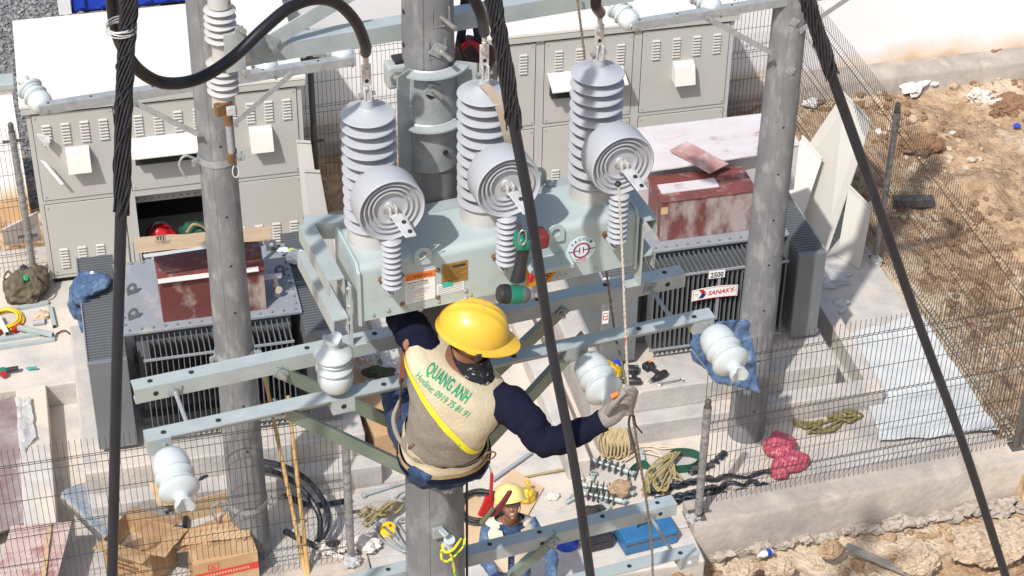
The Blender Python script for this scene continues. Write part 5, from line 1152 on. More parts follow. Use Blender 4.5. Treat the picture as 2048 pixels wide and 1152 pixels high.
# vest in its bands
slab(.645, 1.15, 30, lambda k: .012 + (.004 if k < .04 else 0), .0065, 8, s0=.20, s1=0).build('vest_back', vestm, wk, LF, smooth=80)
slab(.62, .685, 3, .0175, .0065, 8, s0=.20, s1=.20).build('reflective_tape', yellow_r, wk, LF, smooth=80)
slab(.16, .64, 20, .010, .011, 10, 1.5, s0=.04, s1=.20).build('mesh_panel', meshm, wk, LF, smooth=80)
slab(.07, .18, 6, .013, .010, 10, 1.2, s0=.04, s1=.04).build('vest_hem', vestm, wk, LF, smooth=80)
slab(-.02, .09, 5, .004, .004, 9).build('waist_band', navy, wk, LF, smooth=80)
bt = slab(.025, .085, 4, .020, .002, 9); bt.build('tool_belt', webbing, wk, LF, smooth=80)
slab(-.07, .027, 5, .024, .003, 9).build('belt_pad', navy, wk, LF, smooth=80)
# trousers
tb = MB(); q = slab(-.235, .06, 8, .004, 0, n=32, cap=True); tb.add(q.v, q.f)
for s in (-1, 1): h, kn, ft = KN[s]; tb.tube(spl([h, h.lerp(kn, .5) + V((.01 * s, 0, .02)), kn, kn.lerp(ft, .5), ft], 5), [.105 - .003 * i for i in range(21)], 16)
tb.lump(Hp + V((-.10, -.03, -.03)), (.09, .10, .11), .1, 6, 1, 3); tb.lump(Hp + V((.10, -.045, -.05)), (.09, .09, .10), .1, 6, 1, 3)
tb = remeshed(tb, .012, 2); tb.disp(.010, 15, 2.0, True); tb.build('trousers', denim_d, wk, LF, smooth=80)
for s in (-1, 1): MB().lump(KN[s][2] + V((0, .03, -.06)), (.05, .11, .05), .15, 8, s, 3).build('boot', blackm, wk, LF)
# shirt edge showing at the left hip
MB().tube(spl([LB(800, 800, -.36), LB(787, 835, -.36), LB(795, 872, -.38), LB(815, 900, -.42)]), [.007 + .003 * math.sin(k * .1) for k in range(31)], 8).build('pouch_edge', mat('khaki_pouch', (.30, .28, .22), rough=.8), wk, LF)
# bandana and collar
nb_ = MB(); nd = (hc - NK).normalized(); ux = V((1, 0, 0)); ux = (ux - nd * ux.dot(nd)).normalized(); uy = nd.cross(ux)
nb_.loft([(NK + nd * h, ux * r, uy * r) for h, r in ((-.05, .105), (-.02, .095), (.02, .082), (.05, .078), (.08, .082))], 32, False); nb_.disp(.006, 22, 1, True); nb_.build('bandana', bandana, wk, LF, smooth=80)
# helmet
hm = MB(); rings = []; n = 56
for i in range(15):
    k = i / 14; ph = k * math.pi / 2; r = math.cos(ph) ** .78; h = math.sin(ph)
    for j in range(n):
        th = 2 * math.pi * j / n; c, s = math.cos(th), math.sin(th)
        L_ = .148 if c > 0 else .150; bx, by = L_ * r * c, .122 * r * s; z = h * .130
        rdg = sum(math.exp(-((by - y0) / .0085) ** 2) for y0 in (-.042, 0, .042)) * .006 * min(1, h * 2.2) * (1 if abs(bx) < .125 else 0)
        rings.append(hc + fd * bx + sd_ * by + upv * (z + rdg))
hm.add(rings, [(i * n + j, i * n + (j + 1) % n, (i + 1) * n + (j + 1) % n, (i + 1) * n + j) for i in range(14) for j in range(n)])
helmet = hm.build('helmet', helm, wk, LF, smooth=60, sub=1)
bm_ = MB(); vs = []
for j in range(n):
    th = 2 * math.pi * j / n; c, s = math.cos(th), math.sin(th); ext = .006 + .052 * max(0, c) ** 1.6
    for k, (f_, dz) in enumerate(((0, .004), (1, -.010 if c < 0 else -.016), (1, -.014 if c < 0 else -.021), (0, -.008))):
        R0 = V(((.148 if c > 0 else .15) * c, .122 * s, 0)); R1 = V((((.148 if c > 0 else .15) + ext) * c, (.122 + .006 + .012 * max(0, c)) * s, 0)); p = R0 if f_ == 0 else R1
        vs.append(hc + fd * p.x + sd_ * p.y + upv * dz)
bm_.add(vs, [(j * 4 + k, j * 4 + (k + 1) % 4, ((j + 1) % n) * 4 + (k + 1) % 4, ((j + 1) % n) * 4 + k) for j in range(n) for k in range(4)]); bm_.build('brim', helm, helmet, LF, smooth=50)
for th in (-1.75, -1.15):   # moulded rim slots on the side towards the camera
    p = hc + fd * (.158 * math.cos(th)) + sd_ * (.130 * math.sin(th) * 1.0) + upv * .006; tg = (fd * -math.sin(th) * .15 + sd_ * math.cos(th) * .12).normalized(); MB().bar(p - tg * .022, p + tg * .022, .012, .014, upv).build('rim_slot', helm, helmet, LF, bev=.003)
sg = -1 if (sd_.y > 0) else 1
p0 = hc + sd_ * .118 * sg + fd * .045 - upv * .005; MB().bar(p0, p0 - upv * .06 - sd_ * .01 * sg, .02, .004, sd_).build('chin_strap', blackm, helmet, LF, bev=.001); MB().cbox(p0 - upv * .02 + sd_ * .006 * sg, (.026, .016, .03)).build('strap_buckle', blackm, helmet, LF, bev=.004)
# glove
gb = MB(); pl = WR.lerp(HN, .62)
gb.tube(spl([WR - (HN - WR) * .35, WR, pl, HN + V((.008, 0, .012))], 5), [.038, .038, .036, .035, .035, .037, .040, .044, .046, .047, .046, .044, .040, .036, .030, .024], 14)
for i in range(4):
    o = (-4 * i, 10 * i - 4); pts = [LB(1246 + o[0], 802 + o[1], -.90), LB(1268 + o[0] * .6, 798 + o[1], -.905), LB(1271 + o[0], 785 + o[1] * .9, -.935), LB(1258 + o[0], 779 + o[1] * .95, -.945), LB(1247 + o[0], 783 + o[1] * .95, -.93)]
    gb.tube(spl(pts, 5), [.0125 - .00015 * k for k in range(21)], 10)
gb.tube(spl([LB(1214, 826, -.91), LB(1226, 808, -.94), LB(1240, 792, -.95), LB(1252, 783, -.955)], 5), [.016 - .0003 * k for k in range(16)], 10)
g2 = remeshed(gb, .0048, 2); g2.disp(.0012, 60, 1.0); g2.build('glove', glove, wk, LF, smooth=80)
MB().tube([WR - (HN - WR).normalized() * .03 + (LB(1204 + 0, 842, -.862) - LB(1204, 842, -.862)), WR - (HN - WR).normalized() * .018], .0405, 20, False).build('glove_cuff', mat('teal_cuff', (.10, .20, .18), rough=.9), wk, LF)
# tool in the hand
tg_ = thing('paper_tag', 'small white card and orange cap held in the glove', 'card', LF @ LB(1270, 800, -.92)); MB().bar(LB(1262, 796, -.93), LB(1280, 782, -.93), .025, .004, (0, 1, 0)).build('card', stick, tg_, LF, smooth=0); MB().lathe([(.010, 0), (.010, .03), (.006, .034)], LB(1222, 794, -.95), (1, 0, .4), 10).build('cap', orange, tg_, LF)
# text on the vest, wrapped onto the cloth
vb = [o for o in wk.children if o.name.startswith('vest_back')][0]; top_inv = wk.matrix_basis
vv_, ff_ = [], []
for o in wk.children:
    if o.name.split('.')[0] in ('vest_back', 'mesh_panel', 'reflective_tape'):
        k_ = len(vv_); vv_ += [top_inv @ v.co for v in o.data.vertices]; ff_ += [tuple(i + k_ for i in p.vertices) for p in o.data.polygons]
bv = BVHTree.FromPolygons(vv_, ff_)
def vest_text(s, sz, p0, p1, m, bold, sx=1.0):
    w0, w1 = LF @ LB(*p0, -.62), LF @ LB(*p1, -.62)
    d0 = ray(*p0).normalized(); h0 = bv.ray_cast(CAM, d0); h1 = bv.ray_cast(CAM, ray(*p1).normalized())
    if not h0[0] or not h1[0]: return
    xd = (h1[0] - h0[0]).normalized(); nr = (h0[1] + h1[1]).normalized(); nr = nr if nr.y < 0 else -nr; yd = nr.cross(xd).normalized()
    if yd.z < 0: yd = -yd
    b = text_mb(s, sz, h0[0] + nr * .1, xd, yd, bold, 'LEFT', sx)
    bm = bmesh.new(); vv = [bm.verts.new(v) for v in b.v]
    for f in b.f:
        try: bm.faces.new([vv[i] for i in f])
        except ValueError: pass
    bmesh.ops.triangulate(bm, faces=bm.faces); bmesh.ops.subdivide_edges(bm, edges=[e for e in bm.edges if e.calc_length() > .006], cuts=2, use_grid_fill=True); bmesh.ops.triangulate(bm, faces=bm.faces); bm.verts.index_update()
    b = MB(); b.v = [v.co.copy() for v in bm.verts]; b.f = [tuple(v.index for v in f.verts) for f in bm.faces]; bm.free()
    W_ = max((v - h0[0]).dot(xd) for v in b.v); k = (h1[0] - h0[0]).length / W_
    for i, v in enumerate(b.v):
        x = (v - h0[0]).dot(xd); v = v + xd * (x * k - x); h = bv.ray_cast(v, -nr)
        b.v[i] = (h[0] + nr * .003) if h[0] else v - nr * .1
    b.build('lettering', m, vb, smooth=0)
vest_text('QUANG ANH', .072, (848, 742), (928, 806), ink_green, .022)
vest_text('Hotline: 0919 75 81 91', .040, (829, 750), (929, 832), ink_green, .008)
def on_vest(pxs, r, m, name, off=.004):
    P_ = []
    for q in pxs:
        h = bv.ray_cast(CAM, ray(*q).normalized())
        if h[0]: P_.append(h[0] - ray(*q).normalized() * off)
    if len(P_) > 2: MB().tube(spl(P_, 5), r, 6).build(name, m, vb, smooth=60)
mat('grey_binding', (.55, .55, .54), rough=.7)
# harness hardware
def dring(px, py, b_, nm='d_ring', r=.022): 
    c = LB(px, py, b_); MB().tube([c + V((r * math.cos(2 * math.pi * k / 18), -.01 * math.sin(2 * math.pi * k / 18), r * math.sin(2 * math.pi * k / 18))) for k in range(18)], .0035, 6, close=True).build(nm, copper_w, wk, LF)
dring(894, 932, -.56, r=.024); dring(826, 893, -.50, r=.02); dring(978, 912, -.58, 'carabiner', .03)
for px, py in ((895, 916), (952, 906)): c = LB(px, py, -.555); MB().cbox(c, (.026, .008, .05), .1).build('belt_loop', webbing, wk, LF, bev=.002)
for k in range(7): q = LB(802 - .5 * k, 762 + k * 12, -.40); MB().cbox(q, (.014, .008, .026), .4 + (k % 2)).build('chain_link', mat('brown_leather', (.10, .045, .03), (.07, .03, .02), 30, .5), wk, LF, bev=.003)
MB().bar(LB(812, 655, -.34), LB(803, 762, -.39), .022, .006, (0, 1, 0)).build('positioning_strap', brown_tape, wk, LF)
# red wire grip hanging from his belt
wg = thing('wire_grip', 'red wire grip clamp hanging from the worker belt', 'tool', LF @ LB(985, 1040, -.6))
L0 = lambda x, y, b_=-.60: LB(x, y, b_)
MB().tube([L0(978, 930), L0(983, 946)], .003, 6).build('hook', steel, wg, LF)
MB().bar(L0(984, 946), L0(981, 1000), .024, .010, (1, 0, 0)).build('lever', redm, wg, LF, bev=.004)
MB().prism([L0(972, 996), L0(990, 996), L0(988, 1012), L0(978, 1022), L0(965, 1035), L0(957, 1033), L0(968, 1010)], (0, .018, 0)).build('lower_jaw', redm, wg, LF, bev=.004)
MB().prism([L0(990, 1034), L0(978, 1036), L0(1000, 1010), L0(1018, 984), L0(1026, 984), L0(1022, 992), L0(1004, 1022)], (0, .015, 0)).build('upper_jaw', mat('dark_red_jaw', (.14, .02, .025), rough=.45), wg, LF, bev=.004)
MB().bar(L0(962, 1048), L0(986, 1015), .018, .02, (0, 1, 0)).build('cable_seat', mat('dull_green_steel', (.12, .13, .08), rough=.5), wg, LF, bev=.003)
# earth wire knotted round the spool on the pole
es = thing('spool_insulator', 'white spool insulator with clevis on the near pole at the bottom', 'insulator', LF @ LB(897, 1085, -.17))
c = LB(897, 1085, -.175); MB().lathe([(.026, -.03), (.028, -.024), (.02, -.012), (.018, 0), (.02, .012), (.028, .024), (.026, .03)], c, (.1, -.3, 1), 24).build('spool', porc, es, LF)
MB().bar(LB(880, 1058, -.16), LB(894, 1072, -.20), .03, .012, (0, 0, 1)).build('clevis', galv, es, LF, bev=.003); MB().cbox(LB(876, 1065, -.15), (.05, .02, .06)).build('clevis_base', galv_d, es, LF, bev=.003)
ew = thing('earth_wire', 'yellow and green earth wire knotted under the spool insulator', 'wire', LF @ LB(905, 1150, -.2))
W1 = [LB(930, 1076, -.18), LB(926, 1092, -.2), LB(912, 1108, -.215), LB(896, 1122, -.22), LB(884, 1118, -.215), LB(884, 1100, -.21), LB(900, 1108, -.23), LB(906, 1125, -.22), LB(910, 1152, -.2), LB(911, 1200, -.18)]
MB().tube(spl(W1, 8), .0062, 8).build('yellow_sheath', yg, ew, LF); MB().tube(helix(spl(W1, 8), .0042, 9, 0), .0034, 6).build('green_stripe', ygg, ew, LF)
MB().tube(spl([LB(884, 1090, -.2), LB(890, 1104, -.235), LB(905, 1100, -.235), LB(915, 1088, -.22), LB(922, 1078, -.19)], 8), .0062, 8).build('yellow_sheath', yg, ew, LF)
for z in (7.0, 6.05): tag(MB().tube([LF @ V((rC(z) + .012, -.02, z + .9)), LF @ V((rC(z) + .012, -.02, z - .1))], .006, 6).build('earth_cable', blackm), 'black earth cable strapped to the near pole, %s length' % ('upper' if z == 7.0 else 'lower'), 'cable')

# ================================================================== GROUND WORKER
gw = thing('person', 'ground worker in pale helmet and denim shirt looking up from below', 'person', (3.06, 12.22, -.12))
gf = V((-.12, -.99, 0)); gs = V((.99, -.12, 0))   # facing, and image-right side
gc = V((3.06, 12.22, 0))
hdc = VY(1021, 1008, 12.16); zsh = hdc.z - .26
upg = V((-.05, .38, .9)).normalized(); fdg = (gf - upg * gf.dot(upg)).normalized(); sdg = fdg.cross(upg); sdg = sdg if sdg.x > 0 else -sdg
bd = MB()
bd.loft([(gc + V((0, 0, z)), gs * a, gf * d) for z, a, d in ((.66, .15, .10), (.85, .145, .10), (1.0, .16, .11), (zsh - .10, .18, .115), (zsh - .02, .165, .09), (zsh + .05, .08, .06))], 24)
bd.tube([gc + V((0, .0, zsh - .02)), hdc - upg * .06], [.058, .052], 14)
bd.lump(hdc, (.074, .088, .108), 0, 1, 0, 3); bd.lump(hdc + fdg * .03 - upg * .055, (.055, .055, .055), 0, 1, 0, 3)
bd.lump(hdc + fdg * .098 - upg * .015, (.013, .018, .020), 0, 1, 0, 2); bd.lump(hdc + fdg * .09 - upg * .022, (.021, .014, .011), 0, 1, 0, 2)
for s in (-1, 1):
    bd.lump(hdc + sdg * .076 * s - upg * .01, (.012, .02, .030), 0, 1, 0, 2); bd.lump(hdc + sdg * .032 * s + fdg * .068 - upg * .03, (.022, .02, .02), 0, 1, 0, 2)
    bd.lump(hdc + sdg * .03 * s + fdg * .078 + upg * .033, (.026, .014, .008), 0, 1, 0, 2)
bd.lump(hdc + fdg * .078 - upg * .062, (.026, .016, .009), 0, 1, 0, 2); bd.lump(hdc + fdg * .072 - upg * .098, (.024, .02, .018), 0, 1, 0, 2)
shR, shL = gc + gs * .185 + V((0, 0, zsh - .05)), gc - gs * .185 + V((0, 0, zsh - .05))
elR = VY(1108, 1060, 12.05); elR = V((elR.x - .02, 12.02, shR.z - .24)); haR = V((elR.x - .06, 11.82, elR.z - .06)); elL = shL + V((-.06, -.06, -.26)); haL = elL + V((.06, -.2, -.05))
for a, e, h in ((shR, elR, haR), (shL, elL, haL)): bd.tube([a, e, h], [.05, .04, .03], 12)
for s in (-1, 1): bd.tube([gc + gs * .085 * s + V((0, 0, .7)), gc + gs * .10 * s + V((0, -.05, .32)), gc + gs * .11 * s + V((0, 0, -.06))], [.085, .06, .045], 12)
remeshed(bd, .010, 1).build('body', skin, gw, smooth=80)
for s in (-1, 1):
    e = hdc + sdg * .031 * s + fdg * .088 + upg * .012; MB().lump(e, (.013, .008, .006), 0, 1, 0, 2).build('eye', mat('eye_white', (.5, .47, .44), rough=.3), gw); MB().lump(e + fdg * .006, (.006, .005, .005), 0, 1, 0, 2).build('iris', ink, gw)
    MB().bar(e + upg * .020 - sdg * .016 * s, e + upg * .022 + sdg * .016 * s, .006, .006, upg).build('eyebrow', ink, gw, bev=.002)
MB().lump(hdc + fdg * .093 - upg * .060, (.014, .005, .003), 0, 1, 0, 2).build('teeth', whitep, gw); MB().lump(hdc + fdg * .092 - upg * .066, (.026, .007, .005), 0, 1, 0, 2).build('lower_lip', mat('lip', (.30, .10, .075), rough=.5), gw)
def helmet2(hc2, f2, u2, s2, m, parent, k=1.0):
    hm = MB(); n = 40; vs = []
    for i in range(11):
        ph = i / 10 * math.pi / 2; r = math.cos(ph) ** .78; h = math.sin(ph)
        for j in range(n):
            th = 2 * math.pi * j / n; by = .115 * r * math.sin(th); rdg = (math.exp(-(by / .02) ** 2)) * .006 * min(1, h * 2)
            vs.append(hc2 + f2 * (.14 * r * math.cos(th)) * k + s2 * by * k + u2 * (h * .115 + rdg) * k)
    hm.add(vs, [(i * n + j, i * n + (j + 1) % n, (i + 1) * n + (j + 1) % n, (i + 1) * n + j) for i in range(10) for j in range(n)])
    vs = []
    for j in range(n):
        th = 2 * math.pi * j / n; c, s = math.cos(th), math.sin(th); ext = .008 + .05 * max(0, c) ** 1.5
        vs += [hc2 + f2 * .139 * c * k + s2 * .114 * s * k + u2 * .004, hc2 + f2 * (.14 + ext) * c * k + s2 * .125 * s * k - u2 * .012 * k, hc2 + f2 * (.14 + ext) * c * k + s2 * .125 * s * k - u2 * .018 * k, hc2 + f2 * .139 * c * k + s2 * .114 * s * k - u2 * .008]
    hm.add(vs, [(j * 4 + q, j * 4 + (q + 1) % 4, ((j + 1) % n) * 4 + (q + 1) % 4, ((j + 1) % n) * 4 + q) for j in range(n) for q in range(4)])
    return hm.build('helmet', m, parent, smooth=55)
h2 = helmet2(hdc + upg * .045 - fdg * .012, (fdg + upg * .25).normalized(), (upg - fdg * .25).normalized(), sdg, helm_l, gw, 1.14)
MB().tube([hdc + upg * .042 + sdg * (.118 * math.cos(a)) + fdg * (.12 * math.sin(a) + .005) for a in [math.pi * k / 14 for k in range(15)]], .007, 6).build('helmet_band', blackm, h2)
for s_ in (-1, 1): MB().tube(spl([hdc + upg * .03 + sdg * .085 * s_ + fdg * .02, hdc - upg * .05 + sdg * .072 * s_ + fdg * .04, hdc - upg * .115 + sdg * .02 * s_ + fdg * .06]), .0035, 5).build('chin_strap', blackm, h2)
def gl_loft(z0, z1, off, m, name, wr=.004):
    sc2 = ((.66, .15, .10), (.85, .145, .10), (1.0, .16, .11), (zsh - .10, .185, .115), (zsh - .02, .165, .09), (zsh + .03, .10, .07))
    def at(z):
        for (a0_, w0_, d0_), (a1_, w1_, d1_) in zip(sc2, sc2[1:]):
            if z <= a1_: k = max(0, (z - a0_) / (a1_ - a0_)); return w0_ + (w1_ - w0_) * k, d0_ + (d1_ - d0_) * k
        return sc2[-1][1:]
    b = MB(); b.loft([(gc + V((0, 0, z0 + (z1 - z0) * i / 14)), gs * (at(z0 + (z1 - z0) * i / 14)[0] + off), gf * (at(z0 + (z1 - z0) * i / 14)[1] + off)) for i in range(15)], 36, False); b.disp(wr, 16, 3, True); return b.build(name, m, gw, smooth=80)
gl_loft(.62, zsh + .03, .010, denim_d, 'shirt'); 
pale_vest = mat('pale_vest_cloth', (.70, .60, .47), (.64, .54, .41), 9, .85, bump=.15)
for s in (-1, 1):   # the two vest fronts with a gap showing the shirt
    b = MB(); vs = []; n = 16
    for i in range(13):
        z = .70 + (zsh + .02 - .70) * i / 12; wid = .198 if z < zsh - .06 else .198 - (z - zsh + .06) * .7; gap = .028 + .05 * max(0, (z - zsh + .25) / .25)
        for k in range(n):
            th = R_(90 - 178 * k / (n - 1)); x = max(gap, (wid + .018) * (k / (n - 1))) if k < n - 1 else wid + .016
            y = .128 * math.sqrt(max(.02, 1 - min(1, x / (wid + .02)) ** 2)) + .012
            vs.append(gc + gs * (x * s) + gf * y + V((0, 0, z + .008 * noise.noise(V((x * 20, z * 14, s))))))
    b.add(vs, [(i * n + k, i * n + k + 1, (i + 1) * n + k + 1, (i + 1) * n + k) for i in range(12) for k in range(n - 1)]); b.build('vest_front', pale_vest, gw, smooth=80)
    q = gc + gs * .10 * s + gf * .135; MB().bar(q + gs * (-.06 * s) + V((0, 0, zsh - .20)), q + gs * (.07 * s) + gf * -.025 + V((0, 0, zsh - .17)), .006, .035, (0, 0, 1)).build('reflective_tape', yellow_r, gw, smooth=0)
bk = MB(); bk.loft([(gc + V((0, .018, z)), gs * (a + .012), gf * (d + .0)) for z, a, d in ((.70, .155, .112), (1.0, .175, .122), (zsh - .08, .205, .125), (zsh - .0, .195, .095), (zsh + .035, .12, .075))], 30, False); bk.build('vest_back', pale_vest, gw, smooth=80)
MB().loft([(gc + V((0, -.01, zsh + z)) + gf * y, gs * r, gf * r) for z, r, y in ((-.0, .085, .0), (.03, .078, .01), (.06, .085, .02))], 20, False).build('collar', denim, gw, smooth=80)
for nm, (a, e, h) in (('right_sleeve', (shR, elR, haR)), ('left_sleeve', (shL, elL, haL))):
    b = MB().tube(spl([a - (e - a) * .12, a, a.lerp(e, .5), e, e.lerp(h, .5), h], 8), [.066 - .0005 * k for k in range(41)], 20); b.disp(.008, 18, 1, True); b.build(nm, denim, gw, smooth=80)
for h in (haR, haL):
    b = MB().lump(h + V((0, -.05, -.01)), (.045, .055, .03), .1, 10, 1, 3)
    for k in range(4): b.tube(spl([h + V((-.03 + .02 * k, -.08, -.01)), h + V((-.032 + .021 * k, -.12, -.02)), h + V((-.03 + .02 * k, -.14, -.05))], 4), .011, 8)
    b.tube([h + V((.04, -.03, 0)), h + V((.055, -.08, -.02))], .012, 8); remeshed(b, .006, 1).build('glove', bluem, gw, smooth=80)
tb = MB()
tb.loft([(gc + V((0, 0, z)), gs * a, gf * d) for z, a, d in ((.56, .12, .09), (.66, .165, .115), (.78, .158, .11))], 20)
for s in (-1, 1): tb.tube(spl([gc + gs * .085 * s + V((0, 0, .66)), gc + gs * .10 * s + V((0, -.05, .32)), gc + gs * .11 * s + V((0, 0, -.08))], 6), [.10 - .0025 * k for k in range(13)], 16)
tb = remeshed(tb, .014, 2); tb.disp(.008, 14, 4, True); tb.build('trousers', denim, gw, smooth=80)
for s in (-1, 1): MB().lump(gc + gs * .115 * s + V((0, -.06, -.08)), (.05, .13, .045), .05, 6, 1, 3).build('boot', blackm, gw)

# ================================================================== THINGS LYING ABOUT: LEFT SIDE
def garment(lab, lumps, sheets, m, cat='jacket', name='denim_jacket', vox=.014, amp=.014):
    t = thing(name, lab, cat, lumps[0][0] if lumps else sheets[0][0]); b = MB()
    for c, r, s in lumps: b.lump(c, r, .28, 5, s, 3)
    for k, c in enumerate(sheets): b.sheet(c, 14, 12, .07, 4.5, .02, 2.0 + k)
    b = remeshed(b, vox, 3); b.disp(amp * .7, 8, 3.0, True); b.build('cloth', m, t, smooth=80); return t
P = lambda x, y, z=0.0: G(x, y, z)
t = garment('crumpled blue denim jacket on the corner of the left transformer', [(P(182, 568, 1.64), (.19, .20, .07), 1), (P(165, 585, 1.58), (.10, .16, .10), 3), (P(150, 612, 1.42), (.06, .10, .17), 5), (P(163, 640, 1.30), (.035, .05, .16), 7)], [], denim, vox=.012, amp=.02)
MB().lump(P(184, 545, 1.72), (.025, .02, .012), .3, 9, 2, 2).build('white_patch', whitep, t)
t = garment('faded denim jacket hanging over the front fence by the right pole', [(VY(1400, 700, 13.1), (.10, .05, .17), 2)], [(VY(1378, 690, 13.08), VY(1440, 770, 13.02), VY(1452, 690, 13.2), VY(1392, 655, 13.25)), (VY(1420, 760, 13.04), VY(1520, 786, 13.02), VY(1500, 640, 13.22), VY(1430, 640, 13.2))], denim, vox=.013, amp=.018)
MB().bar(VY(1384, 700, 13.0), VY(1418, 745, 13.0), .006, .02, (0, 1, 0)).build('seam', mat('pale_denim', (.30, .38, .5), rough=.9), t, bev=.002)
t = thing('tool_bag', 'olive canvas tool bag standing open at the left edge', 'bag', P(55, 590))
b = MB(); b.lump(P(52, 572, .16), (.23, .19, .21), .28, 6, 4, 4, -.15); b.lump(P(74, 560, .17), (.14, .16, .20), .3, 8, 9, 3, -.15); b = remeshed(b, .014, 1); b.disp(.016, 12, 1, True); b.build('bag_body', olive, t, smooth=80)
MB().lump(P(48, 540, .31), (.06, .12, .03), .3, 8, 2, 2).build('mouth', dark, t); MB().lump(P(50, 556, .31), (.04, .06, .03), .6, 12, 2, 3).build('green_cord', mat('bright_green', (.02, .35, .14), rough=.6), t)
for c in ((P(15, 562, .2), P(8, 556, .3), P(16, 543, .32), P(30, 555, .3)), (P(60, 545, .3), P(72, 556, .35), P(70, 575, .3), P(60, 595, .15))): MB().tube(spl(c), .012, 6).build('handle', olive, t)
for k, (x0, y0, x1, y1, lab) in enumerate(((-25, 628, 97, 605, 'long grey steel tube at the back of the left tube stack'), (100, 614, 109, 653, 'short grey steel tube lying crosswise beside the coiled hose'), (-20, 698, 110, 678, 'front steel tube of the stack on the left slab'), (36, 655, 106, 669, 'steel tube lying slantwise across the left stack'), (-20, 682, 80, 668, 'steel tube behind the front one on the left slab'), (-5, 632, 14, 667, 'white square tube crossing the yellow hose'))):
    t = thing('steel_tube', lab, 'tube', P(x0, y0, .02), group='steel tubes on the left slab'); z = .025 if k not in (3, 5) else .075
    p, q = P(x0, y0, z), P(x1, y1, z); MB().bar(p, q, .045, .045).build('tube', whitep if k == 5 else galv, t, bev=.004, smooth=0); d = (q - p).normalized(); MB().bar(q, q + d * .001, .036, .036).build('open_end', dark, t, smooth=0)
def coil(lab, c, r, tube_r, n, m, cat='cable', name='cable_coil', ax=(0, 0, 1), el=1.0, jitter=.02, group=None):
    t = thing(name, lab, cat, c, group=group); c = V(c); ax = V(ax).normalized(); u = ax.orthogonal().normalized() if abs(ax.z) < .9 else V((1, 0, 0)); w = ax.cross(u)
    rr = random.Random(len(lab))
    for k in range(n):
        R1 = r * (1 + rr.uniform(-.12, .12)); o = c + u * rr.uniform(-jitter, jitter) + w * rr.uniform(-jitter, jitter) + ax * (tube_r + k * tube_r * .9)
        MB().tube([o + u * R1 * math.cos(2 * math.pi * i / 40) + w * R1 * el * math.sin(2 * math.pi * i / 40) + ax * tube_r * 1.2 * noise.noise(V((i * .2 % 7, k, 1))) for i in range(40)], tube_r, 7, close=True).build('loop', m, t, smooth=60)
    return t
t = coil('yellow hose coil with red couplings on the left slab', P(12, 645, 0), .17, .012, 6, mat('hose_yellow', (.70, .50, .03), rough=.5), 'hose', 'hose_coil')
for a in (-150, -120, -90, -60, -35): c = P(12, 645, .05) + V((.17 * math.cos(R_(a)), .17 * math.sin(R_(a)), 0)); MB().cbox(c, (.05, .05, .06), R_(a)).build('coupling', redm, t, bev=.01)
tag(MB().lathe([(.03, 0), (.03, .12), (.025, .12), (.025, .0)], P(66, 646, .03), (1, -.05, 0), 16).build('conduit_stub', mat('grey_pvc', (.38, .38, .39), rough=.5)), 'short grey conduit stub on the left slab', 'conduit')
tag(MB().lump(P(85, 630, .04), (.11, .07, .05), .6, 12, 3, 3).build('paper_scrap', mat('tan_paper', (.5, .36, .24), (.6, .48, .35), 12, .9)), 'crumpled tan paper between the steel tubes', 'paper')
tag(MB().tube(spl([P(112, 668, .02), P(128, 661, .03), P(140, 668, .03), P(152, 680, .02), P(172, 684, .02)]), .008, 6).build('power_lead', blackm), 'thin black lead running from the tubes to the left transformer', 'cable')
t = thing('screwdriver', 'green and black power screwdriver on the left edge slab', 'tool', P(25, 745, 0)); MB().lathe([(.03, 0), (.04, .03), (.038, .12), (.026, .14), (.022, .24)], P(-15, 745, .06), (1, .06, 0), 16).build('housing', green_t, t); MB().lathe([(.027, .13), (.027, .26)], P(-15, 745, .06), (1, .06, 0), 14).build('grip', blackm, t)
MB().lathe([(.03, 0), (.03, .05)], P(8, 752, .03), (0, -.3, 1), 12).build('switch', redm, t)
tag(MB().bar(P(52, 737, .045), P(74, 735, .045), .03, .012).build('marker_pen', mat('teal_plastic', (.03, .3, .26), rough=.4), bev=.004), 'small teal marker on the low dividing wall', 'marker')
t = thing('plywood_board', 'dark muddy plywood board lying at the far left', 'board', P(30, 920, -.1)); MB().sheet([P(-50, 1085, -.05), P(75, 1035, -.05), P(33, 790, .02), P(-50, 815, .02)], 8, 14, .012, 3, .015).build('board', mat('dark_muddy_board', (.20, .13, .125), (.30, .25, .24), 4, .8, bump=.15, c3=(.40, .36, .34), s3=2.6, lo3=.55, hi3=.68), t)
t = thing('plywood_board', 'split pinkish plywood board in the bottom left corner', 'board', P(60, 1100, -.1)); MB().sheet([P(-20, 1190, .12), P(110, 1175, .12), P(143, 1043, .18), P(22, 1052, .18)], 10, 12, .008, 4, .015).build('board', mat('pink_board', (.52, .36, .33), (.60, .47, .43), 5, .75, bump=.15, c3=(.38, .2, .18), s3=4), t)
MB().sheet([P(80, 1165, .15), P(90, 1165, .15), P(104, 1046, .21), P(96, 1047, .21)], 3, 12, .01, 9, .012).build('splinter', woodl, t)
tag(MB().sheet([P(40, 900, .05), P(72, 880, .08), P(62, 800, .08), P(32, 795, .05)], 12, 16, .05, 9, .003, 3, rag=.1).build('plastic_film', plastic), 'crumpled clear film on the low dividing wall', 'film')
t = thing('foil_roll', 'silver foil wrapped duct lying across the left trench', 'duct', P(190, 1030, 0)); b = MB(); p, q = P(150, 985, .02), P(262, 1098, .10); S = [p.lerp(q, k / 22) for k in range(23)]; d = (q - p).normalized(); u = d.cross(V((0, 0, 1))).normalized(); b.loft([(c, u * .15, V((0, 0, .085))) for c in S], 28, True, .45); b.disp(.012, 14, 2, True); b.build('foil', foil, t, smooth=60)
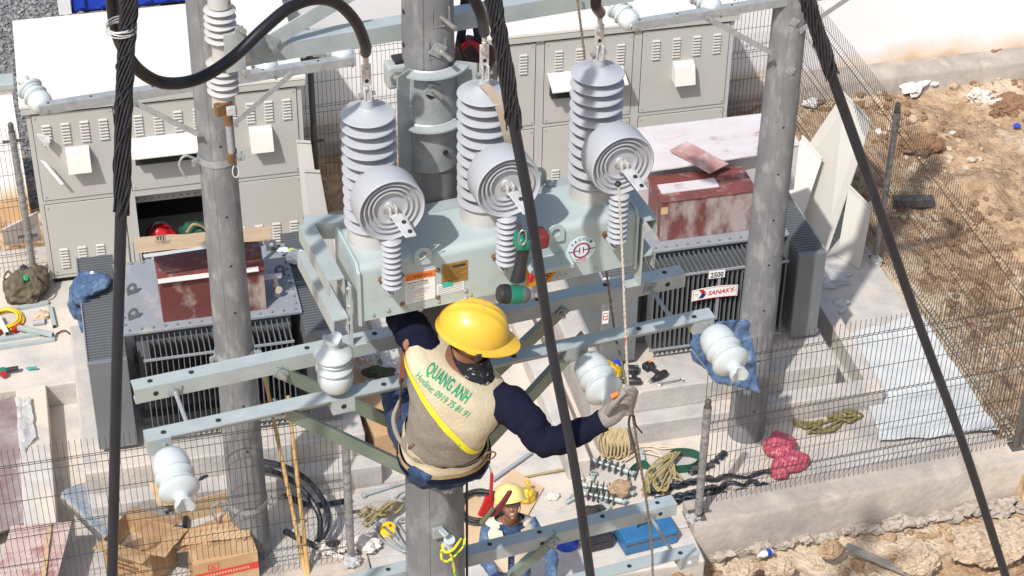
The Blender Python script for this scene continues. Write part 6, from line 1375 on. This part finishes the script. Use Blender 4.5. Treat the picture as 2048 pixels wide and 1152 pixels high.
p, q = P(178, 968, .05), P(290, 1078, .14); MB().bar(p, q, .05, .05).build('steel_channel', galv_d, t, bev=.003, smooth=0)
# cartons
def carton(lab, c, sz, rz, m=cardb, flaps=(1, 1, 1, 1), open_=True, tilt=(0, 0)):
    c = V(c); t = thing('carton', lab, 'carton', c, group='brown cardboard cartons'); M_ = Matrix.Translation(c) @ Matrix.Rotation(rz, 4, 'Z') @ Matrix.Rotation(tilt[0], 4, 'X') @ Matrix.Rotation(tilt[1], 4, 'Y')
    x, y, h = sz[0] / 2, sz[1] / 2, sz[2]; e = .006
    MB().box((-x, -y, 0), (x, y, e)).build('base', m, t, M_, smooth=0)
    for nm, lo, hi in (('front', (-x, -y, e), (x, -y + e, h)), ('back', (-x, y - e, e), (x, y, h)), ('side', (-x, -y + e, e), (-x + e, y - e, h)), ('side', (x - e, -y + e, e), (x, y - e, h))): MB().box(lo, hi).build(nm + '_panel', m, t, M_, smooth=0)
    if open_:
        for k, (p, q, out) in enumerate((((-x, -y, h), (x, -y, h), (0, -1, 0)), ((x, y, h), (-x, y, h), (0, 1, 0)), ((-x, y, h), (-x, -y, h), (-1, 0, 0)), ((x, -y, h), (x, y, h), (1, 0, 0)))):
            if flaps[k]:
                o = V(out) * (y * .75) + V((0, 0, .03 * flaps[k] * (1 if flaps[k] > 0 else 2))); MB().sheet([V(p), V(q), V(q) + o, V(p) + o], 10, 5, .018, 9, .005, k + rz).build('flap', m, t, M_)
    else: MB().sheet([V((-x, -y, h + .002)), V((x, -y, h + .002)), V((x, y, h + .002)), V((-x, y, h + .002))], 10, 8, .008, 6, .005).build('lid', m, t, M_)
    return t, M_
c1, M1 = carton('open brown carton tipped beside the foil duct, dark print on its side', P(285, 1135, .0), (.50, .40, .42), -.62, flaps=(1, -1, 0, 1))
for k in range(4): MB().box((-.12 + .0 * k, -.204, .28 - .05 * k), (.10 - .05 * (k % 2), -.2005, .305 - .05 * k)).build('printed_bar', mat('brown_print', (.20, .11, .05), rough=.8), c1, M1, smooth=0)
MB().tube([(.02, -.203, .06), (.15, -.203, .06), (.15, -.203, .17), (.02, -.203, .17)], .004, 4, close=True).build('printed_frame', MATS['brown_print'], c1, M1)
c2, M2 = carton('carton with a red printed band, sealed, at the bottom of the left pole', P(448, 1150, .0), (.58, .36, .36), .10, cardb, open_=False)
MB().box((-.291, -.1825, .17), (.291, -.1805, .25)).build('red_band', redprint, c2, M2, smooth=0)
for k in range(16): MB().box((-.20 + k * .026, -.1835, .195), (-.185 + k * .026, -.1827, .222)).build('printed_bar', cardb_l, c2, M2, smooth=0)
lg_ = [V((-.16, -.182, .275)), V((-.07, -.182, .275)), V((-.07, -.182, .335)), V((-.16, -.182, .335))]; MB().tube(lg_, .005, 4, close=True).build('printed_frame', redprint, c2, M2); text_mb('H', .045, (-.135, -.1825, .285), (1, 0, 0), (0, 0, 1), .03).build('lettering', redprint, c2, M2, smooth=0)
t = thing('carton', 'torn flattened carton lying on top of the red banded one', 'carton', P(425, 1060, .35), group='brown cardboard cartons')
MB().sheet([P(335, 1098, .36), P(500, 1072, .40), P(498, 1012, .44), P(345, 1072, .40)], 16, 8, .045, 5, .012, 2, rag=.03).build('sheet', cardb, t); MB().sheet([P(355, 1108, .34), P(470, 1088, .36), P(490, 1050, .38), P(370, 1078, .36)], 16, 8, .05, 6, .012, 6, rag=.03).build('sheet', cardb, t)
MB().sheet([P(488, 1080, .38), P(506, 1060, .36), P(506, 1015, .44), P(492, 1012, .44)], 6, 8, .02, 8, .01, 4).build('edge', cardb_l, t)
c4, M4 = carton('open carton with black cable and a blue lid inside, left of the left pole', P(400, 1005, .0), (.55, .42, .24), .16, cardb_l, flaps=(0, 1, 1, 0)); MB().lump(P(398, 1000, .12), (.09, .07, .05), .1, 6, 2, 3).build('blue_lid', bluem, c4)
# black power cables on the floor by the left pole
for k, (pts, lab) in enumerate((([(370, 1060), (375, 1010), (400, 985), (470, 970), (545, 980), (620, 1010), (700, 1000)], 'black cable snaking out of the open carton past the left pole'), ([(330, 1025), (380, 985), (430, 935), (490, 922), (560, 930), (620, 965), (655, 1020), (650, 1065), (632, 1085)], 'outer loop of thick black cable right of the left pole'), ([(390, 975), (440, 945), (500, 938), (560, 948), (610, 985), (638, 1030), (640, 1075)], 'inner loop of thick black cable right of the left pole'), ([(570, 1062), (600, 1078), (640, 1095), (700, 1110)], 'short dark conduit end at the foot of the wrapped post'))):
    t = thing('floor_cable', lab, 'cable', P(*pts[-1], 0), group='black cables on the floor by the left pole'); MB().tube(spl([P(x, y, .05 + .34 * math.sin(math.pi * i / (len(pts) - 1)) * (k in (1, 2))) for i, (x, y) in enumerate(pts)], 8), .027 if k < 3 else .03, 10).build('sheath', rubber, t)
# bamboo poles
for p, q, lab in ((V(P(612, 1150, .02)), VY(527, 742, 14.1), 'longer bamboo pole leaning between the left pole and the wrapped post'), (P(606, 1152, .02) + V((.05, 0, 0)), VY(576, 792, 13.7), 'shorter bamboo pole leaning beside the longer one')):
    t = thing('bamboo_pole', lab, 'bamboo pole', p, group='bamboo poles'); S = [p.lerp(q, k / 60) for k in range(61)]; MB().tube(S, [.021 * (1 - .25 * k / 60) + (.003 if k % 8 == 0 else 0) + .002 * noise.noise(V((k * .4, 1, 2))) for k in range(61)], 12).build('culm', bamboo, t)
# bits on the floor right of the left fence
t = thing('cement_bag', 'torn white cement bag crumpled by the wrapped post', 'bag', P(700, 1090, 0)); b = MB().lump(P(720, 1088, .06), (.16, .12, .08), .7, 8, 5, 4); b.lump(P(670, 1095, .05), (.17, .12, .08), .8, 9, 8, 4); b.build('paper', paper, t)
MB().lump(P(668, 1085, .12), (.07, .05, .02), .5, 9, 3, 2).build('dark_opening', dark, t)
t = thing('pulley_block', 'yellow pulley block with steel strap on the floor', 'pulley', P(774, 1058, 0)); MB().lathe([(.07, 0), (.075, .012), (.06, .03), (.06, .045), (.075, .06), (.07, .072)], P(774, 1064, .03), (.25, -.3, 1), 28).build('sheave', yelpl, t); MB().bar(P(758, 1046, .11), P(796, 1078, .10), .025, .012).build('strap', steel, t, bev=.003); MB().lathe([(.012, 0), (.012, .12)], P(774, 1064, .0), (.25, -.3, 1), 10).build('pin', redm, t)
def tangle(lab, pts, r, m, loops=3, spread=.07, name='rope_pile', cat='rope', z=.02, seed=1):
    rr = random.Random(seed); t = thing(name, lab, cat, P(*pts[0], z))
    for k in range(loops):
        Q = [P(x, y, z + r + rr.random() * .05) + V((rr.uniform(-1, 1), rr.uniform(-1, 1), 0)) * spread for x, y in pts]; MB().tube(spl(Q, 7), r, 7).build('strand', m, t, smooth=60)
    return t
tangle('olive rope tangled beside the yellow pulley', [(715, 1030), (735, 1018), (760, 1030), (785, 1022), (800, 1012), (770, 1010), (740, 1040), (725, 1045)], .012, khaki, 3, .05, seed=2)
tangle('twisted steel leads beside the near pole', [(745, 1045), (765, 1065), (785, 1085), (805, 1100), (790, 1060), (800, 1040), (810, 1085)], .010, galv_d, 3, .05, 'chain_lead', 'chain', seed=5)
t = thing('long_bolt', 'long galvanised through bolt lying on the left step', 'bolt', P(770, 975, .26)); p, q = P(730, 990, .03), P(818, 962, .03); MB().tube([p, q], .014, 10).build('shank', galv, t); MB().lathe([(.028, 0), (.028, .03)], p, (p - q), 6).build('head', galv, t)
t = thing('shackle', 'small steel shackle on the floor by the near pole', 'shackle', P(798, 990, .02)); MB().tube(spl([P(790, 996, .02), P(800, 986, .02), P(812, 982, .02), P(815, 990, .02), P(802, 998, .02)]), .012, 8).build('bow', galv, t)
# cartons and tie wires between the transformers
c5, M5 = carton('long brown carton behind the worker with spiral ties on it', P(775, 868, .0), (.50, .85, .36), .12, cardb, open_=False)
c6, M6 = carton('crumpled carton behind the upright insulator', P(712, 790, .0), (.40, .5, .34), .3, cardb, open_=False)
t = thing('spiral_ties', 'bundle of pale blue spiral line ties on the long carton', 'ties', P(760, 770, .4)); 
for k in range(9):
    p, q = P(690 + k * 6, 700 + k * 9, .42 + .02 * (k % 3)), P(790 + k * 5, 745 + k * 6 - (k % 3) * 30, .42 + .02 * (k % 2)); S = [p.lerp(q, i / 70) for i in range(71)]; MB().tube(helix(S, .022, 6, k), .006, 5).build('tie', mat('pale_blue_rods', (.45, .50, .62), (.60, .64, .72), 20, .4, metal=.3), t, smooth=60)
t = thing('cloth_bag', 'dark olive cloth bag among the spiral ties', 'bag', P(760, 745, .45)); MB().lump(P(755, 745, .47), (.17, .09, .06), .5, 9, 5, 3).build('cloth', mat('dark_olive', (.05, .055, .03), (.035, .04, .025), 14, .9), t)
t = thing('cement_sack', 'blue and white printed sack beside the long carton', 'sack', P(712, 862, .1)); MB().lump(P(712, 868, .15), (.10, .10, .16), .3, 7, 2, 3).build('sack', mat('blue_white_sack', (.03, .09, .55), (.72, .72, .74), 5, .6, lo=.45, hi=.5), t)
# between worker and right transformer
tangle('heap of shiny hardware on the floor right of the helmet', [(1010, 665), (1030, 655), (1050, 665), (1040, 680), (1020, 685), (1060, 690)], .013, tinned, 5, .09, 'hardware_heap', 'hardware', seed=8)
t = thing('tool_pouch', 'black tool pouch with red handled pliers behind the crossarm', 'pouch', P(1135, 665, 0)); b = MB().lump(P(1135, 668, .10), (.16, .14, .12), .4, 8, 3, 4); b.build('pouch', mat('black_canvas', (.03, .028, .026), (.06, .05, .045), 14, .9, bump=.3), t)
for k, m in enumerate((redm, blackm, steel)): MB().bar(P(1118 + k * 8, 672 - k * 6, .2), P(1126 + k * 9, 650 - k * 4, .26), .02, .014).build('handle', m, t, bev=.004)
t = thing('plastic_bag', 'crumpled yellow plastic bag on the right plinth', 'bag', P(1200, 745, .5)); b = MB().lump(P(1205, 742, .56), (.18, .15, .10), .35, 6, 5, 4); b.lump(P(1176, 718, .58), (.09, .08, .07), .3, 8, 2, 3); b = remeshed(b, .013, 1); b.disp(.016, 11, 1, True); b.disp(.010, 26, 2, True); b.build('film', yelbag, t, smooth=80); MB().lump(P(1174, 712, .60), (.07, .05, .04), .4, 10, 8, 3).build('orange_cloth', orange, t)
t = thing('bowl', 'upturned royal blue bowl behind the yellow bag', 'bowl', P(1224, 728, .5)); MB().lathe([(.11, 0), (.115, .01), (.10, .06), (.07, .09), (.0, .1)], P(1224, 732, .5), (0, 0, 1), 28).build('shell', bluem, t)
def drill(px, py, ang, lab, col_):
    c = P(px, py, .55); t = thing('cordless_drill', lab, 'drill', P(px, py, .5), group='black cordless drills'); d = V((math.cos(ang), math.sin(ang), 0)); u = V((-d.y, d.x, 0))
    MB().lathe([(.026, -.10), (.036, -.08), (.038, .02), (.03, .04), (.022, .06), (.024, .065), (.018, .10)], c, d, 18).build('motor_housing', blackm, t); MB().lathe([(.008, .10), (.008, .14)], c, d, 8).build('chuck', steel, t)
    MB().loft([(c - d * .03 - u * .02 + (-u) * k * .13, d * .022, V((0, 0, .024))) for k in (0, .5, 1)], 12).build('handle', blackm, t); MB().cbox(c - d * .03 - u * .185, (.11, .085, .065), ang).build('battery', blackm, t, bev=.012); MB().cbox(c - d * .06 - u * .20 + V((0, 0, .034)), (.03, .03, .004), ang).build('battery_label', col_, t); return t
drill(1262, 762, 2.9, 'dark cordless drill nearest the gloved hand', mat('teal_accent', (.02, .16, .16), rough=.4)); drill(1318, 752, 3.6, 'black cordless drill with orange battery mark by the plinth edge', orange)
t = thing('spanner', 'steel spanner lying on the right plinth edge', 'spanner', P(1340, 765, .5)); p, q = P(1320, 768, .51), P(1364, 760, .51); MB().bar(p, q, .022, .01).build('shaft', steel, t, bev=.002); 
for e, s in ((p, -1), (q, 1)): MB().tube([e + V((.022 * math.cos(R_(a)), .022 * math.sin(R_(a)), 0)) for a in range(40 if s > 0 else 220, 360 if s > 0 else 500, 30)], .008, 6).build('jaw', steel, t)
t = thing('cord', 'thin black cord trailing from the glove to the green harness', 'cord', LF @ LB(1268, 830, -.86)); MB().tube(spl([LF @ LB(1262, 822, -.87), LF @ LB(1258, 850, -.8), LF @ LB(1268, 890, -.6), LF @ LB(1276, 935, -.4), LF @ LB(1270, 960, -.3)]), .005, 6).build('strand', blackm, t)
MB().tube(spl([LF @ LB(1268, 832, -.87), LF @ LB(1272, 850, -.84), LF @ LB(1284, 866, -.82)]), .004, 6).build('loose_end', blackm, t)
rf = random.Random(12)
for k, (px, py, lab) in enumerate(((1285, 912, 'steel line clamp on the floor behind the polymer insulators'), (1212, 1010, 'steel line clamp on the floor near the blue toolbox'), (1225, 935, 'small steel shackle between the polymer insulators'), (1140, 1000, 'steel clamp lying by the middle cable'), (1305, 1012, 'steel clamp beside the black leads'), (1185, 955, 'loose eye bolt beside the water bottle'))):
    t = thing('line_clamp', lab, 'clamp', P(px, py, .0), group='loose line fittings'); c = P(px, py, .035); a = rf.random() * 3
    MB().cbox(c, (.11, .045, .035), a).build('body', galv, t, bev=.008); MB().tube([c + V((.05 * math.cos(a), .05 * math.sin(a), .02)) + V((.03 * math.cos(2 * math.pi * i / 12), .03 * math.sin(2 * math.pi * i / 12), .0)) for i in range(12)], .008, 6, close=True).build('ring', galv_d, t); MB().lathe([(.009, -.03), (.009, .035)], c, (0, 0, 1), 8).build('bolt', steel, t)
# ------------------------------------------------------------------ right of the entrance
t = thing('rope_coil', 'coil of tan rope slung over the right step', 'rope', P(1225, 880, .1))
for k in range(13):
    x = 1203 + k * 3.6; c = [P(x + 5, 856, .27), P(x - 6, 880 - (k % 3) * 4, .22), P(x - 2 + (k % 4) * 3, 905 + (k % 3) * 4, .05), P(x + 10, 912 - (k % 2) * 8, .06), P(x + 12, 885, .2)]; MB().tube(spl(c + [c[0]], 6), .011, 7).build('loop', khaki if k % 5 == 4 else mat('tan_rope', (.46, .36, .21), (.38, .29, .16), 30, .9, bump=.3), t, smooth=60)
def polymer(p, q, lab, n=6):
    t = thing('suspension_insulator', lab, 'insulator', p, group='polymer insulators on the floor'); p, q = V(p), V(q); d = q - p; Lg = d.length; d.normalize()
    MB().tube([p, q], .014, 10).build('rod', galv, t); prof = []
    for k in range(n): MB().lathe([(.018, -.008), (.062, -.002), (.064, .0), (.060, .004), (.018, .010)], p + d * (Lg * (.22 + .58 * k / (n - 1))), d, 24).build('shed', mat('dark_grey_shed', (.13, .13, .135), (.17, .165, .16), 6, .5), t)
    for e, s in ((p, 1), (q, -1)): MB().lathe([(.022, 0), (.026, .02), (.026, .07), (.018, .08)], e, d * s, 12).build('end_fitting', galv, t); MB().cbox(e - d * s * .02, (.05, .03, .03), .6).build('clevis', galv, t, bev=.004)
polymer(P(1178, 918, .07), P(1262, 945, .07), 'polymer insulator lying behind the other two on the floor', 5)
polymer(P(1160, 968, .07), P(1262, 985, .07), 'polymer insulator in the middle of the three on the floor')
polymer(P(1158, 984, .07), P(1245, 1002, .07), 'polymer insulator nearest the lower crossarm on the floor')
def belt(lab, pts, w, m, name='harness_belt'):
    t = thing(name, lab, 'harness', V(pts[0]), group='green webbing harnesses'); S = spl(pts, 8); vs = []; b = MB(); up = V((0, 0, w / 2))
    for p in S: vs += [p - up, p + up, p + up + V((0, .006, 0)), p - up + V((0, .006, 0))]
    b.add(vs, [(i * 4 + k, i * 4 + (k + 1) % 4, i * 4 + 4 + (k + 1) % 4, i * 4 + 4 + k) for i in range(len(S) - 1) for k in range(4)]); b.build('belt', m, t, smooth=60); return t
t = belt('dark green harness belt looped beside the polymer insulators', [P(1262, 985, .05), P(1255, 955, .06), P(1270, 935, .07), P(1292, 930, .07), P(1305, 950, .07), P(1318, 975, .06), P(1300, 985, .05)], .10, green_s); MB().cbox(P(1330, 982, .05), (.06, .03, .08), .4).build('buckle', webbing, t, bev=.005)
belt('dark green padded belt beside the film wrapped post', [P(1330, 925, .06), P(1345, 908, .07), P(1375, 905, .07), P(1400, 915, .06), P(1385, 935, .05), P(1345, 940, .05)], .10, green_s)
tangle('tan rope tangled over the harness belts', [(1290, 985), (1300, 950), (1320, 925), (1350, 905), (1335, 935), (1310, 965), (1325, 985), (1340, 950), (1360, 955), (1340, 930)], .010, khaki, 5, .05, seed=3, z=.07)
tangle('loose cream rope lying in loops on the floor behind the harness', [(1250, 905), (1285, 895), (1330, 892), (1375, 900), (1340, 915), (1290, 905), (1248, 925)], .009, mat('cream_rope', (.60, .50, .36), rough=.9), 2, .05, seed=6, z=.0)
for k, (pts, lab) in enumerate((([(1300, 985), (1340, 975), (1400, 960), (1450, 955), (1540, 945), (1580, 940)], 'black twisted lead running back to the right pole'), ([(1310, 1000), (1370, 990), (1430, 975), (1500, 965), (1540, 975)], 'black twisted lead under the fence in the middle'), ([(1320, 1010), (1390, 995), (1450, 988), (1540, 980), (1600, 985)], 'black twisted lead nearest the front kerb'), ([(1380, 945), (1420, 930), (1450, 905)], 'short black lead end pointing at the right pole'))):
    t = thing('twisted_lead', lab, 'cable', P(*pts[0], .03), group='black leads by the right pole'); S = spl([P(x, y, .04) for x, y in pts], 14)
    for j in range(3): MB().tube(helix(S, .022, 5 + j, j * 2.1), .016, 7).build('core', rubber, t, smooth=60)
t = thing('water_bottle', 'clear bottle with blue label beside the polymer insulators', 'bottle', P(1158, 945, 0)); MB().lathe([(.02, 0), (.035, .02), (.035, .15), (.015, .19), (.015, .21)], P(1165, 962, .04), (-.2, 1, .05), 16).build('bottle', plastic, t); MB().lathe([(.036, .10), (.036, .16)], P(1165, 962, .04), (-.2, 1, .05), 16).build('label', bluem, t)
t = thing('sack_cloth', 'brown sack cloth crumpled between the polymer insulators', 'cloth', P(1240, 975, .1)); MB().lump(P(1240, 975, .12), (.12, .09, .07), .5, 9, 4, 3).build('cloth', mat('sack_brown', (.36, .25, .16), (.3, .2, .12), 14, .9, bump=.3), t)
t = thing('tool_box', 'flat blue steel toolbox under the lower crossarm', 'toolbox', P(1290, 1075, 0)); c = P(1290, 1078, 0); M_ = Matrix.Translation(c) @ Matrix.Rotation(.12, 4, 'Z'); MB().box((-.26, -.15, 0), (.26, .15, .11)).build('base', bluebox, t, M_, bev=.008, smooth=0); MB().box((-.262, -.152, .113), (.262, .152, .17)).build('lid', bluebox, t, M_, bev=.012, smooth=0); MB().tube(spl([V((-.08, 0, .17)), V((-.07, 0, .21)), V((.07, 0, .21)), V((.08, 0, .17))]), .008, 6).build('handle', blackm, t, M_); MB().box((-.263, -.1545, .108), (.263, -.152, .116)).build('seam_rust', copper_w, t, M_, smooth=0)
t = thing('plastic_case', 'black plastic case behind the middle cable at the bottom', 'case', P(1190, 1090, 0)); c = P(1192, 1085, 0); M_ = Matrix.Translation(c) @ Matrix.Rotation(.1, 4, 'Z'); MB().box((-.13, -.12, 0), (.13, .12, .16)).build('body', blackm, t, M_, bev=.02, smooth=0); MB().box((-.09, -.128, .04), (.09, -.121, .10)).build('catch', blackm, t, M_, bev=.004, smooth=0); MB().tube(spl([V((.1, 0, .16)), V((.18, -.02, .22)), V((.24, 0, .12)), V((.16, .02, .13))]), .008, 6).build('strap', blackm, t, M_)
t = thing('bowl', 'royal blue bowl on the floor beside the ground worker', 'bowl', P(1135, 1085, 0)); MB().lathe([(.11, 0), (.115, .02), (.105, .09), (.07, .13), (.0, .145)], P(1133, 1088, .0), (0, 0, 1), 28).build('shell', bluem, t)
t = thing('black_cap', 'black cap lying behind the lower crossarm', 'cap', P(1180, 1022, 0)); MB().lump(P(1180, 1024, .05), (.10, .08, .06), .2, 8, 3, 3).build('crown', mat('black_cloth', (.03, .03, .032), rough=.9), t); MB().lump(P(1196, 1016, .02), (.09, .05, .012), .1, 8, 2, 2).build('peak', MATS['black_cloth'], t)
t = thing('cardboard_sheet', 'flat cardboard sheet on the floor behind the ground worker', 'cardboard', P(1010, 1000, 0)); MB().sheet([P(930, 1045, .02), P(1030, 1075, .02), P(1088, 975, .02), P(1025, 938, .02)], 10, 10, .012, 4, .006).build('sheet', cardb_l, t)
t = thing('cardboard_sheet', 'second cardboard sheet under the black cable coil', 'cardboard', P(960, 1040, 0)); MB().sheet([P(900, 1075, .03), P(975, 1110, .03), P(1000, 1010, .05), P(935, 985, .05)], 10, 10, .012, 4, .006).build('sheet', cardb_l, t)
coil('coil of thin black cable on the cardboard by the near pole', P(962, 1018, .06), .20, .011, 8, blackm, jitter=.03)
t = thing('plastic_bag', 'small yellow plastic bag behind the ground worker', 'bag', P(1050, 985, 0)); MB().lump(P(1052, 990, .08), (.10, .09, .09), .4, 9, 6, 3).build('film', yelbag, t); MB().lump(P(1055, 966, .16), (.03, .03, .03), .6, 18, 2, 2).build('knot', yelbag, t)
tag(MB().lump(P(1108, 990, .03), (.08, .06, .03), .7, 16, 3, 3).build('paper_scrap', paper), 'crumpled brown glove-like paper on the floor right of the ground worker', 'paper')
tangle('thin tan rope trailing across the entrance floor', [(1048, 955), (1080, 948), (1110, 942), (1140, 938)], .012, khaki, 1, .0, z=.0)
tag(MB().tube([P(985, 960, .04), P(1062, 905, .04)], .018, 10).build('conduit_pipe', mat('grey_pvc2', (.33, .36, .38), rough=.45)), 'grey conduit pipe on the floor behind the worker belt', 'pipe')
t = thing('plastic_bag', 'crumpled pink red plastic bag behind the front fence', 'bag', P(1570, 915, 0)); b = MB().lump(P(1560, 890, .10), (.17, .14, .12), .3, 5, 3, 4); b.lump(P(1582, 925, .07), (.20, .12, .09), .35, 5, 6, 4); b.lump(P(1558, 945, .05), (.09, .10, .07), .35, 6, 9, 3); b = remeshed(b, .014, 2); b.disp(.016, 9, 1, True); b.disp(.010, 24, 4, True); b.build('film', redbag, t, smooth=80)
tangle('pile of olive rope behind the front fence', [(1595, 840), (1610, 850), (1640, 845), (1620, 858), (1650, 855), (1680, 840), (1660, 830), (1700, 838), (1720, 828), (1690, 815), (1675, 800)], .013, mat('olive_rope', (.24, .20, .07), (.17, .14, .05), 20, .85), 4, .06, seed=4, z=.0)
t = thing('white_sheeting', 'white plastic sheeting spread over the right end of the slab', 'sheeting', P(1850, 760, .02)); MB().sheet([P(1760, 880, .06), P(1998, 862, .06), P(1842, 628, .06), P(1690, 668, .06)], 30, 30, .03, 3.2, .003, 4, rag=.02).build('sheet', mat('white_sheeting_film', (.62, .63, .62), (.55, .555, .55), 6, .4, bump=.4, bscale=9), t)
tag(MB().cbox(P(1598, 690, .045), (.21, .10, .08), .1).build('loose_brick', ceram, bev=.006), 'single loose red brick on the floor behind the front fence', 'brick')
tag(MB().lump(P(1672, 610, .05), (.16, .10, .07), .8, 9, 4, 3).build('plastic_film', plastic), 'crumpled clear film on the slab right of the right transformer', 'film')
tag(MB().lump(P(1662, 560, .02), (.3, .16, .03), .8, 9, 14, 3).build('plastic_film', plastic), 'thin torn film under the leaning cream panels', 'film')
t = thing('plank', 'weathered grey plank half buried in the soil at the bottom right', 'plank', P(1760, 1120, -.3)); MB().bar(P(1692, 1092, -.22), P(1850, 1160, -.30), .08, .03).build('timber', woodg, t, bev=.004)
t = thing('water_bottle', 'blue and white bottle half in the soil below the front kerb', 'bottle', P(1538, 1098, -.3)); MB().lathe([(.02, 0), (.034, .02), (.034, .12), (.014, .16), (.014, .18)], P(1545, 1102, -.30), (-.9, -.3, .1), 16).build('bottle', whitep, t); MB().lathe([(.035, .03), (.035, .08)], P(1545, 1102, -.30), (-.9, -.3, .1), 16).build('label', bluem, t)
for px, py, r, lab, m in ((1960, 190, (.16, .12, .10), 'torn white sack on the dug clay at the upper right', paper), (1992, 208, (.10, .08, .07), 'small torn sack beside the bigger one on the clay', paper), (1825, 172, (.22, .16, .08), 'white litter heap by the wall beyond the side fence', whitep), (1870, 165, (.10, .07, .03), 'flat white scrap beyond the side fence near the wall', whitep), (2032, 250, (.05, .04, .03), 'small blue wrapper on the soil at the right edge', bluem), (1905, 265, (.05, .05, .02), 'pale paper scrap on the soil near the clay heap', paper), (1755, 265, (.09, .07, .04), 'white litter beyond the side fence behind the wrapped post', whitep), (1620, 205, (.12, .08, .04), 'white litter behind the right pole beyond the back corner', whitep)):
    tag(MB().lump(P(px, py, .03), r, .8, 9, px * .1, 3).build('litter', m), lab, 'litter', 'litter on the soil')
t = thing('wrapped_beam', 'black film wrapped beam lying beyond the side fence', 'beam', P(1825, 402, .0)); MB().bar(P(1785, 402, .05), P(1868, 402, .05), .13, .10).build('beam', mat('black_film', (.03, .03, .033), (.10, .10, .11), 14, .25, bump=.6, bscale=18), t, bev=.01)
t = thing('plywood_board', 'white flecked red board leaning behind the wrapped post at the left', 'board', P(45, 470, 0)); MB().sheet([P(10, 515, .02) + V((0, .25, 0)), P(85, 500, .02) + V((0, .2, 0)), VY(75, 425, 18.75), VY(5, 460, 18.9)], 8, 6, .01, 4, .014).build('board', paleply, t)
tag(MB().sheet([VY(70, 268, 18.16), VY(98, 300, 18.1), VY(100, 275, 18.1), VY(85, 268, 18.14)], 8, 6, .02, 12, .003, rag=.1).build('plastic_film', plastic), 'clear film torn on the left edge of the left cabinet', 'film')
tag(MB().sheet([VY(80, 320, 18.14), VY(122, 370, 18.1), VY(128, 368, 18.1), VY(92, 325, 18.12)], 6, 3, .004, 8, .003).build('paper_strip', stick), 'white paper strip hanging from the left cabinet door', 'paper')
